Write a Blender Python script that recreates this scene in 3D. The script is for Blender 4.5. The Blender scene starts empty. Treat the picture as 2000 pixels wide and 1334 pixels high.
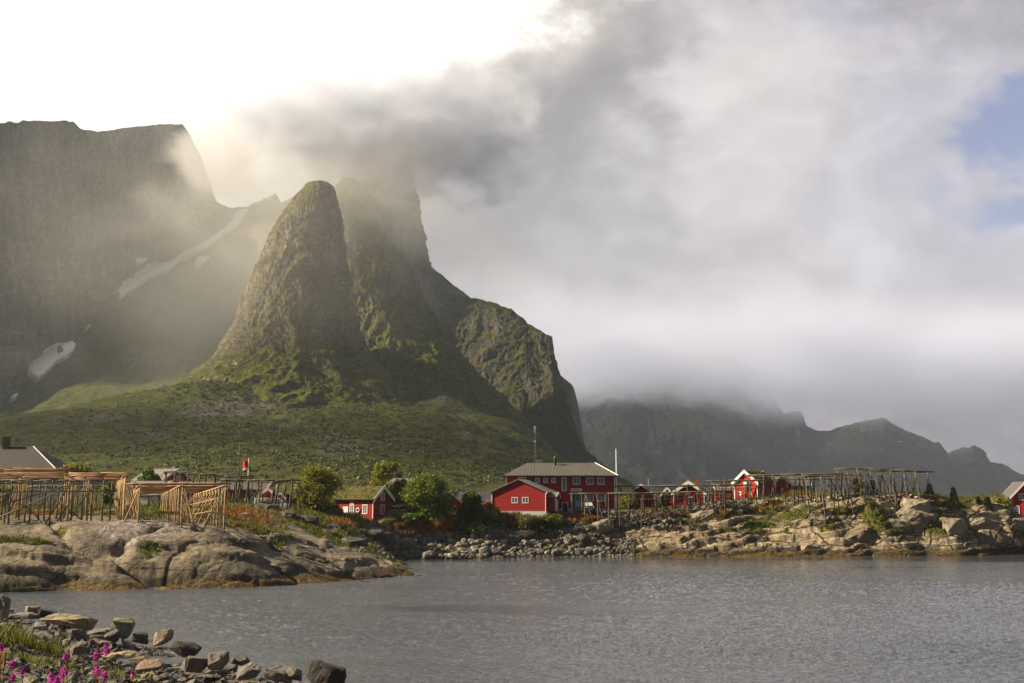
import bpy, bmesh, math, random
import numpy as np
from mathutils import Vector, Matrix
rnd = random.Random(7)
rng = np.random.default_rng(11)
scene = bpy.context.scene
COL = scene.collection

# ------------------------------------------------------------------ camera
EYE = 8.4
FPX = 1944.4
HORIZON = 982.0
PITCH = math.atan((HORIZON - 667.0) / FPX)
cam_data = bpy.data.cameras.new('camera')
cam = bpy.data.objects.new('camera', cam_data)
COL.objects.link(cam)
cam_data.sensor_width = 36.0
cam_data.lens = 35.0
cam_data.clip_start = 0.1
cam_data.clip_end = 40000.0
cam.location = (0, 0, EYE)
cam.rotation_euler = (math.pi / 2 + PITCH, 0, 0)
scene.camera = cam

def ray(px, py):
    u = (px - 1000.0) / FPX
    v = -(py - 667.0) / FPX
    c, s = math.cos(PITCH), math.sin(PITCH)
    return np.array([u, c - v * s, s + v * c])

def P(px, py, Y):
    """The place in the world that a sight line reaches at distance Y."""
    d = ray(px, py)
    k = Y / d[1]
    return np.array([d[0] * k, Y, EYE + d[2] * k])

def G(px, py, z):
    d = ray(px, py)
    k = (z - EYE) / d[2]
    return np.array([d[0] * k, d[1] * k, z])

# ------------------------------------------------------------------ noise
_perm = np.random.default_rng(5).permutation(256).astype(np.int32)
_perm = np.concatenate([_perm, _perm, _perm])
_g = np.random.default_rng(6).normal(size=(256, 3)).astype(np.float32)
_g /= np.linalg.norm(_g, axis=1)[:, None]

def perlin(p):
    p = np.asarray(p, dtype=np.float32)
    i = np.floor(p).astype(np.int32)
    f = p - i
    i &= 255
    w = f * f * f * (f * (f * 6 - 15) + 10)
    res = np.zeros(len(p), np.float32)
    for dx in (0, 1):
        wx = w[:, 0] if dx else 1 - w[:, 0]
        for dy in (0, 1):
            wy = w[:, 1] if dy else 1 - w[:, 1]
            for dz in (0, 1):
                wz = w[:, 2] if dz else 1 - w[:, 2]
                h = _perm[_perm[_perm[(i[:, 0] + dx) & 255] + ((i[:, 1] + dy) & 255)] + ((i[:, 2] + dz) & 255)]
                g = _g[h]
                dot = g[:, 0] * (f[:, 0] - dx) + g[:, 1] * (f[:, 1] - dy) + g[:, 2] * (f[:, 2] - dz)
                res += wx * wy * wz * dot
    return res * 1.6

def fbm(p, octv=5, gain=0.5, lac=2.03, ridged=False):
    p = np.asarray(p, dtype=np.float32)
    a, s, tot = 1.0, np.zeros(len(p), np.float32), 0.0
    q = p.copy()
    for k in range(octv):
        n = perlin(q + 17.3 * k)
        if ridged:
            n = 1 - 2 * np.abs(n)
        s += a * n
        tot += a
        a *= gain
        q = q * lac
    return s / tot

def _hash2(ix, iy, k):
    return _perm[(_perm[(_perm[ix & 255] + (iy & 255)) & 255] + k) & 255] / 255.0

def voronoi(x, y, seed=0):
    """F1, F2, two random numbers per cell and the offset from the cell's centre."""
    ix, iy = np.floor(x).astype(np.int32), np.floor(y).astype(np.int32)
    f1 = np.full(x.shape, 9.0); f2 = np.full(x.shape, 9.0)
    r1 = np.zeros(x.shape); r2 = np.zeros(x.shape); ox = np.zeros(x.shape); oy = np.zeros(x.shape)
    for dx in (-1, 0, 1):
        for dy in (-1, 0, 1):
            cx, cy = ix + dx, iy + dy
            px_ = cx + 0.1 + 0.8 * _hash2(cx, cy, 11 + seed)
            py_ = cy + 0.1 + 0.8 * _hash2(cx, cy, 67 + seed)
            d = np.hypot(x - px_, y - py_)
            near = d < f1
            f2 = np.where(near, f1, np.minimum(f2, d))
            f1 = np.where(near, d, f1)
            r1 = np.where(near, _hash2(cx, cy, 101 + seed), r1)
            r2 = np.where(near, _hash2(cx, cy, 151 + seed), r2)
            ox = np.where(near, x - px_, ox); oy = np.where(near, y - py_, oy)
    return f1, f2, r1, r2, ox, oy

def smooth(a, b, x):
    t = np.clip((x - a) / (b - a), 0, 1)
    return t * t * (3 - 2 * t)

def tps_fit(pts, lam=1e-3, soft=None):
    pts = np.array(pts, dtype=np.float64)
    c = pts[:, :2].mean(0); s = np.abs(pts[:, :2] - c).max()
    q = (pts[:, :2] - c) / s
    n = len(q)
    r2 = ((q[:, None] - q[None]) ** 2).sum(-1)
    K = 0.5 * r2 * np.log(r2 + 1e-12) if soft is None else -np.sqrt(r2 + soft ** 2)
    A = np.zeros((n + 3, n + 3))
    A[:n, :n] = K + lam * np.eye(n)
    A[:n, n] = 1; A[:n, n + 1:] = q
    A[n, :n] = 1; A[n + 1:, :n] = q.T
    w = np.linalg.solve(A, np.concatenate([pts[:, 2], np.zeros(3)]))
    return (q, w, c, s, soft)

def tps_eval(fit, X, Y):
    q, w, c, s, soft = fit
    x = (np.asarray(X).ravel() - c[0]) / s; y = (np.asarray(Y).ravel() - c[1]) / s
    out = np.zeros(len(x))
    for k in range(0, len(x), 50000):
        xx, yy = x[k:k + 50000], y[k:k + 50000]
        r2 = (xx[:, None] - q[None, :, 0]) ** 2 + (yy[:, None] - q[None, :, 1]) ** 2
        out[k:k + 50000] = (0.5 * r2 * np.log(r2 + 1e-12) if soft is None else -np.sqrt(r2 + soft ** 2)) @ w[:len(q)] + w[len(q)] + w[len(q) + 1] * xx + w[len(q) + 2] * yy
    return out.reshape(np.shape(X))

# ------------------------------------------------------------------ mesh helpers
def link(o, parent=None):
    COL.objects.link(o)
    if parent is not None:
        o.parent = parent
    return o

def np_mesh(name, V, F, mat, attrs=None, smooth_=True, parent=None, mat_idx=None):
    """V (n,3), F (m,k) with one k for all faces."""
    V = np.asarray(V, np.float32); F = np.asarray(F, np.int32)
    me = bpy.data.meshes.new(name)
    k = F.shape[1]
    me.vertices.add(len(V)); me.vertices.foreach_set('co', V.ravel())
    me.loops.add(F.size); me.loops.foreach_set('vertex_index', F.ravel())
    me.polygons.add(len(F))
    me.polygons.foreach_set('loop_start', np.arange(0, F.size, k, dtype=np.int32))
    me.polygons.foreach_set('use_smooth', np.full(len(F), smooth_, dtype=bool))
    mats = mat if isinstance(mat, (list, tuple)) else [mat]
    for m in mats: me.materials.append(m)
    if mat_idx is not None: me.polygons.foreach_set('material_index', np.asarray(mat_idx, np.int32))
    for an, av in (attrs or {}).items():
        a = me.attributes.new(an, 'FLOAT', 'POINT')
        a.data.foreach_set('value', np.asarray(av, np.float32).ravel())
    me.update(calc_edges=True)
    me.validate()
    return link(bpy.data.objects.new(name, me), parent)

def grid_faces(nr, nc, wrap=False):
    r = np.arange(nr - 1)[:, None]; c = np.arange(nc if wrap else nc - 1)[None, :]
    c2 = (c + 1) % nc
    a = r * nc + c; b = r * nc + c2; d = (r + 1) * nc + c; e = (r + 1) * nc + c2
    return np.stack([a, b, e, d], -1).reshape(-1, 4)

def grid_normals(V):
    du = np.gradient(V, axis=0); dv = np.gradient(V, axis=1)
    n = np.cross(dv, du)
    n /= np.linalg.norm(n, axis=-1, keepdims=True) + 1e-9
    return n

def structure(o, label=None):
    o['kind'] = 'structure'
    if label: o['label'] = label
    return o

def stuff(o, label, cat=None):
    o['kind'] = 'stuff'; o['label'] = label
    if cat: o['category'] = cat
    return o

def tag(o, label, cat, group=None):
    o['label'] = label; o['category'] = cat
    if group: o['group'] = group
    return o

def empty(name, loc, rz=0.0):
    o = bpy.data.objects.new(name, None)
    o.empty_display_size = 0.5
    o.location = tuple(float(a) for a in loc); o.rotation_euler = (0, 0, rz)
    return link(o)

class MB:
    """Collects shapes and links them as ONE mesh object."""
    def __init__(self):
        self.v = []; self.f = []
    def quad_prism(self, ring0, ring1):
        b = len(self.v); n = len(ring0)
        self.v += [tuple(p) for p in ring0] + [tuple(p) for p in ring1]
        for i in range(n):
            j = (i + 1) % n
            self.f.append((b + i, b + j, b + n + j, b + n + i))
        self.f.append(tuple(b + i for i in reversed(range(n))))
        self.f.append(tuple(b + n + i for i in range(n)))
        return self
    def box(self, x0, x1, y0, y1, z0, z1):
        return self.quad_prism([(x0, y0, z0), (x1, y0, z0), (x1, y1, z0), (x0, y1, z0)],
                               [(x0, y0, z1), (x1, y0, z1), (x1, y1, z1), (x0, y1, z1)])
    def bar(self, a, b, w, h=None, roll=None):
        """A squared length of timber from a to b."""
        h = h or w
        a = Vector(a); b = Vector(b); d = (b - a).normalized()
        s = d.cross(Vector((0, 0, 1)))
        if s.length < 1e-3: s = Vector((1, 0, 0))
        s.normalize(); t = s.cross(d)
        q = [s * (w / 2 * i) + t * (h / 2 * j) for i, j in ((-1, -1), (1, -1), (1, 1), (-1, 1))]
        return self.quad_prism([a + k for k in q], [b + k for k in q])
    def pole(self, a, b, r0, r1=None, n=7, segs=3, bend=0.0):
        """A slightly crooked round pole from a to b, tapering."""
        r1 = r0 * 0.8 if r1 is None else r1
        a = Vector([float(k) for k in a]); b = Vector([float(k) for k in b]); d = (b - a).normalized()
        s = d.cross(Vector((0, 0, 1)))
        if s.length < 1e-3: s = Vector((1, 0, 0))
        s.normalize(); t = s.cross(d)
        bx, by = rnd.uniform(-bend, bend), rnd.uniform(-bend, bend)
        base = len(self.v)
        for k in range(segs + 1):
            f = k / segs; r = r0 + (r1 - r0) * f
            c = a + (b - a) * f + (s * bx + t * by) * math.sin(math.pi * f)
            for i in range(n):
                an = 2 * math.pi * i / n
                self.v.append(tuple(c + s * (r * math.cos(an)) + t * (r * math.sin(an))))
        for k in range(segs):
            for i in range(n):
                j = (i + 1) % n
                self.f.append((base + k * n + i, base + k * n + j, base + (k + 1) * n + j, base + (k + 1) * n + i))
        self.f.append(tuple(base + i for i in reversed(range(n))))
        self.f.append(tuple(base + segs * n + i for i in range(n)))
        return self
    def prism(self, pts, y0, y1):
        """pts: (x,z) outline run along y."""
        return self.quad_prism([(x, y0, z) for x, z in pts], [(x, y1, z) for x, z in pts])
    def lathe(self, prof, cx=0, cy=0, n=12):
        b = len(self.v)
        for r, z in prof:
            for i in range(n):
                a = 2 * math.pi * i / n
                self.v.append((cx + r * math.cos(a), cy + r * math.sin(a), z))
        for k in range(len(prof) - 1):
            for i in range(n):
                j = (i + 1) % n
                self.f.append((b + k * n + i, b + k * n + j, b + (k + 1) * n + j, b + (k + 1) * n + i))
        self.f.append(tuple(b + i for i in reversed(range(n))))
        self.f.append(tuple(b + (len(prof) - 1) * n + i for i in range(n)))
        return self
    def poly(self, pts):
        b = len(self.v); self.v += [tuple(p) for p in pts]
        self.f.append(tuple(range(b, b + len(pts))))
        return self
    def build(self, name, mat, parent=None, smooth_=False, bevel=0.0):
        me = bpy.data.meshes.new(name)
        me.from_pydata([tuple(float(c) for c in p) for p in self.v], [], self.f)
        bm = bmesh.new(); bm.from_mesh(me)
        bmesh.ops.recalc_face_normals(bm, faces=bm.faces[:])
        if bevel > 0:
            bmesh.ops.bevel(bm, geom=bm.edges[:], offset=bevel, segments=1, affect='EDGES', clamp_overlap=True)
        bm.to_mesh(me); bm.free()
        if smooth_:
            for p in me.polygons: p.use_smooth = True
        me.materials.append(mat)
        return link(bpy.data.objects.new(name, me), parent)

# ------------------------------------------------------------------ materials
class NT:
    def __init__(self, mat_or_world):
        self.t = mat_or_world.node_tree; self.n = self.t.nodes; self.l = self.t.links
    def new(self, typ, **kw):
        o = self.n.new(typ)
        for k, v in kw.items():
            if hasattr(o, k): setattr(o, k, v)
        return o
    def to(self, a, b): self.l.new(a, b)
    def setin(self, node, name, val):
        s = node.inputs[name]
        if hasattr(val, 'is_linked') or isinstance(val, bpy.types.NodeSocket): self.l.new(val, s)
        else: s.default_value = val
    def math(self, op, a, b=None, c=None, clamp=False):
        o = self.n.new('ShaderNodeMath'); o.operation = op; o.use_clamp = clamp
        for i, v in enumerate((a, b, c)):
            if v is None: continue
            self.setin(o, i, v)
        return o.outputs[0]
    def vmath(self, op, a, b=None):
        o = self.n.new('ShaderNodeVectorMath'); o.operation = op
        self.setin(o, 0, a)
        if b is not None: self.setin(o, 1, b)
        if op == 'SCALE': o.inputs['Scale'].default_value = 0.7
        return o
    def noise(self, vec, scale, detail=4, rough=0.5, dist=0.0, color=False):
        o = self.n.new('ShaderNodeTexNoise')
        o.inputs['Scale'].default_value = scale; o.inputs['Detail'].default_value = detail
        o.inputs['Roughness'].default_value = rough; o.inputs['Distortion'].default_value = dist
        if vec is not None: self.l.new(vec, o.inputs['Vector'])
        return o.outputs['Color'] if color else o.outputs[0]
    def vor(self, vec, scale, feature='F1', out='Distance', rand=1.0):
        o = self.n.new('ShaderNodeTexVoronoi'); o.feature = feature
        o.inputs['Scale'].default_value = scale; o.inputs['Randomness'].default_value = rand
        if vec is not None: self.l.new(vec, o.inputs['Vector'])
        return o.outputs[out]
    def ramp(self, val, stops, interp='LINEAR'):
        o = self.n.new('ShaderNodeValToRGB'); o.color_ramp.interpolation = interp
        e = o.color_ramp.elements
        while len(e) < len(stops): e.new(0.5)
        for k, (p, c) in enumerate(stops):
            e[k].position = p
            e[k].color = (c, c, c, 1) if isinstance(c, (int, float)) else (c[0], c[1], c[2], 1)
        self.setin(o, 0, val)
        return o.outputs[0]
    def smap(self, val, a, b, lo=0.0, hi=1.0):
        o = self.n.new('ShaderNodeMapRange'); o.interpolation_type = 'SMOOTHSTEP'
        self.setin(o, 0, val); o.inputs[1].default_value = a; o.inputs[2].default_value = b
        o.inputs[3].default_value = lo; o.inputs[4].default_value = hi
        return o.outputs[0]
    def mix(self, fac, a, b, mode='MIX'):
        o = self.n.new('ShaderNodeMix'); o.data_type = 'RGBA'; o.blend_type = mode
        self.setin(o, 0, fac)
        for idx, v in ((6, a), (7, b)):
            if isinstance(v, bpy.types.NodeSocket): self.l.new(v, o.inputs[idx])
            else: o.inputs[idx].default_value = (v[0], v[1], v[2], 1)
        return o.outputs[2]
    def map(self, vec, scale=(1, 1, 1), rot=(0, 0, 0), loc=(0, 0, 0)):
        o = self.n.new('ShaderNodeMapping')
        self.l.new(vec, o.inputs[0]); o.inputs['Scale'].default_value = scale
        o.inputs['Rotation'].default_value = rot; o.inputs['Location'].default_value = loc
        return o.outputs[0]
    def attr(self, name):
        o = self.n.new('ShaderNodeAttribute'); o.attribute_name = name
        return o.outputs['Fac']
    def bump(self, h, strength=0.5, dist=0.1, normal=None):
        o = self.n.new('ShaderNodeBump'); o.inputs['Strength'].default_value = strength
        o.inputs['Distance'].default_value = dist
        self.l.new(h, o.inputs['Height'])
        if normal is not None: self.l.new(normal, o.inputs['Normal'])
        return o.outputs[0]

def material(name):
    m = bpy.data.materials.new(name); m.use_nodes = True
    t = NT(m)
    b = t.n['Principled BSDF']
    return m, t, b

def pos(t):
    return t.new('ShaderNodeNewGeometry').outputs['Position']

def objco(t):
    return t.new('ShaderNodeTexCoord').outputs['Object']

def mat_simple(name, col, rough=0.7, var=0.25, scale=3.0, bump=0.0, spec=0.4, metal=0.0, stretch=(1, 1, 1)):
    m, t, b = material(name)
    v = t.map(objco(t), stretch)
    n = t.noise(v, scale, 5, 0.6)
    c = t.ramp(n, [(0.3, tuple(k * (1 - var) for k in col)), (0.7, tuple(min(1, k * (1 + var)) for k in col))])
    t.to(c, b.inputs['Base Color'])
    b.inputs['Roughness'].default_value = rough
    b.inputs['Metallic'].default_value = metal
    b.inputs['Specular IOR Level'].default_value = spec
    if bump > 0: t.to(t.bump(n, bump, 0.03), b.inputs['Normal'])
    return m
# ------------------------------------------------------------------ sun and sky
SUN_AZ = math.radians(-91)     # to the left of the view
SUN_EL = math.radians(33)
sun_dir = Vector((math.sin(SUN_AZ) * math.cos(SUN_EL), math.cos(SUN_AZ) * math.cos(SUN_EL), math.sin(SUN_EL)))
sl = bpy.data.lights.new('sun', 'SUN'); sl.energy = 5.0; sl.angle = math.radians(0.6); sl.color = (1.0, 0.84, 0.60)
so = bpy.data.objects.new('sun', sl); COL.objects.link(so)
so.rotation_euler = sun_dir.to_track_quat('Z', 'Y').to_euler()
so.location = (0, 0, 60)

def uv_dir(px, py):
    d = ray(px, py)
    return d[0] / d[1], d[2] / d[1]

world = bpy.data.worlds.new('World'); scene.world = world; world.use_nodes = True
t = NT(world)
for n in list(t.n): t.n.remove(n)
out = t.new('ShaderNodeOutputWorld')
sky = t.new('ShaderNodeTexSky'); sky.sky_type = 'NISHITA'; sky.sun_disc = False
sky.sun_elevation = SUN_EL; sky.sun_rotation = SUN_AZ
gen = t.new('ShaderNodeTexCoord').outputs['Generated']
sep = t.new('ShaderNodeSeparateXYZ'); t.to(gen, sep.inputs[0])
x, y, z = sep.outputs
# bearing and height above the horizon of each direction of the sky
ysafe = t.math('MAXIMUM', t.math('ABSOLUTE', y), 0.12)
u0 = t.math('DIVIDE', x, ysafe); v0 = t.math('DIVIDE', z, ysafe)
wv = t.map(gen, (1, 1, 1.5))
warp = t.noise(wv, 3.0, 6, 0.55, color=True)
wsep = t.new('ShaderNodeSeparateXYZ'); t.to(warp, wsep.inputs[0])
warp2 = t.noise(wv, 11.0, 5, 0.55, color=True)
wsep2 = t.new('ShaderNodeSeparateXYZ'); t.to(warp2, wsep2.inputs[0])
def warped(c, i, a1, a2):
    q = t.math('MULTIPLY_ADD', t.math('SUBTRACT', wsep.outputs[i], 0.5), a1, c)
    return t.math('MULTIPLY_ADD', t.math('SUBTRACT', wsep2.outputs[i], 0.5), a2, q)
warp3 = t.noise(wv, 34.0, 4, 0.6, color=True)
wsep3 = t.new('ShaderNodeSeparateXYZ'); t.to(warp3, wsep3.inputs[0])
u = t.math('MULTIPLY_ADD', t.math('SUBTRACT', wsep3.outputs[0], 0.5), 0.05, warped(u0, 0, 0.26, 0.16)); v = t.math('MULTIPLY_ADD', t.math('SUBTRACT', wsep3.outputs[1], 0.5), 0.05, warped(v0, 1, 0.22, 0.15))
def blob(px, py, rx, ry, rot=0.0, soft=1.0):
    """An oval patch of cloud around one direction of the sky."""
    cu, cv = uv_dir(px, py); rx /= FPX; ry /= FPX
    c, s = math.cos(rot), math.sin(rot)
    du = t.math('SUBTRACT', u, cu); dv = t.math('SUBTRACT', v, cv)
    a = t.math('ADD', t.math('MULTIPLY', du, c / rx), t.math('MULTIPLY', dv, s / rx))
    b = t.math('ADD', t.math('MULTIPLY', du, -s / ry), t.math('MULTIPLY', dv, c / ry))
    r = t.math('SQRT', t.math('ADD', t.math('MULTIPLY', a, a), t.math('MULTIPLY', b, b)))
    return t.smap(r, 1 + 0.5 * soft, 1 - 0.6 * soft)
fine = t.noise(wv, 5.5, 9, 0.58, 0.9)
cl = t.ramp(fine, [(0.30, (0.30, 0.27, 0.33)), (0.5, (0.49, 0.45, 0.505)), (0.70, (0.70, 0.65, 0.685))])
# wide darker and lighter banks
cl = t.mix(t.math('MULTIPLY', blob(980, 370, 320, 200, 0.6), 0.95), cl, (0.25, 0.225, 0.26))
cl = t.mix(t.math('MULTIPLY', blob(1150, 170, 130, 260, -0.25), 0.92), cl, (0.28, 0.255, 0.285))
cl = t.mix(t.math('MULTIPLY', blob(1150, 480, 220, 110, 0.5), 0.75), cl, (0.28, 0.27, 0.285))
cl = t.mix(t.math('MULTIPLY', blob(1480, 160, 230, 150, 0.3), 0.6), cl, (0.72, 0.68, 0.66))
cl = t.mix(t.math('MULTIPLY', blob(1430, 380, 210, 120, 0.7), 0.6), cl, (0.68, 0.63, 0.62))
cl = t.mix(t.math('MULTIPLY', blob(1450, 640, 500, 110, 0.0), 0.4), cl, (0.46, 0.42, 0.43))
cl = t.mix(t.math('MULTIPLY', blob(1080, 560, 240, 110, 0.2), 0.7), cl, (0.33, 0.31, 0.325))
cl = t.mix(t.math('MULTIPLY', blob(1800, 740, 560, 170, 0.0), 0.8), cl, (0.36, 0.325, 0.375))
cl = t.mix(t.math('MULTIPLY', blob(1880, 380, 300, 330, 0.0), 0.55), cl, (0.50, 0.49, 0.60))
cl = t.mix(t.math('MULTIPLY', blob(1880, 850, 420, 90, 0.0), 0.85), cl, (0.25, 0.225, 0.26))
# warm lining where the sun stands behind the edge of the bank
cu, cv = uv_dir(760, 215)
edge = t.math('SUBTRACT', v, t.math('MULTIPLY_ADD', t.math('SUBTRACT', u, uv_dir(480, 330)[0]),
        (uv_dir(1130, 20)[1] - uv_dir(480, 330)[1]) / (uv_dir(1130, 20)[0] - uv_dir(480, 330)[0]), uv_dir(480, 330)[1]))
right_lim = t.smap(u, uv_dir(1290, 0)[0], uv_dir(1050, 0)[0])
lining = t.math('MULTIPLY', t.smap(edge, -0.11, 0.02), right_lim)
cl = t.mix(t.math('MULTIPLY', lining, 0.75), cl, (0.78, 0.70, 0.60))
glow = t.math('MULTIPLY', t.smap(edge, -0.02, 0.035), t.smap(u, uv_dir(1240, 0)[0], uv_dir(1090, 0)[0]))
wisp = t.smap(t.noise(wv, 9.0, 6, 0.6, 0.3), 0.60, 0.78)
wisp = t.math('MULTIPLY', wisp, t.math('MAXIMUM', blob(680, 40, 170, 60), blob(470, 0, 60, 20)))
white = t.mix(wisp, (1.25, 1.22, 1.18), (0.78, 0.73, 0.72))
glow = t.math('MULTIPLY', glow, t.math('MULTIPLY', t.smap(v0, 1.0, 0.55), t.smap(u0, -1.3, -0.7)))
glow = t.math('MULTIPLY', glow, t.smap(y, 0.1, 0.4))
det = t.noise(wv, 16.0, 6, 0.62, 0.5)
cl = t.mix(0.42, cl, t.ramp(det, [(0.25, 0.12), (0.5, 0.45), (0.75, 0.95)]), 'SOFT_LIGHT')
cl = t.mix(glow, cl, white)
skyc = t.vmath('SCALE', sky.outputs[0]); skyc.inputs['Scale'].default_value = 0.075
gaps = t.math('MAXIMUM', t.math('MULTIPLY', blob(1935, 240, 170, 62, 0.2), 1.0), t.math('MULTIPLY', blob(1945, 400, 130, 66, 0.0), 0.95))
gaps = t.math('MAXIMUM', gaps, t.math('MULTIPLY', blob(1620, 20, 110, 60, 0.0), 0.22))
gaps = t.math('MULTIPLY', gaps, t.smap(t.noise(wv, 7.0, 6, 0.6), 0.30, 0.52))
front = t.smap(y, 0.05, 0.3)
gaps = t.math('MULTIPLY', t.math('MULTIPLY', gaps, front), 0.85)
# the side of the sky behind the camera: the same broken cloud
back = t.ramp(fine, [(0.3, (0.075, 0.085, 0.12)), (0.55, (0.13, 0.135, 0.165)), (0.75, (0.21, 0.205, 0.215))])
cl = t.mix(t.smap(v0, 0.66, 1.05), cl, back)
cl = t.mix(front, back, cl)
blue = t.mix(0.75, skyc.outputs[0], (0.13, 0.22, 0.54))
final = t.mix(gaps, cl, blue)
bg = t.new('ShaderNodeBackground'); t.to(final, bg.inputs[0]); bg.inputs[1].default_value = 0.41
t.to(bg.outputs[0], out.inputs[0])
world.cycles.sampling_method = 'AUTOMATIC'

# ------------------------------------------------------------------ mountain materials
def mat_mountain(name, rock=(0.17, 0.145, 0.105), grass=(0.075, 0.080, 0.006), lo=0.52, hi=0.74, streak=0.055, gscale=0.02, rocky=0.0, scree=0.0):
    m, t, b = material(name)
    geo = t.new('ShaderNodeNewGeometry'); p = geo.outputs['Position']
    ns = t.new('ShaderNodeSeparateXYZ'); t.to(geo.outputs['Normal'], ns.inputs[0])
    big = t.noise(p, gscale, 6, 0.6)
    mid = t.noise(p, 0.11, 6, 0.65)
    st = t.noise(t.map(p, (1, 1, 0.22), (0.0, 0.25, 0.0)), streak, 7, 0.68)
    st2 = t.noise(t.map(p, (1, 1, 0.30), (0.0, -0.3, 0.0)), streak * 4.2, 6, 0.7)
    k = t.math('MULTIPLY_ADD', t.math('SUBTRACT', st2, 0.5), 0.8, st)
    rc = t.ramp(k, [(0.32, tuple(c * 0.34 for c in rock)), (0.47, rock), (0.60, tuple(c * 1.4 for c in rock)), (0.74, tuple(c * 2.5 for c in rock))])
    rc = t.mix(t.smap(big, 0.52, 0.66), rc, (rock[0] * 1.1, rock[1] * 0.92, rock[2] * 0.85))
    gn = t.math('MULTIPLY_ADD', t.math('SUBTRACT', t.noise(p, 0.32, 4, 0.65), 0.5), 0.7, mid)
    gc = t.ramp(gn, [(0.28, tuple(c * 0.34 for c in grass)), (0.48, grass), (0.66, (grass[0] * 1.75, grass[1] * 1.6, grass[2] * 1.2)), (0.82, (grass[0] * 2.3, grass[1] * 1.75, grass[2] * 1.7))])
    slope = t.math('MULTIPLY_ADD', t.math('SUBTRACT', mid, 0.5), 0.62, ns.outputs[2])
    slope = t.math('MULTIPLY_ADD', t.math('SUBTRACT', big, 0.5), 0.75, slope)
    g = t.smap(slope, lo, hi)
    col = t.mix(g, rc, gc)
    if scree > 0:
        sc = t.math('MULTIPLY', t.attr('scree'), 1.0)
        sv = t.math('ADD', t.noise(p, 0.9, 5, 0.75), t.math('MULTIPLY', t.noise(p, 0.05, 4, 0.6), 0.6))
        sf = t.smap(t.math('ADD', sc, t.math('MULTIPLY', t.math('SUBTRACT', sv, 0.8), 1.4)), 0.35, 0.65)
        scol = t.ramp(t.noise(p, 0.55, 5, 0.75), [(0.32, (0.030, 0.028, 0.022)), (0.5, (0.095, 0.086, 0.072)), (0.7, (0.22, 0.20, 0.17))])
        col = t.mix(sf, col, scol)
    t.to(col, b.inputs['Base Color'])
    b.inputs['Roughness'].default_value = 0.95; b.inputs['Specular IOR Level'].default_value = 0.15
    h = t.math('ADD', t.math('MULTIPLY', st, 2.2), t.math('ADD', t.math('MULTIPLY', st2, 1.4), t.math('MULTIPLY', t.noise(p, 0.45, 6, 0.7), 0.4)))
    t.to(t.bump(h, 1.0, 4.5), b.inputs['Normal'])
    return m

M_peak = mat_mountain('peak_rock_and_moss', lo=0.30, hi=0.55)
M_green_peak = mat_mountain('grassy_peak', rock=(0.12, 0.10, 0.075), grass=(0.066, 0.076, 0.006), lo=0.16, hi=0.46)
M_wall = mat_mountain('cliff_rock', rock=(0.115, 0.098, 0.086), grass=(0.055, 0.057, 0.008), lo=0.66, hi=0.9, streak=0.03)
M_shoulder = mat_mountain('shoulder_rock', rock=(0.052, 0.047, 0.045), grass=(0.044, 0.052, 0.005), lo=0.36, hi=0.66, streak=0.03)
M_slope = mat_mountain('hillside_grass', rock=(0.085, 0.074, 0.062), grass=(0.050, 0.058, 0.003), lo=0.42, hi=0.62, scree=1.0)
M_far = mat_mountain('far_rock_shaded', rock=(0.028, 0.031, 0.046), grass=(0.015, 0.019, 0.021), lo=0.5, hi=0.75, streak=0.02, gscale=0.006)  # shade and bluish haze put into the dark rock and grass colours

def rock_disp(V, N, amp, freq, flute=1.0, seed=0.0, vert=0.34):
    """Crags: gullies that run down the face, ledges and small breaks."""
    shp = V.shape
    p = V.reshape(-1, 3); n = N.reshape(-1, 3)
    q = p * freq + seed
    w = fbm(q * 0.7 + 9.1, 3)[:, None]
    q = q + 0.35 * w
    g = fbm(q * np.array([1.2, 1.2, vert]), 7, 0.6, ridged=True)
    h = fbm(q * 2.1 * np.array([1.0, 1.0, 2.4 * vert]) + 31.7, 5, 0.58)
    b = np.abs(fbm(q * 4.3 + 4.2, 4, 0.6))
    led = fbm(q * np.array([1.1, 1.1, 3.2]) + 77.0, 5, 0.6, ridged=True)
    d = amp * ((0.95 if vert > 0.3 else 1.35) * flute * (g - 0.1) + (0.75 if vert > 0.3 else 0.45) * h + (0.8 if vert > 0.3 else 0.35) * b + 0.35 * led)
    d -= np.median(d) + 0.12 * amp
    return (p + n * d[:, None]).reshape(shp)

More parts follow.
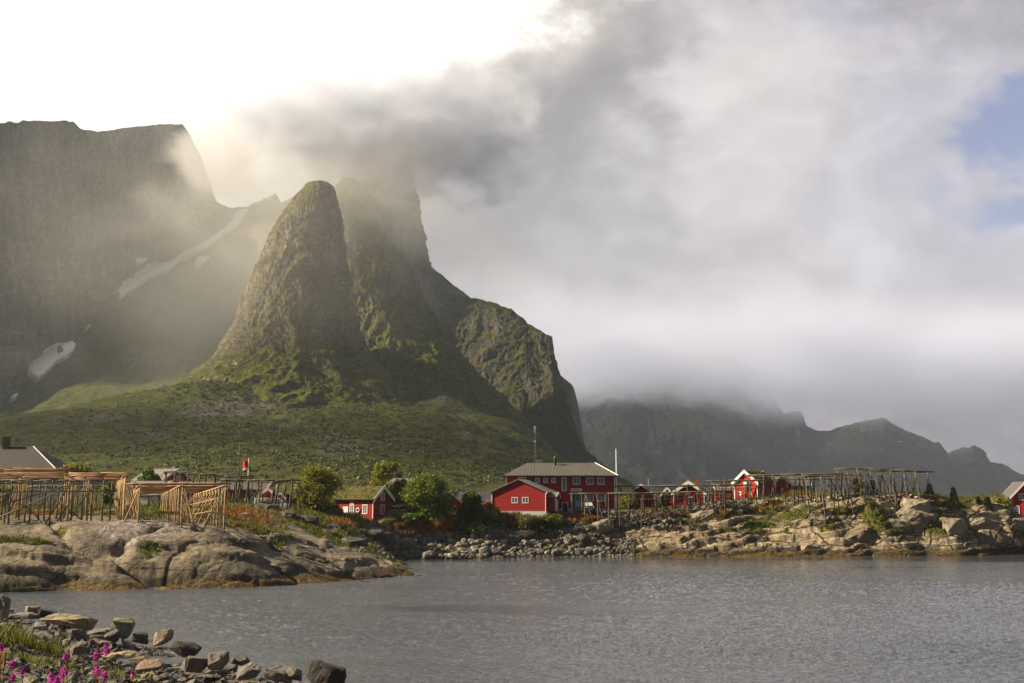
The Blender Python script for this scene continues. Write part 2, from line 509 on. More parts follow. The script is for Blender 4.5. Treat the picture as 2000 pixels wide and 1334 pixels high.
def loft(name, rows, Y0, front, back, nz, na, mat, amp, freq, seed=0.0, lean=0.0, vert=0.34):
    """A peak built in level rings. rows: (py, left px, right px); front/back: how far each ring reaches
    towards and away from the viewer, as a share of its half width."""
    rows = np.array(rows, float)
    py = np.linspace(rows[0, 0], rows[-1, 0], nz)
    # smooth interpolation
    l = np.interp(py, rows[:, 0], rows[:, 1]); r = np.interp(py, rows[:, 0], rows[:, 2])
    V = np.zeros((nz, na, 3))
    ang = np.linspace(0, 2 * np.pi, na, endpoint=False)
    for k in range(nz):
        f = k / (nz - 1)
        a = P(l[k], py[k], Y0 - lean * f); b = P(r[k], py[k], Y0 - lean * f)
        c = (a + b) / 2; hw = abs(b[0] - a[0]) / 2
        ff = np.interp(f, [0, 1], front); bb = np.interp(f, [0, 1], back)
        ca, sa = np.cos(ang), np.sin(ang)
        # a squarish oval with shoulders
        rr = 1.0 + 0.05 * np.cos(3 * ang + seed) 
        V[k, :, 0] = c[0] + hw * ca
        V[k, :, 1] = c[1] - np.where(sa > 0, sa * ff, sa * bb) * hw * rr
        V[k, :, 2] = c[2]
    N = np.zeros_like(V)
    W = np.concatenate([V[:, -1:], V, V[:, :1]], 1)
    N = grid_normals(W)[:, 1:-1]
    cen = V.mean(1, keepdims=True)
    flip = np.sign(((V - cen) * N).sum(-1).mean())
    N = N * flip
    N[..., 2] *= 0.6
    env = np.minimum(1.0, 0.35 + np.linspace(0, 1, nz) * 3)[:, None]
    V2 = rock_disp(V, N * env[..., None], amp, freq, seed=seed, vert=vert)
    top = V2[0].mean(0) + np.array([0, 0, 1.0])
    Vf = np.concatenate([V2.reshape(-1, 3), top[None]])
    F = grid_faces(nz, na, wrap=True)
    cap = np.array([[len(Vf) - 1, i, (i + 1) % na, (i + 1) % na] for i in range(na)])
    o = np_mesh(name, Vf, F, mat)
    bm = bmesh.new(); bm.from_mesh(o.data)
    bm.verts.ensure_lookup_table()
    for i in range(na):
        fc = bm.faces.new((bm.verts[len(Vf) - 1], bm.verts[i], bm.verts[(i + 1) % na])); fc.smooth = True
    bmesh.ops.recalc_face_normals(bm, faces=bm.faces[:])
    bm.to_mesh(o.data); bm.free()
    return structure(o)

def ridge(name, crest, foot, back, nu, nv, mat, amp, freq, prof=0.55, seed=0.0, nb=30):
    """A mountain wall: crest (px,py,Y) and foot (px,py,Y) lines, a face between and a back side."""
    cp_ = np.array([c[0] for c in crest], float); fp_ = np.array([c[0] for c in foot], float)
    crest = np.array([P(*c) for c in crest]); foot = np.array([P(*c) for c in foot])
    def resample(L, n):
        d = np.concatenate([[0], np.cumsum(np.linalg.norm(np.diff(L, axis=0), axis=1))]); d /= d[-1]
        s = np.linspace(0, 1, n)
        return np.stack([np.interp(s, d, L[:, i]) for i in range(3)], -1)
    d_ = np.concatenate([[0], np.cumsum(np.linalg.norm(np.diff(crest, axis=0), axis=1))]); d_ /= d_[-1]
    C = resample(crest, nu); pxs = np.interp(np.linspace(0, 1, nu), d_, cp_)
    Fo = np.stack([np.interp(pxs, fp_, foot[:, i]) for i in range(3)], -1)
    s = np.linspace(0, 1, nv)[:, None, None]
    z = s ** prof if prof != 1 else s       # horizontal share reached at height share s
    face = np.zeros((nv, nu, 3))
    face[..., 2:] = C[None, :, 2:] + (Fo - C)[None, :, 2:] * s
    h = s ** prof
    face[..., :2] = C[None, :, :2] + (Fo - C)[None, :, :2] * h
    sb = np.linspace(1, 0, nb, endpoint=False)[:, None, None]
    bk = np.repeat(C[None], nb, 0)
    bk[..., 1:2] += back * sb
    bk[..., 2:3] = bk[..., 2:3] * (1 - 0.75 * sb ** 1.6)
    V = np.concatenate([bk, face], 0)
    N = grid_normals(V)
    if (N[nb + nv // 2, :, 1].mean()) > 0: N = -N
    env = np.concatenate([np.full(nb, 0.45), np.minimum(1, 0.45 + 6 * np.linspace(0, 1, nv))])[:, None, None]
    V = rock_disp(V, N * env, amp, freq, seed=seed)
    return structure(np_mesh(name, V.reshape(-1, 3), grid_faces(*V.shape[:2]), mat))

# ------------------------------------------------------------------ the mountains
loft('mountain_peak', [(356, 612, 642), (362, 597, 650), (372, 592, 655), (385, 580, 658), (410, 560, 663), (460, 533, 671), (520, 506, 680),
                       (590, 481, 692), (650, 455, 706), (700, 424, 728), (740, 382, 768), (790, 325, 830), (850, 250, 910)],
     900, (1.0, 1.05), (1.0, 1.0), 500, 700, M_peak, 6.5, 0.024, seed=1.0, lean=60, vert=0.16)
loft('mountain_peak', [(349, 676, 690), (352, 665, 697), (364, 655, 706), (374, 652, 712), (386, 646, 730), (402, 632, 743), (450, 600, 770), (500, 590, 793),
                       (560, 580, 822), (620, 575, 848), (680, 572, 890), (740, 570, 948), (800, 560, 1005), (860, 550, 1062), (920, 540, 1120)],
     1060, (1.0, 0.9), (1.0, 1.0), 480, 660, M_green_peak, 7.0, 0.020, seed=4.0, lean=90, vert=0.2)
loft('mountain', [(235, 725, 775), (255, 705, 793), (295, 690, 806), (370, 660, 813), (410, 640, 819), (450, 600, 823), (510, 540, 838), (552, 530, 854),
                  (590, 520, 880), (660, 500, 930), (760, 480, 1010), (900, 450, 1080)],
     1300, (0.8, 0.8), (1.0, 1.0), 360, 480, M_wall, 10.0, 0.018, seed=8.0, lean=60)
ridge('mountain', [(700, 520, 1280), (800, 545, 1250), (855, 565, 1235), (900, 578, 1225), (960, 590, 1205), (1000, 604, 1190), (1040, 634, 1175), (1064, 650, 1165), (1080, 656, 1160),
                   (1086, 700, 1150), (1104, 760, 1140), (1125, 845, 1120), (1152, 885, 1100), (1200, 925, 1060), (1270, 970, 1020)],
      [(560, 900, 1110), (760, 900, 1100), (860, 905, 1090), (930, 910, 1080), (980, 915, 1070), (1020, 920, 1060), (1060, 925, 1050), (1090, 928, 1040), (1120, 930, 1030),
       (1150, 935, 1010), (1180, 942, 1000), (1210, 952, 990), (1240, 962, 980), (1270, 972, 970), (1300, 985, 960)],
      500, 480, 320, M_shoulder, 7.0, 0.020, prof=0.8, seed=12.0)
ridge('cliff', [(-900, 420, 1250), (-520, 330, 1230), (-330, 300, 1200), (-200, 262, 1150), (-100, 244, 1120), (0, 238, 1120), (70, 236, 1160), (130, 234, 1220), (147, 239, 1235), (152, 249, 1245), (190, 257, 1290), (225, 253, 1330),
                (260, 247, 1380), (330, 241, 1460), (357, 241, 1490), (364, 262, 1500), (385, 330, 1530), (420, 395, 1560), (470, 410, 1590), (540, 380, 1640)],
      [(-900, 900, 900), (-520, 900, 860), (-330, 880, 860), (-200, 850, 880), (-100, 820, 930), (0, 792, 1000), (40, 765, 1050), (80, 730, 1110), (100, 705, 1140), (125, 675, 1170), (150, 650, 1200), (180, 615, 1240),
       (210, 580, 1280), (250, 545, 1340), (290, 515, 1390), (320, 500, 1420), (370, 475, 1470), (420, 440, 1510), (470, 410, 1560), (540, 380, 1600)],
      600, 660, 360, M_wall, 17.0, 0.012, prof=1.25, seed=20.0)
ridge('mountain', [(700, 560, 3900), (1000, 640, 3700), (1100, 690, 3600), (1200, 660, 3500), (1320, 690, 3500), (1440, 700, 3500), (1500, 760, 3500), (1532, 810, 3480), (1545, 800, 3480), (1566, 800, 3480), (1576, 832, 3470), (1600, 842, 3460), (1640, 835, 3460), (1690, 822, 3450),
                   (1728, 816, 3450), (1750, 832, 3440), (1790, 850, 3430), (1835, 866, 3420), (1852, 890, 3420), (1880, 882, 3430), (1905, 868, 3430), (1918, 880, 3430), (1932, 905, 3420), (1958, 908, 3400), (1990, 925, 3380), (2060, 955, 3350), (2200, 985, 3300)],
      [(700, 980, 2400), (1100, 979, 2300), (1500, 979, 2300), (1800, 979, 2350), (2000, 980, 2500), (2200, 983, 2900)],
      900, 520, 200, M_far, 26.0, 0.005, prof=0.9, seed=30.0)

# the bowl, the spur and the green lower slopes
hill_pts = [P(*c) for c in [
    (0, 828, 560), (100, 808, 600), (200, 790, 650), (330, 757, 745), (420, 705, 850), (470, 690, 880),
    (-200, 850, 520), (-500, 880, 520),
    (0, 868, 470), (150, 845, 500), (300, 840, 540), (450, 800, 640), (450, 860, 500), (600, 850, 560), (600, 790, 715), (760, 800, 740), (540, 745, 830), (640, 760, 810), (720, 770, 815),
    (800, 770, 830), (900, 815, 750), (900, 870, 560), (1000, 850, 680), (1000, 905, 500), (1100, 900, 660), 
    (800, 880, 500), (700, 910, 420), (830, 760, 860), (900, 780, 870), (985, 830, 820), (1040, 868, 790), (1090, 900, 770), (1120, 925, 800), (1160, 968, 800), (1215, 1005, 800), (1160, 940, 560), (1215, 975, 560), (1270, 1005, 560), (1110, 960, 950), (1160, 1010, 950), (1280, 1020, 700), (1150, 1000, 1100),
    # bowl
    (0, 800, 1000), (100, 742, 1110), (200, 662, 1200), (270, 562, 1350), (400, 498, 1450), (480, 415, 1560),
    (100, 785, 960), (250, 745, 980), (330, 690, 1030), (400, 620, 1080), (450, 560, 1140), (500, 480, 1220), (560, 410, 1320), (600, 380, 1360), (350, 600, 1180), (200, 720, 1070),
    # hidden hollow behind the spur
    (200, 812, 760), (330, 785, 850), (60, 835, 720), (420, 740, 930),
    (-300, 850, 900), (-600, 870, 900)]]
for xx in (-420, -300, -200, -120, -40, 40):
    hill_pts.append(np.array([xx, 300.0, 9.0 if xx < 0 else 5.0]))
    hill_pts.append(np.array([xx * 0.8, 235.0, 4.0]))
for c in [(150, 300, -6), (120, 380, 2), (170, 480, 0), (250, 560, -10), (300, 800, -30), (330, 1100, -60), (0, 1300, 100), (150, 1400, 0), (-700, 330, 6), (-650, 240, 3)]:
    hill_pts.append(np.array(c, float))
hill_fit = tps_fit(hill_pts, 2e-5)
hr, hc = 520, 640
HY = np.geomspace(225, 1720, hr); HA = np.linspace(-0.78, 0.40, hc)
HX = HA[None, :] * HY[:, None]; HYY = np.repeat(HY[:, None], hc, 1)
HZ = tps_eval(hill_fit, HX, HYY)
HZ -= 420 * smooth(0.060, 0.10, HX / HYY + 0 * HZ) * smooth(690, 940, HYY)
hp = np.stack([HX.ravel(), HYY.ravel(), HZ.ravel()], -1)
sc_amp = smooth(240, 700, HYY)
HZ += (sc_amp * 1.0 * 14 * (fbm(hp * 0.012, 6, 0.52)).reshape(HZ.shape))
HZ += (0.25 + 0.75 * sc_amp) * 3.2 * np.abs(fbm(hp * 0.06 + 3, 5, 0.55)).reshape(HZ.shape)
def HH(x_, y_):
    """Height of the hillside at a place."""
    fy = np.clip(np.log(np.asarray(y_) / 225.0) / np.log(1720 / 225.0) * (hr - 1), 0, hr - 1.001)
    fa = np.clip((np.asarray(x_) / np.asarray(y_) + 0.78) / 1.18 * (hc - 1), 0, hc - 1.001)
    i, j = fy.astype(int), fa.astype(int); a, b = fy - i, fa - j
    return (HZ[i, j] * (1 - a) * (1 - b) + HZ[i + 1, j] * a * (1 - b) + HZ[i, j + 1] * (1 - a) * b + HZ[i + 1, j + 1] * a * b)
def hill_hit(px, py, y0=300.0, y1=1650.0, n=900):
    d = ray(px, py); d = d / d[1]
    ys = np.geomspace(y0, y1, n)
    below = HH(d[0] * ys, ys) > EYE + d[2] * ys
    if not below.any(): return None
    k = int(np.argmax(below)); yy = ys[k]
    return np.array([d[0] * yy, yy, EYE + d[2] * yy])
# scree runs (real stone cover)
scree = np.zeros(HZ.shape)
for (px_, py_, w_, l_, a_) in [(430, 805, 26, 44, 1.0), (480, 790, 26, 40, 1.0), (560, 815, 16, 30, .5), (910, 810, 12, 40, .55), (930, 850, 16, 36, .6), (640, 850, 14, 24, .6), (660, 880, 14, 22, .8),
                               (200, 815, 16, 22, .7), (110, 815, 14, 18, .6), (300, 850, 12, 14, .6), (980, 880, 14, 30, .7), (860, 770, 12, 40, .7), (440, 560, 40, 160, 0.8), (500, 520, 40, 140, 0.8), (390, 640, 40, 90, .55)]:
    c = hill_hit(px_, py_)
    if c is None: continue
    scree = np.maximum(scree, a_ * np.exp(-((HX - c[0]) / w_) ** 2 - ((HYY - c[1]) / l_) ** 2))
structure(np_mesh('hillside', np.stack([HX, HYY, HZ], -1).reshape(-1, 3), grid_faces(hr, hc), M_slope, {'scree': scree}))

# snow lying in the bowl
M_snow, tS, bS = material('snow')
tS.to(tS.ramp(tS.noise(tS.map(pos(tS), (1, 1, 1)), 0.09, 5, 0.6), [(0.3, (0.86, 0.87, 0.89)), (0.7, (0.94, 0.94, 0.94))]), bS.inputs['Base Color'])
bS.inputs['Roughness'].default_value = 0.8
tS.to(tS.bump(tS.noise(pos(tS), 0.25, 4), 0.4, 1.0), bS.inputs['Normal'])
# ------------------------------------------------------------------ snow patches in the bowl
def in_poly(px, py, poly):
    inside = np.zeros(px.shape, bool); n = len(poly)
    for i in range(n):
        x0, y0 = poly[i]; x1, y1 = poly[(i + 1) % n]
        c = ((y0 > py) != (y1 > py)) & (px < (x1 - x0) * (py - y0) / (y1 - y0 + 1e-9) + x0)
        inside ^= c
    return inside

_deps = bpy.context.evaluated_depsgraph_get()
def scene_hit(px, py):
    d = Vector(ray(px, py)).normalized()
    ok, loc, nor, idx, ob, mtx = scene.ray_cast(_deps, Vector((0, 0, EYE)), d)
    return (loc, nor, d) if ok else None

def snow_patch(poly, label, step=1.1):
    poly = np.array(poly, float)
    x0, y0 = poly.min(0) - 2; x1, y1 = poly.max(0) + 2
    nx, ny = int((x1 - x0) / step) + 2, int((y1 - y0) / step) + 2
    gx = x0 + np.arange(nx) * step; gy = y0 + np.arange(ny) * step
    XX, YY = np.meshgrid(gx, gy)
    jx = XX + 2.6 * (fbm(np.stack([XX.ravel() * .13, YY.ravel() * .13, 0 * XX.ravel()], -1), 3)).reshape(XX.shape)
    jy = YY + 2.6 * (fbm(np.stack([XX.ravel() * .13 + 40, YY.ravel() * .13, 0 * XX.ravel()], -1), 3)).reshape(XX.shape)
    ins = in_poly(jx, jy, poly)
    idx = -np.ones(ins.shape, int); V = []; nrm = []
    for i in range(ny):
        for j in range(nx):
            if ins[i, j]:
                h = scene_hit(XX[i, j], YY[i, j])
                if h is None: continue
                loc, nor, d = h
                if nor.dot(d) > 0: nor = -nor
                idx[i, j] = len(V); V.append(np.array(loc)); nrm.append(np.array(nor))
    # evening the snow out: a smooth bed thicker in the middle
    V = np.array(V)
    eye = np.array([0, 0, EYE]); dist = np.linalg.norm(V - eye, axis=1); dirs = (V - eye) / dist[:, None]
    def even(q, n):
        for it in range(n):
            W = q.copy()
            for a, b in ((0, 1), (1, 0), (0, -1), (-1, 0)):
                r = np.roll(np.roll(idx, a, 0), b, 1)
                m = (idx >= 0) & (r >= 0)
                W[idx[m]] += (q[r[m]] - q[idx[m]]) * 0.22
            q = W
        return q
    uu = (dirs[:, 0] / dirs[:, 1]); vv = dirs[:, 2] / dirs[:, 1]; uu = (uu - uu.mean()) / (uu.std() + 1e-6); vv = (vv - vv.mean()) / (vv.std() + 1e-6)
    A_ = np.stack([np.ones(len(uu)), uu, vv, uu * vv, uu ** 2, vv ** 2], 1)
    co = np.linalg.lstsq(A_, dist, rcond=None)[0]; bed = A_ @ co
    bed = bed - np.percentile(bed - dist, 88)          # an even bed that fills the hollows
    V = eye + dirs * bed[:, None]
    cen = Vector((0, 0, EYE))
    cnt = np.zeros(len(V))
    for a, b in ((0, 1), (1, 0), (0, -1), (-1, 0), (0, 2), (2, 0), (0, -2), (-2, 0)):
        r = np.roll(np.roll(idx, a, 0), b, 1); m = (idx >= 0) & (r >= 0); cnt[idx[m]] += 1
    nr = np.array(nrm); up = nr * 0.0 + np.array([0.35, -0.45, 0.6])
    up /= np.linalg.norm(up, axis=1)[:, None]
    top = V + up * (3.0 + 4.0 * cnt / 8)[:, None]
    F = []
    for i in range(ny - 1):
        for j in range(nx - 1):
            q = [idx[i, j], idx[i, j + 1], idx[i + 1, j + 1], idx[i + 1, j]]
            if min(q) >= 0: F.append([q[3], q[2], q[1], q[0]])
    F = np.array(F)
    n = len(V)
    # skirt down into the slope
    edges = {}
    for f in F:
        for k in range(4):
            e = (f[k], f[(k + 1) % 4]); edges[e] = edges.get(e, 0) + 1
    rim = [e for e in edges if (e[1], e[0]) not in edges]
    bot = V - up * 2.5
    S = [[b, a, n + a, n + b] for a, b in rim]
    o = np_mesh('snow_patch', np.concatenate([top, bot]), np.concatenate([F, np.array(S)]), M_snow)
    o['label'] = label; o['category'] = 'snow patch'; o['group'] = 'snow patches left in the bowl under the cliff'
    return o

bpy.context.view_layer.update(); _deps = bpy.context.evaluated_depsgraph_get()
snow_patch([(486, 411), (478, 424), (466, 440), (448, 455), (428, 469), (405, 485), (388, 498), (372, 505), (352, 512), (342, 519), (333, 530), (318, 537), (300, 540), (288, 548), (276, 558), (262, 569), (246, 578), (232, 588),
            (224, 576), (212, 571), (207, 563), (222, 562), (244, 550), (258, 548), (262, 536), (270, 530), (272, 522), (263, 511), (282, 510), (304, 516), (330, 516), (344, 504), (356, 494), (376, 488), (402, 474), (428, 455), (446, 440), (456, 424), (468, 413)],
           'long snow streak climbing diagonally along the foot of the dark cliff')
snow_patch([(380, 508), (392, 506), (408, 507), (404, 515), (392, 522), (384, 527), (380, 520)], 'small snow patch just below the long diagonal snow streak')
snow_patch([(140, 673), (146, 680), (142, 692), (128, 702), (108, 713), (98, 724), (84, 738), (72, 747), (64, 742), (55, 731), (54, 718), (70, 707), (80, 699), (84, 690), (104, 678), (124, 677)], 'broad white snow patch low at the foot of the dark cliff')
snow_patch([(160, 650), (168, 641), (178, 637), (174, 644), (164, 651)], 'thin sliver of snow between the long streak and the broad patch', 0.8)
snow_patch([(16, 783), (26, 778), (36, 775), (30, 783), (22, 788)], 'tiny lowest snow remnant above the green spur', 0.8)

# ------------------------------------------------------------------ islands and shore
isl = []
def shore_line(pts, depth=2.6, reach=5.0):
    for px_, py_ in pts:
        g = G(px_, py_, 0.0); isl.append(g)
        isl.append(np.array([g[0] * (1 - reach / g[1]), g[1] - reach, -depth]))
shore_line([(-220, 1172), (-100, 1166), (0, 1160), (130, 1153), (270, 1154), (420, 1150), (560, 1144), (700, 1135), (822, 1126)])
for c in [(860, 1118), (900, 1112)]:
    g = G(*c, 0.0); g[2] = -2; isl.append(g)
for c in [(-220, 1100, 94), (0, 1100, 94.5), (100, 1100, 96), (200, 1095, 97), (330, 1090, 99), (450, 1112, 98.5), (560, 1102, 104), (650, 1103, 107), (750, 1110, 112),
          (-220, 1045, 101), (0, 1042, 101), (60, 1032, 103), (180, 1024, 104), (260, 1030, 103), (350, 1032, 104), (430, 1035, 104.5), (500, 1050, 107), (560, 1066, 110), (640, 1078, 114.5), (720, 1090, 117.5), (785, 1108, 117.5),
          (-200, 1008, 130), (0, 1008, 128), (200, 1010, 126), (0, 1022, 110), (150, 1020, 110), (250, 1022, 110), (350, 1026, 110), (440, 1030, 110), (280, 1022, 118), (330, 1024, 116), (180, 1018, 116), (215, 990, 150), (430, 1004, 133), (100, 1000, 140), (330, 1006, 140),
          (470, 988, 141), (520, 992, 142), (560, 1002, 140), (600, 1010, 144), (650, 1021, 150), (700, 1036, 149), (560, 1044, 122), (500, 1030, 122), (620, 1056, 122), (660, 1062, 128), (745, 1056, 150), (720, 1020, 156), (785, 1048, 156),
          (680, 1010, 165), (728, 1013, 163), (766, 1016, 163), (600, 990, 160), (545, 992, 166), (480, 978, 166), (380, 985, 165), (280, 985, 165), (800, 1004, 166), (870, 1008, 166), (850, 1030, 162), (100, 985, 170), (-150, 985, 170),
          (900, 1066, 155), (900, 1046, 160), (830, 1062, 155), (1000, 1062, 157), (1000, 1030, 163), (1000, 1007, 169), (1060, 1052, 158), (1060, 1025, 163), (1090, 1001, 171), (1150, 1002, 170), (900, 1003, 173), (1200, 1005, 167), (1240, 1002, 167), (1200, 1042, 160),
          (1300, 1000, 166), (1300, 1050, 158), (1400, 990, 167), (1400, 1040, 159), (1500, 985, 168), (1500, 1028, 161), (1500, 1060, 157), (1600, 977, 168), (1600, 1010, 163), (1600, 1050, 158), (1700, 970, 168), (1700, 1003, 163), (1700, 1045, 158.5),
          (1800, 964, 168), (1800, 992, 164), (1800, 1040, 159.5), (1860, 986, 167), (1900, 1000, 167), (1900, 1022, 163), (1900, 1052, 160), (1095, 1002, 168), (1050, 1003, 168), (1150, 1003, 168), (1030, 1027, 163), (962, 1030, 163), (922, 1031, 163), (836, 1018, 163), (1253, 993, 178), (1346, 991, 178), (1300, 993, 186), (1457, 975, 181), (1400, 986, 180), (1420, 983, 193), (1527, 968, 190), (1556, 966, 199), (1250, 995, 192), (1142, 1004, 166), (1200, 1005, 166), (1300, 999, 171), (1400, 988, 171), (1013, 1004, 164), (960, 1006, 166), (1000, 1001, 177), (1000, 1000, 184), (1095, 1000, 184), (1190, 1000, 184), (1985, 1008, 167), (2070, 1008, 174), (1740, 967, 168), (1652, 969, 168), (1860, 990, 178), (1740, 968, 176), (1600, 970, 180), (1960, 1002, 178), (531, 998, 159), (545, 998, 163), (1980, 1006, 167), (1980, 1032, 162), (1980, 1062, 161), (2080, 1006, 167), (2080, 1052, 162)]:
    px_, py_, Y_ = c
    if px_ < 830: Y_ = Y_ * 1.05 if Y_ < 120 else (Y_ * 1.03 if py_ > 1040 else Y_)
    elif py_ > 1018: Y_ = Y_ * 1.045
    elif Y_ < 170: Y_ = Y_ + 4
    isl.append(P(px_, py_, Y_))
shore_line([(785, 1092), (815, 1093), (850, 1093)], 1.2, 5)
shore_line([(920, 1092), (1000, 1089), (1060, 1087), (1200, 1087), (1400, 1087), (1600, 1087), (1800, 1086), (2000, 1081), (2150, 1081)])
for g in [(-100, 205, 8), (-60, 205, 8), (-30, 200, 6.6), (0, 200, 6.6), (25, 200, 6.4), (50, 192, 7.2), (75, 195, 6.0), (95, 190, 5), (-120, 240, 5), (-50, 240, 5), (0, 240, 3), (30, 235, 1), (60, 225, -2), (100, 215, -2)]:
    isl.append(np.array(g, float))
isl_fit = tps_fit(isl, 1e-4, 0.012)
ir, ic = 640, 1150
IY = np.concatenate([np.linspace(88, 176, 560), np.linspace(176.5, 250, 81)[1:]])
IA = np.linspace(-0.66, 0.62, ic)
IX = IA[None, :] * IY[:, None]; IYY = np.repeat(IY[:, None], ic, 1)
IB = tps_eval(isl_fit, IX, IYY)

def rock_relief(X, Y, Z):
    xl = X.ravel(); yl = Y.ravel()
    p3 = np.stack([xl, yl, 0 * xl], -1)
    w1 = 1.6 * fbm(p3 * 0.12, 4); w2 = 1.6 * fbm(p3 * 0.12 + 50, 4)
    xw, yw = xl + w1, yl + w2
    # the far right shore: tilted slabs that overlap
    def slabs(a, lx, ly, off, tilt, crack, cw, seed):
        c, s = math.cos(a), math.sin(a)
        e = (xw * c + yw * s) / lx; n = (-xw * s + yw * c) / ly
        f1, f2, r1, r2, ox, oy = voronoi(e, n, seed)
        edge = f2 - f1
        return off * (r1 - 0.5) * 2 + tilt * (ox * (r2 * 0.8 + 0.2)) - tilt * 0.6 * oy * (r1 + .2) - crack * np.exp(-(edge / cw) ** 2), edge
    zb = Z.ravel()
    def terrace(thick, tilt, wob, rise, seed):
        k = (zb * 1.15 - tilt * xl + wob * fbm(p3 * 0.09 + seed, 4) + 0.25 * wob * fbm(p3 * 0.4 + seed, 4)) / thick
        fl = np.floor(k); f = k - fl
        st = smooth(0.0, rise, f) + 0.12 * (f - 1)
        # joints across each ledge
        f1, f2, r1, r2, ox, oy = voronoi((xl + 2.0 * fl + 1.5 * w2) / (6.5 * thick), fl * 1.37 + 0.4 * f + seed, int(seed))
        jo = np.exp(-((f2 - f1) / 0.10) ** 2)
        return thick * (st - f - 0.30) * 0.80 + thick * 0.16 * (r1 - 0.5) - thick * 0.22 * jo * smooth(0, .3, f), (f2 - f1) * smooth(0.02, rise + .15, f)
    h1, e1 = terrace(1.35, 0.12, 1.5, 0.30, 3.0)
    h2, e2 = terrace(0.5, 0.15, 1.0, 0.34, 8.0)
    h3, e3 = slabs(math.radians(-30), 1.6, 0.9, 0.10, 0.20, 0.16, 0.13, 9)
    right = 1.1 * h1 + 0.55 * h2 + 0.6 * h3 + 0.16 * fbm(p3 * 1.2, 5, 0.6)
    e1 = np.minimum(e1, e2 + 0.1)
    # the left promontory: smooth whalebacks parted by long joints
    def whale(a, lx, ly, dome, crack, cw, seed):
        c, s = math.cos(a), math.sin(a)
        e = (xw * c + yw * s) / lx; n = (-xw * s + yw * c) / ly
        f1, f2, r1, r2, ox, oy = voronoi(e, n, seed)
        edge = f2 - f1
        return dome * (0.35 - f1 ** 2) + 0.5 * dome * (r1 - 0.5) - crack * np.exp(-(edge / cw) ** 1.5) * fade, edge
    fade = 0.25 + 0.9 * smooth(-0.25, 0.2, fbm(p3 * 0.11 + 91, 3))
    g1, d1 = whale(math.radians(-14), 19.0, 7.0, 1.4, 1.9, 0.05, 21)
    g2, d2 = whale(math.radians(32), 8.5, 3.6, 0.35, 0.22, 0.035, 25)
    b1, q1 = terrace(1.9, -0.16, 1.6, 0.22, 13.0)
    left = 1.0 * g1 + g2 + 0.5 * b1 + 0.15 * h3 + 0.10 * fbm(p3 * 0.5, 4) + 0.04 * fbm(p3 * 2.3, 4, 0.6)
    wl = smooth(-6, -18, xl + 0 * yl) * smooth(136, 126, yl)
    knob = smooth(-6, -14, xl) * (1 - wl) * smooth(150, 144, yl)
    rough = 0.9 * np.abs(fbm(p3 * 0.28 + 7, 6, 0.6, ridged=True)) + 0.35 * fbm(p3 * 0.9, 4, .6)
    out_ = (left - 0.25) * wl + (1 - wl) * (right * (1 - knob) + knob * (rough + 0.3 * right))
    return out_.reshape(X.shape), (e1 * (1 - wl) + d1 * wl).reshape(X.shape), wl.reshape(X.shape)
IR, IE, IWL = rock_relief(IX, IYY, IB)
# how rocky each place is: the built-up flats behind the crest are even ground
flat = smooth(168, 175, IYY + 2.5 * fbm(np.stack([IX.ravel() * .08, IYY.ravel() * .08, 0 * IX.ravel()], -1), 3).reshape(IX.shape))
crest_r = smooth(38, 46, IX) * smooth(68, 62, IX)
flat = flat * (1 - 0.75 * crest_r * smooth(180, 174, IYY))
pathl = smooth(119, 124, IYY) * smooth(-20, -27, IX)
rel = np.clip(1 - flat - 0.75 * pathl * (1 - flat), 0.06, 1)
cobble = smooth(1.0, 0.2, np.hypot((IX + 7.0) / 17, (IYY - 162) / 8.0))
rel = rel * (1 - IWL * 0.62 * smooth(3.6, 5.4, IB))
rel = rel * (1 - 0.7 * cobble) * (0.45 + 0.55 * smooth(-0.5, 2.0, IB))
IZ = IB + IR * rel + 0.10 * fbm(np.stack([IX.ravel() * .5, IYY.ravel() * .5, 0 * IX.ravel()], -1), 4).reshape(IX.shape)

def IH(x_, y_):
    y_ = np.asarray(y_, float); x_ = np.asarray(x_, float)
    fy = np.clip(np.interp(y_, IY, np.arange(ir)), 0, ir - 1.001)
    fa = np.clip((x_ / np.maximum(y_, 1) + 0.66) / 1.28 * (ic - 1), 0, ic - 1.001)
    i, j = fy.astype(int), fa.astype(int); a, b = fy - i, fa - j
    return (IZ[i, j] * (1 - a) * (1 - b) + IZ[i + 1, j] * a * (1 - b) + IZ[i, j + 1] * (1 - a) * b + IZ[i + 1, j + 1] * a * b)
def isl_hit(px, py, y0=84.0, y1=240.0, n=1500):
    d = ray(px, py); d = d / d[1]
    ys = np.linspace(y0, y1, n)
    below = IH(d[0] * ys, ys) > EYE + d[2] * ys
    if not below.any(): return None
    yy = ys[int(np.argmax(below))]
    return np.array([d[0] * yy, yy, EYE + d[2] * yy])

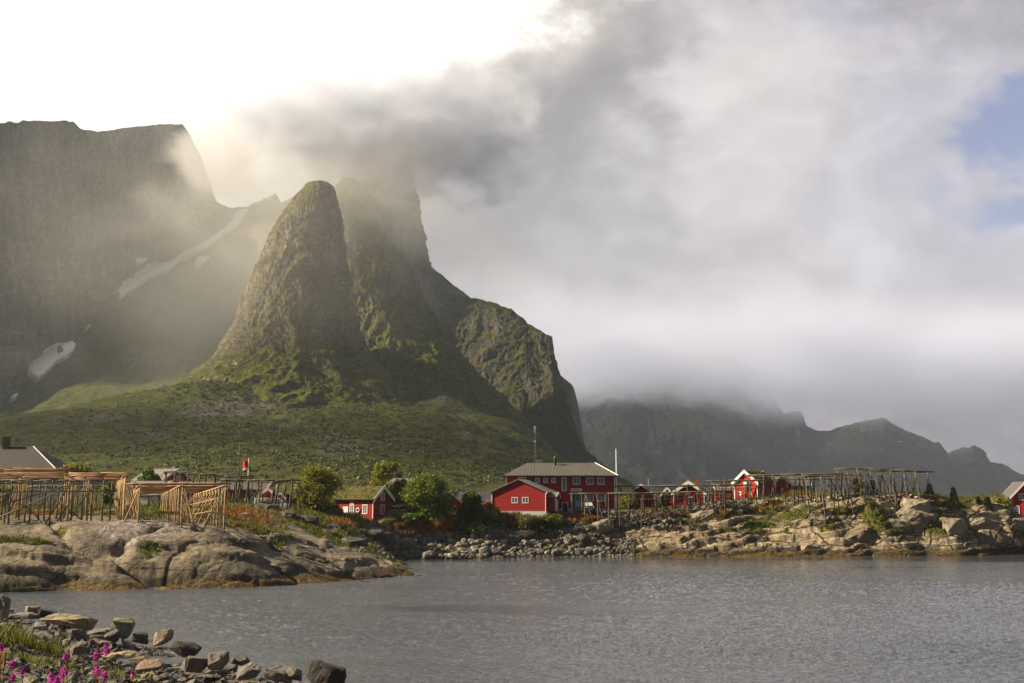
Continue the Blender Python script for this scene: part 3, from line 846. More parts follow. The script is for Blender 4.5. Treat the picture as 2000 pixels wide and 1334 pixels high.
# what covers the ground: grass, gravel
nz1 = fbm(np.stack([IX.ravel() * .16, IYY.ravel() * .16, 0 * IX.ravel() + 3], -1), 5, .6).reshape(IX.shape)
grass = 0.9 * flat - 0.15
grass = np.maximum(grass, (0.62 + 0.6 * nz1) * smooth(124, 134, IYY) * smooth(-8, -16, IX) - 0.05)
def gpatch(px, py, rx, ry, amt=1.0):
    global grass
    h = isl_hit(px, py)
    if h is None: return
    grass = np.maximum(grass, amt * np.exp(-(((IX - h[0]) / rx) ** 2 + ((IYY - h[1]) / ry) ** 2)))
for a in [(250, 1060, 2.0, 1.3), (285, 1072, 1.6, 1.2), (310, 1043, 1.8, 0.8), (20, 1055, 1.8, .7), (75, 1060, 1.2, .5), (520, 1040, 3, 2), (470, 1025, 3, 3), (600, 1030, 4, 2), (540, 1070, 1.2, .8),
          (1010, 1020, 7, 3.4), (1060, 1015, 6, 3), (960, 1030, 4, 3), (900, 1035, 3, 2.5), (1150, 1015, 5, 2.0), (1420, 1003, 3.0, .9), (1500, 997, 4, .9), (1560, 1000, 4.5, .9), (1480, 1022, 3, .7), (1640, 1000, 2, .8),
          (1700, 990, 2.5, .8), (1760, 985, 1.5, .8), (1710, 1020, 2.5, .7), (1420, 1030, 2, .6), (1620, 1035, 2, .6), (1350, 1025, 2, .7), (1770, 1025, 2, .7), (1830, 1030, 2, .7), (850, 1030, 6, 3)]:
    gpatch(*a)
grass = np.where(IX > 10, np.maximum(grass, smooth(0.16, 0.04, IE) * smooth(2.6, 4.0, IZ) * smooth(-0.15, 0.35, nz1) * 0.62), grass)
grass = np.where((IWL > .5), np.maximum(grass, smooth(0.10, 0.02, IE) * smooth(3.6, 5.0, IZ) * smooth(0.05, 0.4, nz1) * 0.8), grass)
grass = np.clip(grass + 0.55 * nz1 * (grass > 0.04), 0, 1)
gravel = np.zeros(IX.shape)
for px_, py_, rx, ry in [(280, 1022, 4.5, 5), (330, 1026, 4, 4), (215, 1018, 2.0, 3), (1100, 1002, 9, 2.2), (1180, 1003, 5, 1.6), (205, 1000, 1.2, 12)]:
    h = isl_hit(px_, py_)
    if h is not None: gravel = np.maximum(gravel, np.exp(-(((IX - h[0]) / rx) ** 2 + ((IYY - h[1]) / ry) ** 2) ** 1.5))
gravel = np.maximum(gravel, 0.9 * cobble)
grass *= 1 - 0.9 * np.clip(gravel * 1.4, 0, 1)

def mat_shore(name, rock=(0.34, 0.27, 0.18), tide=True):
    m, t, b = material(name)
    geo = t.new('ShaderNodeNewGeometry'); p = geo.outputs['Position']
    sp = t.new('ShaderNodeSeparateXYZ'); t.to(p, sp.inputs[0])
    n1 = t.noise(p, 0.22, 6, 0.62); n2 = t.noise(p, 1.6, 6, 0.7); n3 = t.noise(t.map(p, (1, 1, 3.5), (0.2, 0.3, 0)), 0.9, 6, 0.7)
    k = t.math('MULTIPLY_ADD', t.math('SUBTRACT', n2, 0.5), 0.7, n1)
    col = t.ramp(k, [(0.25, tuple(c * 0.40 for c in rock)), (0.42, tuple(c * 0.72 for c in rock)), (0.55, rock), (0.78, (rock[0] * 1.5, rock[1] * 1.48, rock[2] * 1.42))])
    # left promontory is greyer
    lf = t.smap(sp.outputs[0], -8, -20)
    col = t.mix(t.math('MULTIPLY', lf, 0.75), col, t.ramp(k, [(0.28, (0.030, 0.027, 0.025)), (0.5, (0.082, 0.070, 0.055)), (0.75, (0.19, 0.157, 0.108))]))
    # joints and cracks in the rock
    wpn = t.vmath('ADD', p, t.vmath('SCALE', t.noise(p, 0.6, 4, 0.6, color=True)).outputs[0]).outputs[0]
    ck = t.math('MINIMUM', t.math('MULTIPLY', t.vor(t.map(wpn, (.5, 1.2, 1.6), (0, 0, .35)), 0.30, 'DISTANCE_TO_EDGE'), 1.0), t.math('MULTIPLY_ADD', t.vor(t.map(wpn, (.6, 1.2, 1.8), (0, 0, -.4)), 1.3, 'DISTANCE_TO_EDGE'), 0.55, t.smap(n1, .45, .6, 0, .3)))
    crack = t.math('MULTIPLY', t.smap(ck, 0.045, 0.008), t.smap(sp.outputs[0], -24, -8, 0.35, 1.0))
    col = t.mix(t.math('MULTIPLY', crack, 0.8), col, (0.028, 0.024, 0.020))
    # dark lichen and ochre staining
    col = t.mix(t.math('MULTIPLY', t.smap(n3, 0.53, 0.64), 0.75), col, (0.050, 0.044, 0.038))
    col = t.mix(t.math('MULTIPLY', t.smap(t.noise(p, 0.5, 5, 0.7), 0.58, 0.72), 0.45), col, (0.30, 0.19, 0.075))
    if tide:
        zz = t.math('MULTIPLY_ADD', t.math('SUBTRACT', n1, 0.5), 1.6, sp.outputs[2])
        zz = t.math('MULTIPLY_ADD', t.math('SUBTRACT', n2, 0.5), 0.9, zz)
        col = t.mix(t.smap(zz, 1.5, 0.75), col, (0.050, 0.044, 0.038))       # splash zone
        wd = t.ramp(t.noise(p, 2.6, 5, 0.7), [(0.3, (0.012, 0.008, 0.003)), (0.5, (0.075, 0.045, 0.008)), (0.7, (0.20, 0.125, 0.018))])
        wf = t.math('MULTIPLY', t.smap(zz, 1.15, 0.45), t.smap(t.noise(p, 0.35, 5, 0.6), 0.32, 0.48))
        col = t.mix(wf, col, wd)
    gv = t.ramp(t.vor(p, 3.2, 'F1', 'Color'), [(0.2, (0.10, 0.085, 0.075)), (0.6, (0.20, 0.165, 0.145)), (0.9, (0.30, 0.26, 0.23))])
    col = t.mix(t.smap(t.attr('gravel'), 0.25, 0.6), col, gv)
    ga = t.math('MULTIPLY_ADD', t.math('SUBTRACT', n2, 0.5), 0.5, t.attr('grass'))
    gc = t.ramp(t.noise(p, 0.5, 6, 0.7), [(0.28, (0.030, 0.026, 0.008)), (0.42, (0.052, 0.060, 0.010)), (0.55, (0.10, 0.105, 0.014)), (0.66, (0.17, 0.115, 0.022)), (0.8, (0.22, 0.11, 0.022))])
    col = t.mix(t.smap(ga, 0.28, 0.5), col, gc)
    t.to(col, b.inputs['Base Color'])
    b.inputs['Roughness'].default_value = 0.85; b.inputs['Specular IOR Level'].default_value = 0.25
    h = t.math('ADD', t.math('MULTIPLY', n2, 0.5), t.math('ADD', t.math('MULTIPLY', n3, 0.8), t.math('MULTIPLY', t.noise(p, 6.0, 5, 0.7), 0.18)))
    h = t.math('SUBTRACT', h, t.math('MULTIPLY', crack, 0.9))
    h = t.math('MULTIPLY', h, t.smap(sp.outputs[0], -24, -8, 0.45, 1.0))
    t.to(t.bump(h, 0.9, 0.40), b.inputs['Normal'])
    return m
M_shore = mat_shore('shore_rock')
structure(np_mesh('rocky_shore', np.stack([IX, IYY, IZ], -1).reshape(-1, 3), grid_faces(ir, ic), M_shore, {'grass': grass, 'gravel': gravel}))

# ------------------------------------------------------------------ the bank the viewer stands on
edge_px = [(-120, 1170), (0, 1190), (60, 1204), (150, 1231), (240, 1258), (330, 1284), (400, 1305), (500, 1325), (600, 1340), (690, 1356), (770, 1400), (830, 1480)]
fg = []
for c in edge_px:
    g = G(*c, 0.0); fg.append(g)
    fg.append(g + np.array([2.2, 3.6, -2.2]))
for g in [(-14, 20, 5.9), (-13, 26, 4.9), (-20, 40, 3.5), (-30, 60, 1.4), (-37, 72, 0.1), (-60, 80, 2), (-44, 55, 4.5), (-25, 20, 7), (-25, 35, 5.3), (-8, 25, 3.9), (-10, 35, 1.9), (-13, 45, 0.3), (-19, 56, -0.8), (-6, 20, 4.7), (-4, 30, 1.6), (-6, 40, 0.0), (-24, 50, 1.6), (-15, 40, 2.2),
          (-3, 15, 5.0), (2, 12, 4.0), (2, 20, 2.0), (0, 0, 6.6), (0, 6, 5.9), (-5, 0, 6.7), (6, 0, 6.2), (-4, 10, 6.15), (-7, 12, 6.2), (6, 8, 4.2), (-30, 0, 8), (14, 0, 3), (12, 10, 0.5), (10, 22, -2), (20, 0, -1), (-60, 30, 8)]:
    fg.append(np.array(g, float))
fg_fit = tps_fit(fg, 1e-5, 0.02)
fr, fc = 300, 330
FY = np.concatenate([np.linspace(-6, 8, 20), np.linspace(8.3, 100, 280)])
FXs = np.concatenate([np.linspace(-62, -30, 60), np.linspace(-29.8, 18, 270)])
FX = np.repeat(FXs[None], fr, 0); FYY = np.repeat(FY[:, None], fc, 1)
FZ = tps_eval(fg_fit, FX, FYY)
p3 = np.stack([FX.ravel(), FYY.ravel(), 0 * FX.ravel()], -1)
FZ += (0.22 * fbm(p3 * 0.5, 4) + 0.12 * fbm(p3 * 1.7, 4)).reshape(FZ.shape) - 0.10 * smooth(16, 34, FYY)
def FH(x_, y_):
    y_ = np.asarray(y_, float); x_ = np.asarray(x_, float)
    fy = np.clip(np.interp(y_, FY, np.arange(fr)), 0, fr - 1.001); fx = np.clip(np.interp(x_, FXs, np.arange(fc)), 0, fc - 1.001)
    i, j = fy.astype(int), fx.astype(int); a, b = fy - i, fx - j
    return (FZ[i, j] * (1 - a) * (1 - b) + FZ[i + 1, j] * a * (1 - b) + FZ[i, j + 1] * (1 - a) * b + FZ[i + 1, j + 1] * a * b)
def bank_hit(px, py, y0=4.0, y1=98.0, n=1800):
    d = ray(px, py); d = d / d[1]
    ys = np.linspace(y0, y1, n)
    below = FH(d[0] * ys, ys) > EYE + d[2] * ys
    if not below.any(): return None
    yy = ys[int(np.argmax(below))]
    return np.array([d[0] * yy, yy, EYE + d[2] * yy])
fgrass = np.clip(smooth(-9, -17, FX + 0.35 * (FYY - 20)) * smooth(50, 35, FYY) + 0.5 * fbm(p3 * 0.3 + 5, 4).reshape(FX.shape), 0, 1)
M_bank = mat_shore('bank_soil', rock=(0.15, 0.13, 0.115), tide=True)
structure(np_mesh('shore_bank', np.stack([FX, FYY, FZ], -1).reshape(-1, 3), grid_faces(fr, fc), M_bank, {'grass': fgrass, 'gravel': np.full(FX.shape, 0.8) * (fgrass < .4)}))

# ------------------------------------------------------------------ water
wy = np.concatenate([[-180, -40, 0, 12, 22], np.geomspace(30, 178, 640), [200, 260, 400, 900, 2000, 4700]])
wa = np.concatenate([[-113, -30, -6, -1.5], np.linspace(-0.62, 0.62, 860), [1.5, 6, 30, 113]])
WX = np.clip(wa[None, :] * np.maximum(wy, 30)[:, None], -1650, 3300); WY = np.repeat(wy[:, None], len(wa), 1)
q = np.stack([WX.ravel(), WY.ravel(), 0 * WX.ravel()], -1).astype(np.float32)
gust = np.clip(0.62 + 1.0 * fbm(q * np.array([0.022, 0.055, 1]), 4), 0.18, 1.5)
q[:, 0] += 0.6 * perlin(q * 0.3)
wz = 0.085 * fbm(q * np.array([0.42, 0.95, 1]), 4, 0.62, ridged=True) + 0.06 * fbm(q * np.array([1.3, 2.6, 1]) + 9, 3, 0.6, ridged=True) + 0.05 * perlin(q * np.array([0.12, 0.3, 1]))
calm = 1 - 0.93 * smooth(142, 152, WY.ravel() + 5 * perlin(q * 0.05) - 0.02 * np.abs(WX.ravel()))
inner = (np.abs(WX.ravel()) < 0.63 * np.maximum(WY.ravel(), 30)) & (WY.ravel() > 29) & (WY.ravel() < 180)
wz = wz * gust * calm * inner * 1.5
M_water, tW, bW = material('fjord_water')
bW.inputs['Base Color'].default_value = (0.066, 0.074, 0.090, 1)
bW.inputs['Roughness'].default_value = 0.035; bW.inputs['IOR'].default_value = 1.333
pw = pos(tW)
hh = tW.math('ADD', tW.noise(tW.map(pw, (1.6, 3.4, 1)), 1.0, 4, 0.6), tW.math('MULTIPLY', tW.noise(tW.map(pw, (5, 9, 1)), 1.0, 3, 0.6), 0.4))
hh = tW.math('MULTIPLY', hh, tW.attr('rough'))
tW.to(tW.bump(hh, 1.0, 0.20), bW.inputs['Normal'])
structure(np_mesh('water', np.stack([WX.ravel(), WY.ravel(), wz], -1), grid_faces(len(wy), len(wa)), M_water, {'rough': gust * calm}))

# ------------------------------------------------------------------ the air
M_haze = bpy.data.materials.new('haze_air'); M_haze.use_nodes = True
th = NT(M_haze); th.n.remove(th.n['Principled BSDF'])
pv = th.new('ShaderNodeVolumePrincipled'); pv.inputs['Color'].default_value = (0.74, 0.86, 1.0, 1)
pv.inputs['Density'].default_value = 0.00007; pv.inputs['Anisotropy'].default_value = 0.25
th.to(pv.outputs[0], th.n['Material Output'].inputs['Volume'])
hz = MB().box(-1750, 3400, -200, 4900, -4, 1500).build('haze', M_haze)
stuff(hz, 'pale even haze filling the air between the shore and the mountains')

def cloud(name, label, c, r, dens, scale, seed=0.0, lo=0.25, hi=1.0, rag=2.2, aniso=0.0, col=(0.80, 0.83, 0.93), base=None, top=None):
    """A bank of mist: an oval body of air whose density thins out towards its rim."""
    m = bpy.data.materials.new(name + '_mist'); m.use_nodes = True
    t = NT(m); t.n.remove(t.n['Principled BSDF'])
    pvv = t.new('ShaderNodeVolumePrincipled'); pvv.inputs['Color'].default_value = (*col, 1); pvv.inputs['Anisotropy'].default_value = aniso
    oc = objco(t)                      # the body is a unit ball scaled to size
    ln = t.vmath('LENGTH', oc).outputs['Value']
    wp = t.new('ShaderNodeNewGeometry').outputs['Position']
    n = t.noise(t.map(wp, (1, 1, 1.3), (0, 0, 0), (seed * 370, seed * 110, 0)), scale, 6, 0.6, 0.4)
    fall = t.smap(ln, 1.0, 0.15)
    k = t.math('MULTIPLY_ADD', t.math('SUBTRACT', n, 0.5), rag, fall)
    d = t.math('MULTIPLY', t.smap(k, lo, hi), dens)
    d = t.math('MULTIPLY', d, t.smap(ln, 1.0, 0.8))
    if base is not None:       # a level, slightly ragged underside
        zz = t.new('ShaderNodeSeparateXYZ'); t.to(wp, zz.inputs[0])
        hz_ = t.math('MULTIPLY_ADD', t.math('SUBTRACT', t.noise(wp, scale * 0.8, 6, 0.6), 0.5), base[1] * 4.6, zz.outputs[2])
        d = t.math('MULTIPLY', d, t.smap(hz_, base[0], base[0] + base[1]))
        if top is not None: d = t.math('MULTIPLY', d, t.smap(hz_, top[1], top[0], 0.015, 1.0))
    t.to(d, pvv.inputs['Density'])
    t.to(pvv.outputs[0], t.n['Material Output'].inputs['Volume'])
    bm = bmesh.new(); bmesh.ops.create_icosphere(bm, subdivisions=3, radius=1.0)
    me = bpy.data.meshes.new(name); bm.to_mesh(me); bm.free(); me.materials.append(m)
    o = link(bpy.data.objects.new(name, me)); o.location = tuple(c); o.scale = r
    m.volume_intersection_method = 'FAST' if hasattr(m, 'volume_intersection_method') else None
    stuff(o, label, 'cloud'); o['group'] = 'cloud banks around the summits'
    return o
def over(target, z):
    """The place at height z from which the sun throws its shade on the target."""
    k_ = (z - target[2]) / sun_dir.z
    return (target[0] + sun_dir.x * k_, target[1] + sun_dir.y * k_, z)
cloud('cloud', 'sunlit wisp of cloud spilling over the edge of the dark left cliff', P(440, 315, 1330), (125, 70, 100), 0.022, 0.016, 1.0, col=(.88, .88, .9))
cloud('cloud', 'cloud cap wrapped round the summit behind the rock pinnacle', P(735, 265, 1225), (290, 120, 125), 0.026, 0.0145, 2.0, lo=0.1, hi=0.9, rag=2.9)
cloud('cloud', 'low cloud bank lying on the far mountains across the fjord', P(1640, 640, 2700)[:2].tolist() + [560], (1900, 880, 400), 0.0075, 0.0030, 4.0, lo=-0.25, hi=1.0, rag=2.9, base=(222, 80), top=(300, 560), col=(.77, .82, 1.0))
cloud('cloud', 'thin sunlit mist drifting between the pinnacle and the peak behind it', P(590, 480, 1015), (260, 80, 190), 0.0068, 0.009, 5.0, lo=0.0, hi=0.9, col=(.9, .9, .9))
cloud('cloud', 'unseen high cloud added out of view to shade the lower slopes', over((0, 560, 60), 660), (250, 210, 60), 0.010, 0.012, 6.0, lo=-0.1, hi=0.9)  # added off to the left, out of view, for the shade it casts
cloud('cloud', 'smaller unseen cloud added beside it to shade the grassy left spur', over((-285, 530, 60), 640), (180, 160, 50), 0.010, 0.012, 7.0, lo=-0.1, hi=0.9)  # second unseen cloud, put in to darken the left spur
cloud('cloud', 'small unseen cloud added out of view to shade the bowl', over((-320, 1060, 160), 640), (190, 130, 50), 0.05, 0.010, 8.0, lo=-0.3, hi=0.6)  # third unseen cloud, added because the cliff's shadow misses the bowl
cloud('cloud', 'faint golden mist hanging in the sun before the pinnacle and the bowl', P(400, 470, 800), (270, 85, 200), 0.0020, 0.008, 9.0, lo=-0.1, hi=1.0, rag=1.8, col=(.95, .93, .90))
# ------------------------------------------------------------------ building materials
def mat_boards(name, col, vertical=True, width=0.16, var=0.18, rough=0.75):
    m, t, b = material(name)
    oc = objco(t); s = t.new('ShaderNodeSeparateXYZ'); t.to(oc, s.inputs[0])
    run = t.math('ADD', s.outputs[0], s.outputs[1]) if vertical else s.outputs[2]
    k = t.math('DIVIDE', run, width)
    fr = t.math('FRACT', k); fl = t.math('FLOOR', k)
    groove = t.smap(t.math('ABSOLUTE', t.math('SUBTRACT', fr, 0.5)), 0.5, 0.40)
    wn = t.new('ShaderNodeTexWhiteNoise'); wn.noise_dimensions = '1D'; t.to(fl, wn.inputs['W'])
    st = t.noise(t.map(oc, (3, 3, 0.5) if vertical else (0.5, 0.5, 3)), 1.3, 5, 0.65)
    f = t.math('ADD', t.math('MULTIPLY', wn.outputs[0], 0.5), t.math('MULTIPLY', st, 0.6))
    c = t.ramp(f, [(0.2, tuple(q * (1 - var) for q in col)), (0.85, tuple(q * (1 + var) for q in col))])
    t.to(c, b.inputs['Base Color']); b.inputs['Roughness'].default_value = rough; b.inputs['Specular IOR Level'].default_value = 0.25
    t.to(t.bump(groove, 0.9, 0.03), b.inputs['Normal'])
    return m
def mat_metal_roof(name, col, pitch=0.25):
    m, t, b = material(name)
    oc = objco(t); s = t.new('ShaderNodeSeparateXYZ'); t.to(oc, s.inputs[0])
    w = t.math('SINE', t.math('MULTIPLY', s.outputs[0], 2 * math.pi / pitch))
    c = t.ramp(t.noise(oc, 0.8, 5, 0.65), [(0.3, tuple(q * 0.75 for q in col)), (0.7, tuple(q * 1.2 for q in col))])
    t.to(c, b.inputs['Base Color']); b.inputs['Roughness'].default_value = 0.6
    t.to(t.bump(w, 0.6, 0.04), b.inputs['Normal'])
    return m
def mat_glass(name):
    m, t, b = material(name)
    c = t.ramp(t.noise(objco(t), 0.9, 2), [(0.4, (0.05, 0.07, 0.10)), (0.65, (0.10, 0.13, 0.17))])
    t.to(c, b.inputs['Base Color']); b.inputs['Roughness'].default_value = 0.06; b.inputs['Specular IOR Level'].default_value = 0.9
    return m
M_red = mat_boards('red_boards', (0.28, 0.011, 0.009))
M_redh = mat_boards('red_weatherboard', (0.27, 0.011, 0.010), vertical=False, width=0.20)
M_bright = mat_boards('bright_red_boards', (0.42, 0.020, 0.009))
M_whiteb = mat_boards('white_boards', (0.62, 0.60, 0.58), width=0.14, var=0.06)
M_white = mat_simple('white_paint', (0.74, 0.73, 0.70), 0.55, 0.06, 2.0)
M_found = mat_simple('pale_concrete', (0.46, 0.46, 0.47), 0.9, 0.18, 1.5, 0.3)
M_step = mat_simple('blue_grey_concrete', (0.13, 0.15, 0.19), 0.9, 0.2, 2.0, 0.3)
M_glass = mat_glass('window_glass')
M_grey_roof = mat_metal_roof('grey_sheet_roof', (0.085, 0.073, 0.065))
M_pale_roof = mat_metal_roof('pale_sheet_roof', (0.15, 0.135, 0.125))
M_brown_roof = mat_metal_roof('brown_sheet_roof', (0.075, 0.050, 0.042))
M_dark_roof = mat_metal_roof('dark_sheet_roof', (0.035, 0.036, 0.045))
M_slate = mat_simple('slate_roof', (0.032, 0.027, 0.024), 0.75, 0.4, 5.0, 0.6, stretch=(1, 1, 3))
M_brick = mat_simple('brick', (0.26, 0.075, 0.035), 0.9, 0.3, 6.0, 0.4)
M_dark = mat_simple('dark_iron', (0.025, 0.025, 0.027), 0.5, 0.2, 4)
M_steel = mat_simple('galvanised_steel', (0.40, 0.41, 0.42), 0.45, 0.15, 4, metal=0.7)
M_doorw = mat_simple('pale_blue_door', (0.34, 0.40, 0.48), 0.6, 0.08, 2)
M_doord = mat_boards('dark_red_door', (0.07, 0.010, 0.010))
M_pole_grey = mat_simple('weathered_pole', (0.10, 0.084, 0.062), 0.9, 0.45, 1.6, 0.5, stretch=(6, 6, 0.8))
M_pole_dark = mat_simple('old_dark_pole', (0.15, 0.135, 0.105), 0.9, 0.4, 1.6, 0.5, stretch=(6, 6, 0.8))
M_pole_new = mat_simple('fresh_peeled_pole', (0.37, 0.255, 0.125), 0.8, 0.32, 1.6, 0.4, stretch=(6, 6, 0.8))
M_rail_new = mat_simple('orange_brown_pole', (0.32, 0.18, 0.085), 0.85, 0.4, 1.2, 0.4, stretch=(0.6, 6, 6))
M_bark = mat_simple('bark', (0.085, 0.068, 0.05), 0.95, 0.4, 5, 0.6, stretch=(3, 3, .6))

def mat_leaf(name, dark, mid, light, trans=0.35):
    m, t, b = material(name)
    g = t.new('ShaderNodeNewGeometry')
    n = t.noise(g.outputs['Position'], 0.9, 3, 0.6)
    r = t.math('MULTIPLY_ADD', t.math('SUBTRACT', g.outputs['Random Per Island'], 0.5), 0.55, n)
    c = t.ramp(r, [(0.25, dark), (0.5, mid), (0.78, light)])
    t.to(c, b.inputs['Base Color']); b.inputs['Roughness'].default_value = 0.6; b.inputs['Specular IOR Level'].default_value = 0.3
    tr = t.new('ShaderNodeBsdfTranslucent'); t.to(c, tr.inputs[0])
    mx = t.new('ShaderNodeMixShader'); mx.inputs[0].default_value = trans
    t.to(b.outputs[0], mx.inputs[1]); t.to(tr.outputs[0], mx.inputs[2])
    t.to(mx.outputs[0], t.n['Material Output'].inputs[0])
    return m
M_leaf = mat_leaf('willow_leaves', (0.05, 0.06, 0.006), (0.17, 0.18, 0.012), (0.34, 0.31, 0.022))
M_leaf2 = mat_leaf('bright_leaves', (0.035, 0.06, 0.008), (0.115, 0.17, 0.014), (0.25, 0.29, 0.028))
M_leafd = mat_leaf('dark_leaves', (0.022, 0.038, 0.008), (0.062, 0.095, 0.012), (0.13, 0.17, 0.02))
M_leafy = mat_leaf('yellow_green_leaves', (0.07, 0.085, 0.008), (0.18, 0.18, 0.016), (0.32, 0.25, 0.03))
M_needle = mat_leaf('spruce_needles', (0.010, 0.022, 0.008), (0.026, 0.046, 0.014), (0.055, 0.075, 0.02), 0.15)
M_grass = mat_leaf('shore_grass', (0.045, 0.055, 0.010), (0.115, 0.125, 0.016), (0.22, 0.20, 0.030))
M_sorrel = mat_leaf('rusty_weeds', (0.10, 0.045, 0.012), (0.25, 0.10, 0.022), (0.40, 0.19, 0.035))
M_turf = mat_leaf('roof_turf_blades', (0.060, 0.060, 0.012), (0.14, 0.125, 0.022), (0.27, 0.20, 0.045))
M_dry = mat_leaf('dry_grass_blades', (0.14, 0.10, 0.03), (0.34, 0.25, 0.09), (0.55, 0.42, 0.19))
M_turfbase = mat_simple('turf', (0.085, 0.075, 0.020), 1.0, 0.5, 1.2, 0.8)

# ------------------------------------------------------------------ building kit
_wcache = {}
def window(parent, W, D, face, u_, zc, w, h, cols=2, rows=2, fw=0.13, mat=None, name='window'):
    """A framed window hung on one face of a house; u_ runs along the face as seen from outside."""
    mat = mat or M_white
    key = (round(w, 2), round(h, 2), cols, rows, fw, mat.name, name)
    if key not in _wcache:
        f = MB()
        f.box(-w / 2, w / 2, -0.07, 0.02, h / 2 - fw, h / 2); f.box(-w / 2, w / 2, -0.07, 0.02, -h / 2, -h / 2 + fw)
        f.box(-w / 2, -w / 2 + fw, -0.067, 0.02, -h / 2 + fw, h / 2 - fw); f.box(w / 2 - fw, w / 2, -0.067, 0.02, -h / 2 + fw, h / 2 - fw)
        iw, ih = w - 2 * fw, h - 2 * fw
        for c in range(1, cols):
            x_ = -iw / 2 + iw * c / cols; f.box(x_ - 0.035, x_ + 0.035, -0.06, 0.01, -ih / 2, ih / 2)
        for r in range(1, rows):
            z_ = -ih / 2 + ih * r / rows; f.box(-iw / 2, iw / 2, -0.055, 0.01, z_ - 0.02, z_ + 0.02)
        fo = f.build(name, mat); po = MB().box(-iw / 2, iw / 2, -0.025, 0.015, -ih / 2, ih / 2).build('pane', M_glass)
        _wcache[key] = (fo.data, po.data)
        bpy.data.objects.remove(fo); bpy.data.objects.remove(po)
    fd, pd = _wcache[key]
    fo = bpy.data.objects.new(name, fd); link(fo, parent)
    po = bpy.data.objects.new('pane', pd); link(po, fo)
    if face == 'front': fo.location = (u_, 0, zc)
    elif face == 'right': fo.location = (W / 2, u_, zc); fo.rotation_euler = (0, 0, math.pi / 2)
    elif face == 'left': fo.location = (-W / 2, u_, zc); fo.rotation_euler = (0, 0, -math.pi / 2)
    return fo

def slab(mb, a, b, c, d, th):
    """A slab whose underside is the quad a b c d and whose thickness th goes along its normal (up)."""
    a, b, c, d = [Vector(q) for q in (a, b, c, d)]
    n = (b - a).cross(d - a).normalized()
    if n.z < 0: n = -n
    mb.quad_prism([a, b, c, d], [a + n * th, b + n * th, c + n * th, d + n * th])

def blades_on(mb, a, b, c, d, n, h0, h1, th=0.0):
    """Grass blades rooted on a sloping quad."""
    a, b, c, d = [Vector(q) for q in (a, b, c, d)]
    nn = (b - a).cross(d - a).normalized()
    if nn.z < 0: nn = -nn
    for _ in range(n):
        s, q = rnd.random(), rnd.random()
        p = a * (1 - s) * (1 - q) + b * s * (1 - q) + c * s * q + d * (1 - s) * q + nn * th
        h = rnd.uniform(h0, h1); w = rnd.uniform(0.03, 0.08); an = rnd.uniform(0, 6.28)
        e = Vector((math.cos(an), math.sin(an), 0)) * w
        tip = p + Vector((rnd.uniform(-.12, .12), rnd.uniform(-.12, .12), h))
        mb.poly([p - e, p + e, tip])

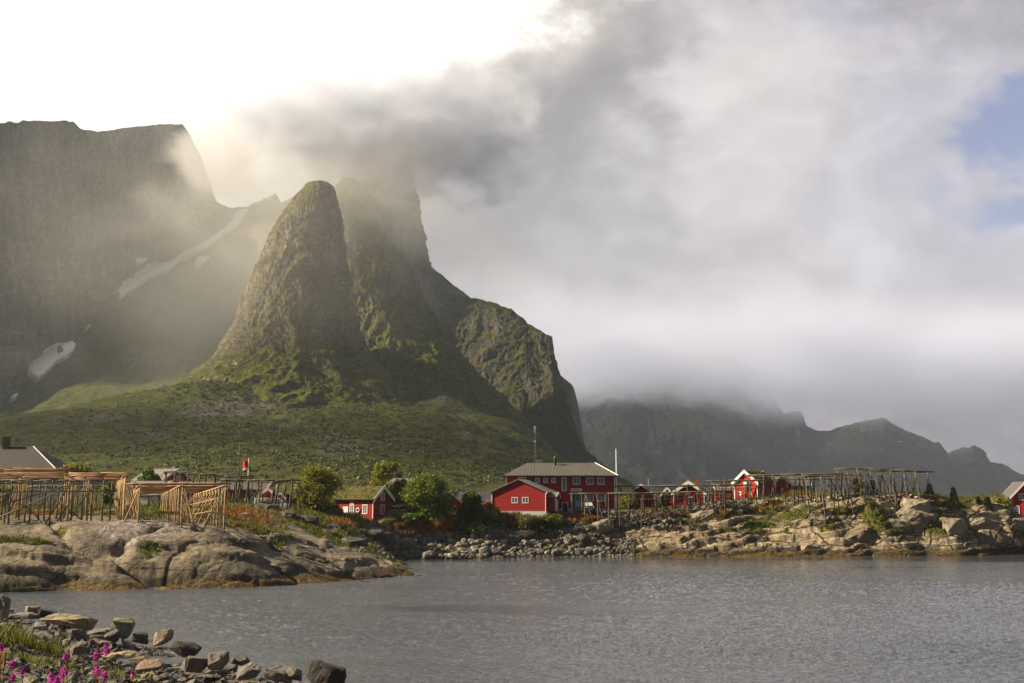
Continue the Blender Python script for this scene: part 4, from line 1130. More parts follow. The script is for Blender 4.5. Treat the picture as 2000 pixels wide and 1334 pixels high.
def gable_house(name, label, cat, loc, rz, W, D, eave, ridge, axis='x', wall=None, roof=None, over=0.3, turf=False, roof_t=0.12, trim=True, found=0.0, below=1.2, foundmat=None, group=None):
    """axis 'x': ridge runs along the front; 'y': the gable faces front. Front face at y=0, towards the viewer."""
    wall = wall or M_red; roof = roof or M_grey_roof
    root = empty(name, loc, rz); tag(root, label, cat, group)
    o = MB()
    if axis == 'x':
        pts = [(0, found), (D, found), (D, eave), (D / 2, ridge), (0, eave)]
        o.quad_prism([(-W / 2, y_, z_) for y_, z_ in pts], [(W / 2, y_, z_) for y_, z_ in pts])
    else:
        pts = [(-W / 2, found), (W / 2, found), (W / 2, eave), (0, ridge), (-W / 2, eave)]
        o.prism(pts, 0, D)
    o.build('wall', wall, root)
    MB().box(-W / 2 + .03, W / 2 - .03, .03, D - .03, -below, found - 0.002 if found > 0 else -0.002).build('foundation', foundmat or M_found, root)
    r = MB()
    th = 0.34 if turf else roof_t
    half = (D if axis == 'x' else W) / 2
    sl_ = (ridge - eave) / half
    lo = half + over; zl = ridge - sl_ * lo
    g = 0.03
    quads = []
    if axis == 'x':
        x0, x1 = -W / 2 - over, W / 2 + over
        quads.append([(x0, D / 2 - lo, zl + g), (x1, D / 2 - lo, zl + g), (x1, D / 2, ridge + g), (x0, D / 2, ridge + g)])
        quads.append([(x1, D / 2 + lo, zl + g), (x0, D / 2 + lo, zl + g), (x0, D / 2, ridge + g), (x1, D / 2, ridge + g)])
    else:
        y0, y1 = -over, D + over
        quads.append([(-lo, y1, zl + g), (-lo, y0, zl + g), (0, y0, ridge + g), (0, y1, ridge + g)])
        quads.append([(lo, y0, zl + g), (lo, y1, zl + g), (0, y1, ridge + g), (0, y0, ridge + g)])
    for qd in quads: slab(r, *qd, th)
    ro = r.build('roof', M_turfbase if turf else roof, root)
    if turf:
        tb = MB()
        for qd in quads: blades_on(tb, *qd, 900, 0.10, 0.36, th)
        to_ = tb.build('turf', M_turf, ro)
    if trim:
        def barge(p0, p1, nrm):
            p0, p1, nrm = Vector(p0), Vector(p1), Vector(nrm)
            up = Vector((0, 0, 1))
            ring = [p0 - up * 0.16, p1 - up * 0.16, p1 + up * (th + 0.10), p0 + up * (th + 0.10)]
            MB().quad_prism(ring, [q + nrm * 0.06 for q in ring]).build('bargeboard', M_white, root)
        if axis == 'x':
            for sx in (-1, 1):
                X_ = sx * (W / 2 + over + 0.002)
                barge((X_, D / 2 - lo, zl), (X_, D / 2, ridge), (sx, 0, 0)); barge((X_, D / 2 + lo, zl), (X_, D / 2, ridge), (sx, 0, 0))
        else:
            for yy, sy in ((-over - 0.002, -1), (D + over + 0.002, 1)):
                barge((-lo, yy, zl), (0, yy, ridge), (0, sy, 0)); barge((lo, yy, zl), (0, yy, ridge), (0, sy, 0))
        for sx in (-1, 1):
            cb = MB()
            x_ = sx * W / 2
            cb.box(x_ - 0.09 if sx > 0 else x_ - 0.025, x_ + 0.025 if sx > 0 else x_ + 0.09, -0.025, 0.09, found + 0.01, eave - 0.04 if axis == 'y' else eave - 0.02)
            cb.build('corner_board', M_white, root)
    return root

def chimney(root, x_, y_, z0, z1, w=0.55, mat=None, cap=True):
    mb = MB().box(x_ - w / 2, x_ + w / 2, y_ - w / 2, y_ + w / 2, z0, z1)
    if cap: mb.box(x_ - w / 2 - .07, x_ + w / 2 + .07, y_ - w / 2 - .07, y_ + w / 2 + .07, z1 + 0.001, z1 + 0.12)
    return mb.build('chimney', mat or M_brick, root)

def door(root, W, face, u_, z0, w, h, mat, frame=True):
    mb = MB().box(-w / 2, w / 2, -0.045, 0.01, 0, h)
    o = mb.build('door', mat, root)
    if frame:
        f = MB().box(-w / 2 - 0.12, -w / 2, -0.06, 0.01, 0, h + 0.12).box(w / 2, w / 2 + 0.12, -0.06, 0.01, 0, h + 0.12).box(-w / 2, w / 2, -0.057, 0.01, h, h + 0.117)
        f.build('frame', M_white, o)
    MB().box(w / 2 - 0.16, w / 2 - 0.06, -0.10, -0.046, h * 0.46, h * 0.49).build('handle', M_dark, o)
    if face == 'front': o.location = (u_, 0, z0)
    elif face == 'right': o.location = (W / 2, u_, z0); o.rotation_euler = (0, 0, math.pi / 2)
    else: o.location = (-W / 2, u_, z0); o.rotation_euler = (0, 0, -math.pi / 2)
    return o
# ------------------------------------------------------------------ the main red building
Y0 = 176.0; k = Y0 / FPX
base = P(1095, 1000, Y0)
W, D, EA, RI = 18.6, 10.0, 6.1, 8.5
B = empty('red_building', base); B.scale = (1.023,) * 3; tag(B, 'large two storey red building with grey hipped roof and white framed windows', 'building')
MB().box(-W / 2, W / 2, 0, D, 0.6, EA).build('wall', M_red, B)
MB().box(-W / 2 + .02, W / 2 - .02, 0.02, D - .02, -1.5, 0.598).build('foundation', M_found, B)
rf = MB(); ov = 0.55; zl = EA - 0.10
xl_, xr_ = -W / 2 + 3.7, W / 2 - 2.9
e4 = [(-W / 2 - ov, -ov, zl), (W / 2 + ov, -ov, zl), (W / 2 + ov, D + ov, zl), (-W / 2 - ov, D + ov, zl)]
e4b = [(x_, y_, zl + 0.16) for x_, y_, _ in e4]
b0 = len(rf.v); rf.v += e4 + e4b + [(xl_, D / 2, RI), (xr_, D / 2, RI)]
for f in [(3, 2, 1, 0), (0, 1, 5, 4), (1, 2, 6, 5), (2, 3, 7, 6), (3, 0, 4, 7), (4, 5, 9, 8), (5, 6, 9), (6, 7, 8, 9), (7, 4, 8)]:
    rf.f.append(tuple(b0 + i for i in f))
RF = rf.build('roof', M_grey_roof, B)
MB().bar((W / 2 + ov, -ov - .02, zl + .2), (xr_, D / 2 - .02, RI + .06), 0.16, 0.10).build('hip_trim', M_white, B)
MB().box(-W / 2 - ov - .02, W / 2 + ov + .02, -ov - 0.09, -ov - 0.005, zl - .06, zl + .14).build('gutter', M_dark, B)
ch = MB().lathe([(0.22, RI - 0.9), (0.22, RI + 0.35), (0.34, RI + 0.40), (0.34, RI + 0.75), (0.20, RI + 0.95), (0.12, RI + 1.2)], cx=-0.7, cy=D / 2 - 0.9, n=10)
ch.build('flue', M_dark, B)
def bx(px): return (px - 1095) * k / 1.023
def bz(py): return (1000 - py) * k / 1.023
for px in (1050.6, 1066.3, 1082): window(B, W, D, 'front', bx(px), bz(939.6), 0.78, 0.86, 2, 1)
window(B, W, D, 'front', bx(1021), bz(940.5), 1.25, 1.2, 2, 1)
window(B, W, D, 'front', bx(1102), bz(947), 0.80, 2.3, 1, 2, 0.15)
for px in (1126, 1152, 1173.5):
    window(B, W, D, 'front', bx(px), bz(941), 1.25, 1.25, 2, 1)
for px in (1152, 1173.5): window(B, W, D, 'front', bx(px), bz(972.6), 1.25, 1.3, 2, 1)
for yy in (2.4, 6.8):
    window(B, W, D, 'right', yy, bz(945), 1.1, 1.2, 2, 1)
door(B, W, 'front', bx(1103.5), -0.02, 0.85, 1.55, M_doord)
for sx in (-1, 1):
    x_ = sx * W / 2; MB().box(x_ - (0.10 if sx > 0 else 0.03), x_ + (0.03 if sx > 0 else 0.10), -0.035, 0.10, 0.62, EA - .13).build('corner_board', M_white, B)
# entrance
ex = bx(1125.5); pz = 0.9
en = MB(); ew = 1.75
en.box(ex - 0.95, ex - 0.72, -0.75, -0.50, pz, 3.0); en.box(ex + 0.72, ex + 0.95, -0.75, -0.50, pz, 3.0)
en.box(ex - 0.92, ex - 0.75, -0.498, 0.0, pz, 2.98); en.box(ex + 0.75, ex + 0.92, -0.498, 0.0, pz, 2.98)
en.box(ex - 1.15, ex + 1.15, -0.95, 0.0, 3.002, 3.18)
PO = en.build('portico', M_white, B)
MB().box(ex - 1.05, ex + 1.05, -0.85, 0.0, 3.182, 3.44).build('canopy', M_doord, PO)
MB().box(ex - 0.74, ex + 0.74, -0.10, 0.01, pz, 2.9).build('dark_recess_panel', M_dark, B)  # flat near-black panel; the shade of the entrance put into its colour
dd = MB().box(ex - 0.28, ex + 0.62, -0.16, -0.102, pz, 2.75).build('door', M_doorw, B)
MB().box(ex - 0.14, ex + 0.48, -0.175, -0.162, 1.9, 2.55).build('pane', M_glass, dd)
MB().box(ex - 0.24, ex - 0.17, -0.22, -0.162, 1.75, 1.9).build('handle', M_dark, dd)
stp = MB()
for i in range(5): stp.box(ex - 0.80, ex + 0.80, -0.95 - 0.32 * (5 - i), -0.03 if i == 4 else -0.95 - 0.32 * (4 - i) , -0.6, 0.18 * (i + 1) - 0.002)
stp.build('steps', M_step, B)
MB().box(ex - 1.25, ex - 0.82, -2.2, -0.02, -0.6, 0.72).build('step_wall', M_found, B); MB().box(ex + 0.82, ex + 1.15, -2.2, -0.02, -0.6, 0.72).build('step_wall', M_found, B)
# name board: pale board, two small fish shapes and a worn line of letters too small to read
sg = empty('sign', base + np.array([ex, -0.10, bz(958)]) * 1.023); tag(sg, 'white name board with dark lettering above the portico of the red building', 'sign')
MB().box(-0.98, 0.98, -0.09, 0.0, -0.27, 0.27).build('board', M_white, sg, bevel=0.02)
for x_, w_ in ((-0.44, .07), (-0.40, .03), (-0.25, .10), (-0.06, .11), (0.12, .05), (0.16, .10), (0.36, .09), (0.46, .05)):
    MB().box(x_ - w_ / 2, x_ + w_ / 2, -0.098, -0.091, -0.02, 0.13).build('letter', M_dark, sg)
MB().box(-.44, .44, -0.098, -0.091, -0.15, -0.11).build('lettering', M_dark, sg)
for sx in (-1, 1):
    f = MB(); c = sx * 0.74
    f.quad_prism([(c - .13, -.098, 0), (c, -.098, -.06), (c + .09, -.098, 0), (c, -.098, .06)], [(c - .13, -.091, 0), (c, -.091, -.06), (c + .09, -.091, 0), (c, -.091, .06)])
    f.quad_prism([(c + .07, -.098, 0), (c + .15, -.098, -.06), (c + .15, -.098, .06)], [(c + .07, -.091, 0), (c + .15, -.091, -.06), (c + .15, -.091, .06)])
    f.build('fish_emblem', M_dark, sg)

# red annex in front of it
k2 = 165 / FPX
A = gable_house('red_annex', 'low red gabled annex standing in front of the large red building', 'building', P(1013, 1003, 170), math.radians(-17), 9.3, 8.6, 3.45, 5.45, 'y', M_redh, M_pale_roof, over=0.35, trim=False, found=0.45, below=1.5)
for u_ in (-0.65, 1.15): window(A, 9.3, 8.6, 'front', u_, 2.15, 1.08, 0.98, 2, 1, 0.09)
for sx in (-1, 1):
    MB().bar((sx * 4.60, -0.10, 0.1), (sx * 4.60, -0.10, 3.1), 0.10).bar((sx * 4.60, -0.10, 3.1), (sx * 4.92, -0.30, 3.38), 0.09).build('downpipe', M_white, A)
A.scale = (1.03,) * 3
# side porch of the annex
pr = MB().prism([(4.66, 0.3), (5.9, 0.3), (5.9, 2.55), (4.66, 2.55)], 1.2, 3.6); PRC = pr.build('porch', M_redh, A)
rr = MB(); slab(rr, (4.66, 0.95, 2.58), (6.1, 0.95, 2.58), (6.1, 2.4, 3.35), (4.66, 2.4, 3.35), 0.1); slab(rr, (6.1, 3.85, 2.58), (4.66, 3.85, 2.58), (4.66, 2.4, 3.35), (6.1, 2.4, 3.35), 0.1)
rr.build('roof', M_pale_roof, PRC)
MB().bar((6.14, 0.95, 2.6), (6.14, 2.4, 3.38), 0.05, 0.24).bar((6.14, 3.85, 2.6), (6.14, 2.4, 3.38), 0.05, 0.24).bar((5.92, 1.2, 0.4), (5.92, 1.2, 2.55), 0.12).build('bargeboard', M_white, PRC)
MB().box(5.902, 5.95, 1.7, 2.6, 0.35, 2.3).build('door', M_white, PRC)

# ------------------------------------------------------------------ turf roofed cabin in the middle
th_ = math.radians(-27)
kc = 163 / FPX; c0 = P(728, 1013, 163)
W, D = 8.2, 5.4
cen = c0 - np.array([math.cos(th_) * W / 2, math.sin(th_) * W / 2, 0])
C5 = gable_house('turf_cabin', 'red cabin with mossy turf roof, white corner boards and a life ring on its wall', 'cabin', cen, th_, W, D, 3.0, 4.95, 'x', M_red, over=0.34, turf=True, below=0.001, found=0.0)
MB().box(-W / 2 + .02, W / 2 - .02, 0.02, D - .02, -1.3, -0.004).build('lower_wall', M_red, C5)
def cx_(px): return W / 2 - (728 - px) * kc / math.cos(th_)
window(C5, W, D, 'front', cx_(684), 1.5, 0.86, 1.5, 2, 3)
window(C5, W, D, 'front', cx_(684), 2.62, 0.72, 0.6, 2, 1)
window(C5, W, D, 'front', cx_(711.5), 1.5, 1.0, 1.5, 2, 3)
window(C5, W, D, 'right', 2.7, 1.45, 1.25, 1.55, 2, 3); window(C5, W, D, 'right', 2.7, 3.55, 1.1, 1.35, 2, 3)
door(C5, W, 'front', cx_(670.5), -0.1, 0.8, 1.9, M_white)
lb = bpy.data.meshes.new('life_ring'); bm = bmesh.new()
for i in range(20):
    for j in range(8):
        a_, b_ = 2 * math.pi * i / 20, 2 * math.pi * j / 8
        bm.verts.new(((0.30 + 0.085 * math.cos(b_)) * math.cos(a_), 0.085 * math.sin(b_), (0.30 + 0.085 * math.cos(b_)) * math.sin(a_)))
bm.verts.ensure_lookup_table()
for i in range(20):
    for j in range(8):
        bm.faces.new([bm.verts[q] for q in (i * 8 + j, i * 8 + (j + 1) % 8, ((i + 1) % 20) * 8 + (j + 1) % 8, ((i + 1) % 20) * 8 + j)])
bmesh.ops.recalc_face_normals(bm, faces=bm.faces[:]); bm.to_mesh(lb); bm.free(); lb.materials.append(M_white)
lro = link(bpy.data.objects.new('life_ring', lb))
ml = Matrix.Translation(Vector(cen)) @ Matrix.Rotation(th_, 4, 'Z') @ Vector((cx_(697), -0.10, 1.35))
lro.location = ml; lro.rotation_euler = (0, 0, th_); tag(lro, 'white life ring hung on the front wall of the turf roofed cabin', 'life ring')

# turf houses further left
H = gable_house('turf_house', 'low red house with golden turf roof and gabled porch left of the round tree', 'house', P(572, 993, 166), math.radians(-6), 6.6, 6.0, 2.15, 3.75, 'x', M_bright, over=0.3, turf=True)
window(H, 6.6, 6, 'front', 1.05, 1.2, 0.75, 1.15, 2, 3)
pp = MB().prism([(-2.3, 0), (-0.9, 0), (-0.9, 1.7), (-1.6, 2.35), (-2.3, 1.7)], -1.5, -0.002); PP = pp.build('porch', M_bright, H)
r2 = MB(); slab(r2, (-2.55, -0.05, 1.48), (-2.55, -1.75, 1.48), (-1.6, -1.75, 2.4), (-1.6, -0.05, 2.4), .12); slab(r2, (-0.65, -1.75, 1.48), (-0.65, -0.05, 1.48), (-1.6, -0.05, 2.4), (-1.6, -1.75, 2.4), .12)
r2.build('roof', M_turfbase, PP)
b2 = MB(); b2.bar((-2.58, -1.80, 1.50), (-1.6, -1.80, 2.50), 0.05, 0.26).bar((-0.62, -1.80, 1.50), (-1.6, -1.80, 2.50), 0.05, 0.26).bar((-2.3, -1.53, 0), (-2.3, -1.53, 1.6), .12).bar((-0.9, -1.53, 0), (-0.9, -1.53, 1.6), .12)
b2.build('bargeboard', M_white, PP)
H = gable_house('turf_house', 'small turf roofed house with white gable boards behind the white van', 'house', P(523, 991, 172), math.radians(-4), 3.2, 5.5, 1.9, 3.0, 'y', M_bright, over=0.3, turf=True)
window(H, 3.2, 5.5, 'front', 0.1, 1.1, 0.6, 0.9)
# long house with brown roof
LH = gable_house('long_house', 'long low red house with brown sheet roof behind the grey drying racks', 'house', P(428, 985, 178), math.radians(-5), 16.2, 6.0, 2.6, 4.0, 'x', M_red, M_brown_roof, over=0.35)
for u_ in (-6, -3, 0.5, 3.4, 6.0): window(LH, 16.2, 6, 'front', u_, 1.5, 0.9, 0.9, 2, 1)
# red gabled house far left
GH = gable_house('gabled_house', 'red house with grey roof and white roof edge showing above the orange racks', 'house', P(287, 985, 192), math.radians(-30), 7.8, 7.0, 4.6, 6.7, 'x', M_red, M_pale_roof, over=0.35, below=2)
window(GH, 7.8, 7, 'right', 3.5, 4.9, 0.9, 1.0); window(GH, 7.8, 7, 'front', -1.5, 3.0, 0.9, 1.1); window(GH, 7.8, 7, 'front', 1.5, 3.0, 0.9, 1.1)
WS = gable_house('white_shed', 'low white shed with grey roof between the orange racks', 'shed', P(287, 985, 163), math.radians(-3), 5.6, 4.0, 3.05, 3.65, 'x', M_whiteb, M_pale_roof, over=0.3, below=1.5)
window(WS, 5.6, 4, 'front', -1.2, 1.7, 0.9, 0.8)
# grey roofed house at the edge
k8 = 186 / FPX
b8 = P(-22, 990, 186); W8, D8 = 23.8, 10.0
BH = empty('grey_roofed_house', b8); tag(BH, 'big house at the left edge with slate grey hipped roof and brick chimney', 'house')
MB().box(-W8 / 2 + .5, W8 / 2 - .5, 0.3, D8 - .3, -1.5, 6.9).build('wall', M_whiteb, BH)
zr = (990 - 917) * k8; zt = (990 - 874.5) * k8 * (191 / 186)
rr = MB(); b0 = 0
rr.v += [(-W8 / 2, -.3, zr), (W8 / 2, -.3, zr), (W8 / 2, D8 + .3, zr), (-W8 / 2, D8 + .3, zr), (-W8 / 2 + 4.4, D8 / 2, zt), (W8 / 2 - 6.9, D8 / 2, zt)]
for f in [(3, 2, 1, 0), (0, 1, 5, 4), (1, 2, 5), (2, 3, 4, 5), (3, 0, 4)]: rr.f.append(f)
rr.build('roof', M_slate, BH)
MB().bar((W8 / 2 + .05, -.35, zr + .05), (W8 / 2 - 6.9, D8 / 2 - .05, zt + .08), 0.18, 0.12).bar((-W8 / 2 + 4.4, D8 / 2 - .05, zt + .06), (W8 / 2 - 6.9, D8 / 2 - .05, zt + .06), 0.16, 0.1).build('roof_trim', M_white, BH)
chimney(BH, -0.1, D8 / 2 - .2, zt - 0.6, zt + 1.75, 1.0, mat_simple('old_brown_brick', (0.085, 0.045, 0.032), .9, .3, 6, .4))
for u_ in (-6, -2, 2, 6): window(BH, W8, D8, 'front', u_, 4.6, 1.1, 1.3).location.y = 0.3
# house behind the trees with chimney, and the open shed
FH_ = gable_house('farmhouse', 'red house with pale roof half hidden behind the two leafy trees', 'house', P(806, 1006, 184), math.radians(-3), 8.4, 7.0, 4.6, 6.6, 'x', M_red, M_pale_roof, over=0.35)
chimney(FH_, (814 - 806) * 184 / FPX, 3.2, 6.2, 7.9, 0.62, M_dark)
for u_ in (-2.5, 0, 2.6): window(FH_, 8.4, 7, 'front', u_, 3.6, 0.9, 1.1); window(FH_, 8.4, 7, 'front', u_, 1.3, 0.9, 1.1)
OS = empty('open_shed', P(788, 1008, 172)); tag(OS, 'open fronted shed with pale lean-to roof and white railing beside the turf cabin', 'shed')
MB().box(-2.3, 2.3, 3.2, 3.4, -0.5, 2.3).box(-2.3, -2.1, 0.3, 3.2, -0.5, 2.2).box(2.1, 2.3, 0.3, 3.2, -0.5, 2.2).build('wall', M_doord, OS)
rr = MB(); slab(rr, (-2.6, -0.3, 1.55), (2.6, -0.3, 1.55), (2.6, 3.6, 2.5), (-2.6, 3.6, 2.5), 0.12); rr.build('roof', M_pale_roof, OS)
for x_ in (-2.2, -0.7, 0.8, 2.2): MB().box(x_ - .08, x_ + .08, -0.08, 0.08, -0.6, 1.55).build('post', M_white, OS)
MB().box(-2.1, 2.1, -.03, .03, 0.72, 0.80).box(-2.1, 2.1, -.03, .03, 0.10, 0.18).build('railing', M_whiteb, OS)
RH = gable_house('red_house', 'small red house with pale roof and wooden stair right of the round green tree', 'house', P(876, 1010, 174), math.radians(24), 4.6, 5.0, 2.5, 4.2, 'y', M_red, M_pale_roof, over=0.35)
window(RH, 4.6, 5, 'front', -0.6, 1.4, 0.6, 1.2); window(RH, 4.6, 5, 'front', 1.1, 1.4, 0.6, 1.2); window(RH, 4.6, 5, 'front', 0.0, 3.2, 0.6, 0.6)
MB().bar((0.4, -1.6, -0.5), (0.4, -0.1, 1.0), .1).bar((1.3, -1.6, -0.5), (1.3, -0.1, 1.0), .1).bar((.85, -1.1, 0), (.85, -1.0, 0.02), 0.9, .06).bar((.4, -.1, 1.0), (.4, -.1, 1.9), .08).bar((1.3, -.1, 1.0), (1.3, -.1, 1.9), .08).build('stair', M_pole_grey, RH)
DR = gable_house('dark_roofed_house', 'long pale walled house with dark blue grey roof left of the annex', 'house', P(934, 1006, 184), math.radians(2), 9.4, 6.0, 2.6, 4.1, 'x', M_whiteb, M_dark_roof, over=0.3, below=2)
window(DR, 9.4, 6, 'front', 2.5, 1.6, 0.9, 1.0)
RO = gable_house('outhouse', 'little red outhouse tucked against the left wall of the annex', 'shed', P(953, 1009, 174), 0.0, 2.6, 3.0, 1.9, 2.7, 'y', M_bright, M_pale_roof, over=0.25, below=1)
window(RO, 2.6, 3, 'front', 0.5, 1.1, 0.5, 0.7)

# ------------------------------------------------------------------ cabins on the right
R1 = gable_house('fishing_cabin', 'dark red gabled cabin with single narrow window nearest the white flagpole', 'cabin', P(1253, 994, 178), math.radians(-8), 4.7, 6.0, 2.6, 4.2, 'y', M_red, M_grey_roof, over=0.4)
window(R1, 4.7, 6, 'front', -1.0, 1.35, 0.62, 1.1, 2, 3); MB().lathe([(.1, 3.3), (.1, 5.1), (.16, 5.12), (.16, 5.3)], cx=1.3, cy=3.5, n=8).build('flue', M_steel, R1)
R2 = gable_house('fishing_cabin', 'red cabin with turf roof, wide white window and tall brick chimney', 'cabin', P(1346, 992, 178), math.radians(-14), 5.4, 6.4, 2.55, 4.35, 'y', M_red, over=0.4, turf=True)
window(R2, 5.4, 6.4, 'front', 0.35, 1.35, 1.25, 1.15, 3, 2); chimney(R2, 1.3, 4.0, 3.4, 5.4, 0.6)
w2 = MB().prism([(-5.0, 0), (-2.72, 0), (-2.72, 2.2), (-3.85, 3.4), (-5.0, 2.0)], 0.8, 4.5); W2o = w2.build('wing', M_red, R2)
r2 = MB(); slab(r2, (-5.3, 4.7, 1.75), (-5.3, 0.5, 1.75), (-3.85, 0.5, 3.45), (-3.85, 4.7, 3.45), .12); slab(r2, (-2.72, 0.5, 2.25), (-2.72, 4.7, 2.25), (-3.85, 4.7, 3.45), (-3.85, 0.5, 3.45), .12); r2.build('roof', M_pale_roof, W2o)
MB().bar((-5.33, .44, 1.8), (-3.85, .44, 3.52), .05, .28).bar((-2.75, .44, 2.3), (-3.85, .44, 3.52), .05, .28).bar((-4.95, .78, 0), (-4.95, .78, 1.9), .14).build('bargeboard', M_white, W2o)
R3 = gable_house('fishing_cabin', 'sunlit bright red cabin with white gable boards and two tiny square windows', 'cabin', P(1457, 974, 181), math.radians(-38), 4.5, 7.4, 2.75, 4.75, 'y', M_bright, over=0.35, turf=True, below=1.5)
for u_ in (-1.15, 0.85): window(R3, 4.5, 7.4, 'front', u_, 0.95, 0.55, 0.6, 1, 1)
MB().box(-0.35, 0.35, -0.05, 0.0, 2.1, 3.0).build('loft_hatch', M_whiteb, R3)
R6 = gable_house('fishing_cabin', 'small red cabin with white eaves and brick chimney left of the bright red cabin', 'cabin', P(1420, 982, 192), math.radians(-5), 3.6, 4.5, 2.4, 3.4, 'x', M_red, M_pale_roof, over=0.4)
chimney(R6, 0.2, 2.2, 2.9, 4.4, 0.55); window(R6, 3.6, 4.5, 'front', .3, 1.4, .7, .8)
R4 = gable_house('turf_barn', 'dark red turf roofed barn with white gable board behind the racks', 'barn', P(1527, 967, 190), math.radians(22), 4.4, 6.5, 1.9, 3.6, 'y', M_red, over=0.35, turf=True, below=1.5)
window(R4, 4.4, 6.5, 'front', 0, 1.0, .6, .7)
R5 = gable_house('grey_shed', 'grey roofed shed with weathered wall behind the long right hand racks', 'shed', P(1556, 964, 196), math.radians(-12), 5.0, 5.0, 1.6, 3.4, 'x', mat_boards('weathered_boards', (0.17, 0.10, 0.06)), M_grey_roof, over=0.3, below=1.5)
door(R5, 5, 'front', .8, 0, .9, 1.5, M_doord)
R7 = gable_house('red_house', 'sunlit bright red house with steep white edged gable at the right edge', 'house', P(2008, 1008, 176), math.radians(-14), 8.0, 8.0, 1.75, 5.9, 'y', M_bright, M_grey_roof, over=0.35, below=1.5)
window(R7, 8, 8, 'front', -2.0, 1.05, 1.45, 1.45, 2, 3); window(R7, 8, 8, 'front', -0.7, 3.3, 1.1, 1.2, 2, 3); window(R7, 8, 8, 'front', 1.6, 1.05, 1.4, 1.4, 2, 3)
# ------------------------------------------------------------------ fish drying racks
def ground(x_, y_):
    return float(IH(x_, y_))
def flat_rack(label, A, Bp, depth, nbay, M=None, rails=7, over=0.8, rr_=0.10, braces=((0, 1), (2, -1)), low=None, tilt=0.0, rowsn=2, aframe=0.0, mid=False, group='fish drying racks', sag=0.10, short=False):
    """Posts in rows, beams across them and long poles laid on top. A, Bp: (px, py, Y) of the two ends of the near top edge."""
    M = M or M_pole_grey
    a = P(*A); b = P(*Bp)
    root = empty('drying_rack', ((a[0] + b[0]) / 2, (a[1] + b[1]) / 2, ground((a[0] + b[0]) / 2, (a[1] + b[1]) / 2)))
    tag(root, label, 'drying rack', group)
    inv = root.location.copy()
    L = lambda p: (p[0] - inv.x, p[1] - inv.y, p[2] - inv.z)
    d = (b - a); ln = math.hypot(d[0], d[1]); e = d / ln
    nrm = np.array([-e[1], e[0], 0.0])
    for i in range(nbay + 1):
        f = i / nbay
        for r in range(rowsn):
            q = a + d * f + nrm * (depth * r / max(1, rowsn - 1)); q = q + np.array([rnd.uniform(-.25, .25), rnd.uniform(-.2, .2), 0])
            zg = ground(q[0], q[1]) - 0.35
            tz = q[2] - 0.10 + tilt * r
            if aframe > 0:
                for s in (-1, 1):
                    ft = q + e * (s * aframe * rnd.uniform(.7, 1.2)) + nrm * rnd.uniform(-.3, .3)
                    MB().pole(L((ft[0], ft[1], ground(ft[0], ft[1]) - .3)), L((q[0] - e[0] * s * .12, q[1], tz + .15)), .095, .065, bend=.08).build('post', M, root, True)
                if rnd.random() < .7:
                    ft = q - nrm * 1.5
                    MB().pole(L((ft[0], ft[1], ground(ft[0], ft[1]) - .3)), L((q[0], q[1], tz)), .09, .06, bend=.06).build('brace', M, root, True)
            else:
                MB().pole(L((q[0], q[1], zg)), L((q[0] + rnd.uniform(-.12, .12), q[1], tz + rnd.uniform(0.05, 0.3))), (.105), .075, bend=.06).build('post', M, root, True)
        q0 = a + d * f - nrm * .5; q1 = a + d * f + nrm * (depth + .5)
        MB().pole(L((q0[0], q0[1], q0[2] - .17)), L((q1[0], q1[1], q1[2] - .17 + tilt)), .065, .055, bend=.03).build('crossbeam', M, root, True)
        if mid:
            MB().pole(L((q0[0], q0[1], q0[2] - 1.5)), L((q1[0], q1[1], q1[2] - 1.5)), .05, .045, bend=.03).build('crossbeam', M, root, True)
    for (i, s) in braces:
        for r in range(rowsn):
            f = i / nbay
            t0 = a + d * f + nrm * (depth * r / max(1, rowsn - 1)); f1 = f + s * 0.8 / nbay
            g = a + d * f1 + nrm * (depth * r / max(1, rowsn - 1))
            gz = ground(g[0], g[1]); tz = t0[2] - .15
            MB().pole(L((g[0], g[1] - .09, gz - .2)), L((t0[0], t0[1] - .09, tz)), .085, .06, bend=.06).build('brace', M, root, True)
    for j in range(rails):
        fj = j / max(1, rails - 1)
        off = nrm * (depth * fj)
        if short:
            n = nbay
            for i in range(n):
                s0 = a + d * ((i - 0.12) / n) + off; s1 = a + d * ((i + 1.14) / n) + off
                MB().pole(L((s0[0], s0[1], s0[2] + tilt * fj + rnd.uniform(.0, .1))), L((s1[0], s1[1], s1[2] + tilt * fj + .10 + rnd.uniform(0, .1))), rr_, rr_ * .8, bend=sag).build('rail', M, root, True)
        else:
            cut = rnd.uniform(.35, .65)
            for (u0, u1, lift) in ((-over / ln, cut + .05, 0), (cut - .05, 1 + over / ln, .09)):
                s0 = a + d * u0 + off; s1 = a + d * u1 + off
                MB().pole(L((s0[0], s0[1], s0[2] + tilt * fj + lift + rnd.uniform(-.03, .05))), L((s1[0], s1[1], s1[2] + tilt * fj + lift + rnd.uniform(-.03, .05))), rr_, rr_ * .8, bend=sag).build('rail', M, root, True)
    if low is not None:
        for r in range(rowsn):
            off = nrm * (depth * r / max(1, rowsn - 1) - 0.1)
            s0 = a + off - e * .6; s1 = b + off + e * .5
            MB().pole(L((s0[0], s0[1], s0[2] - low)), L((s1[0], s1[1], s1[2] - low)), .05, .045, bend=.05).build('rail', M, root, True)
    return root

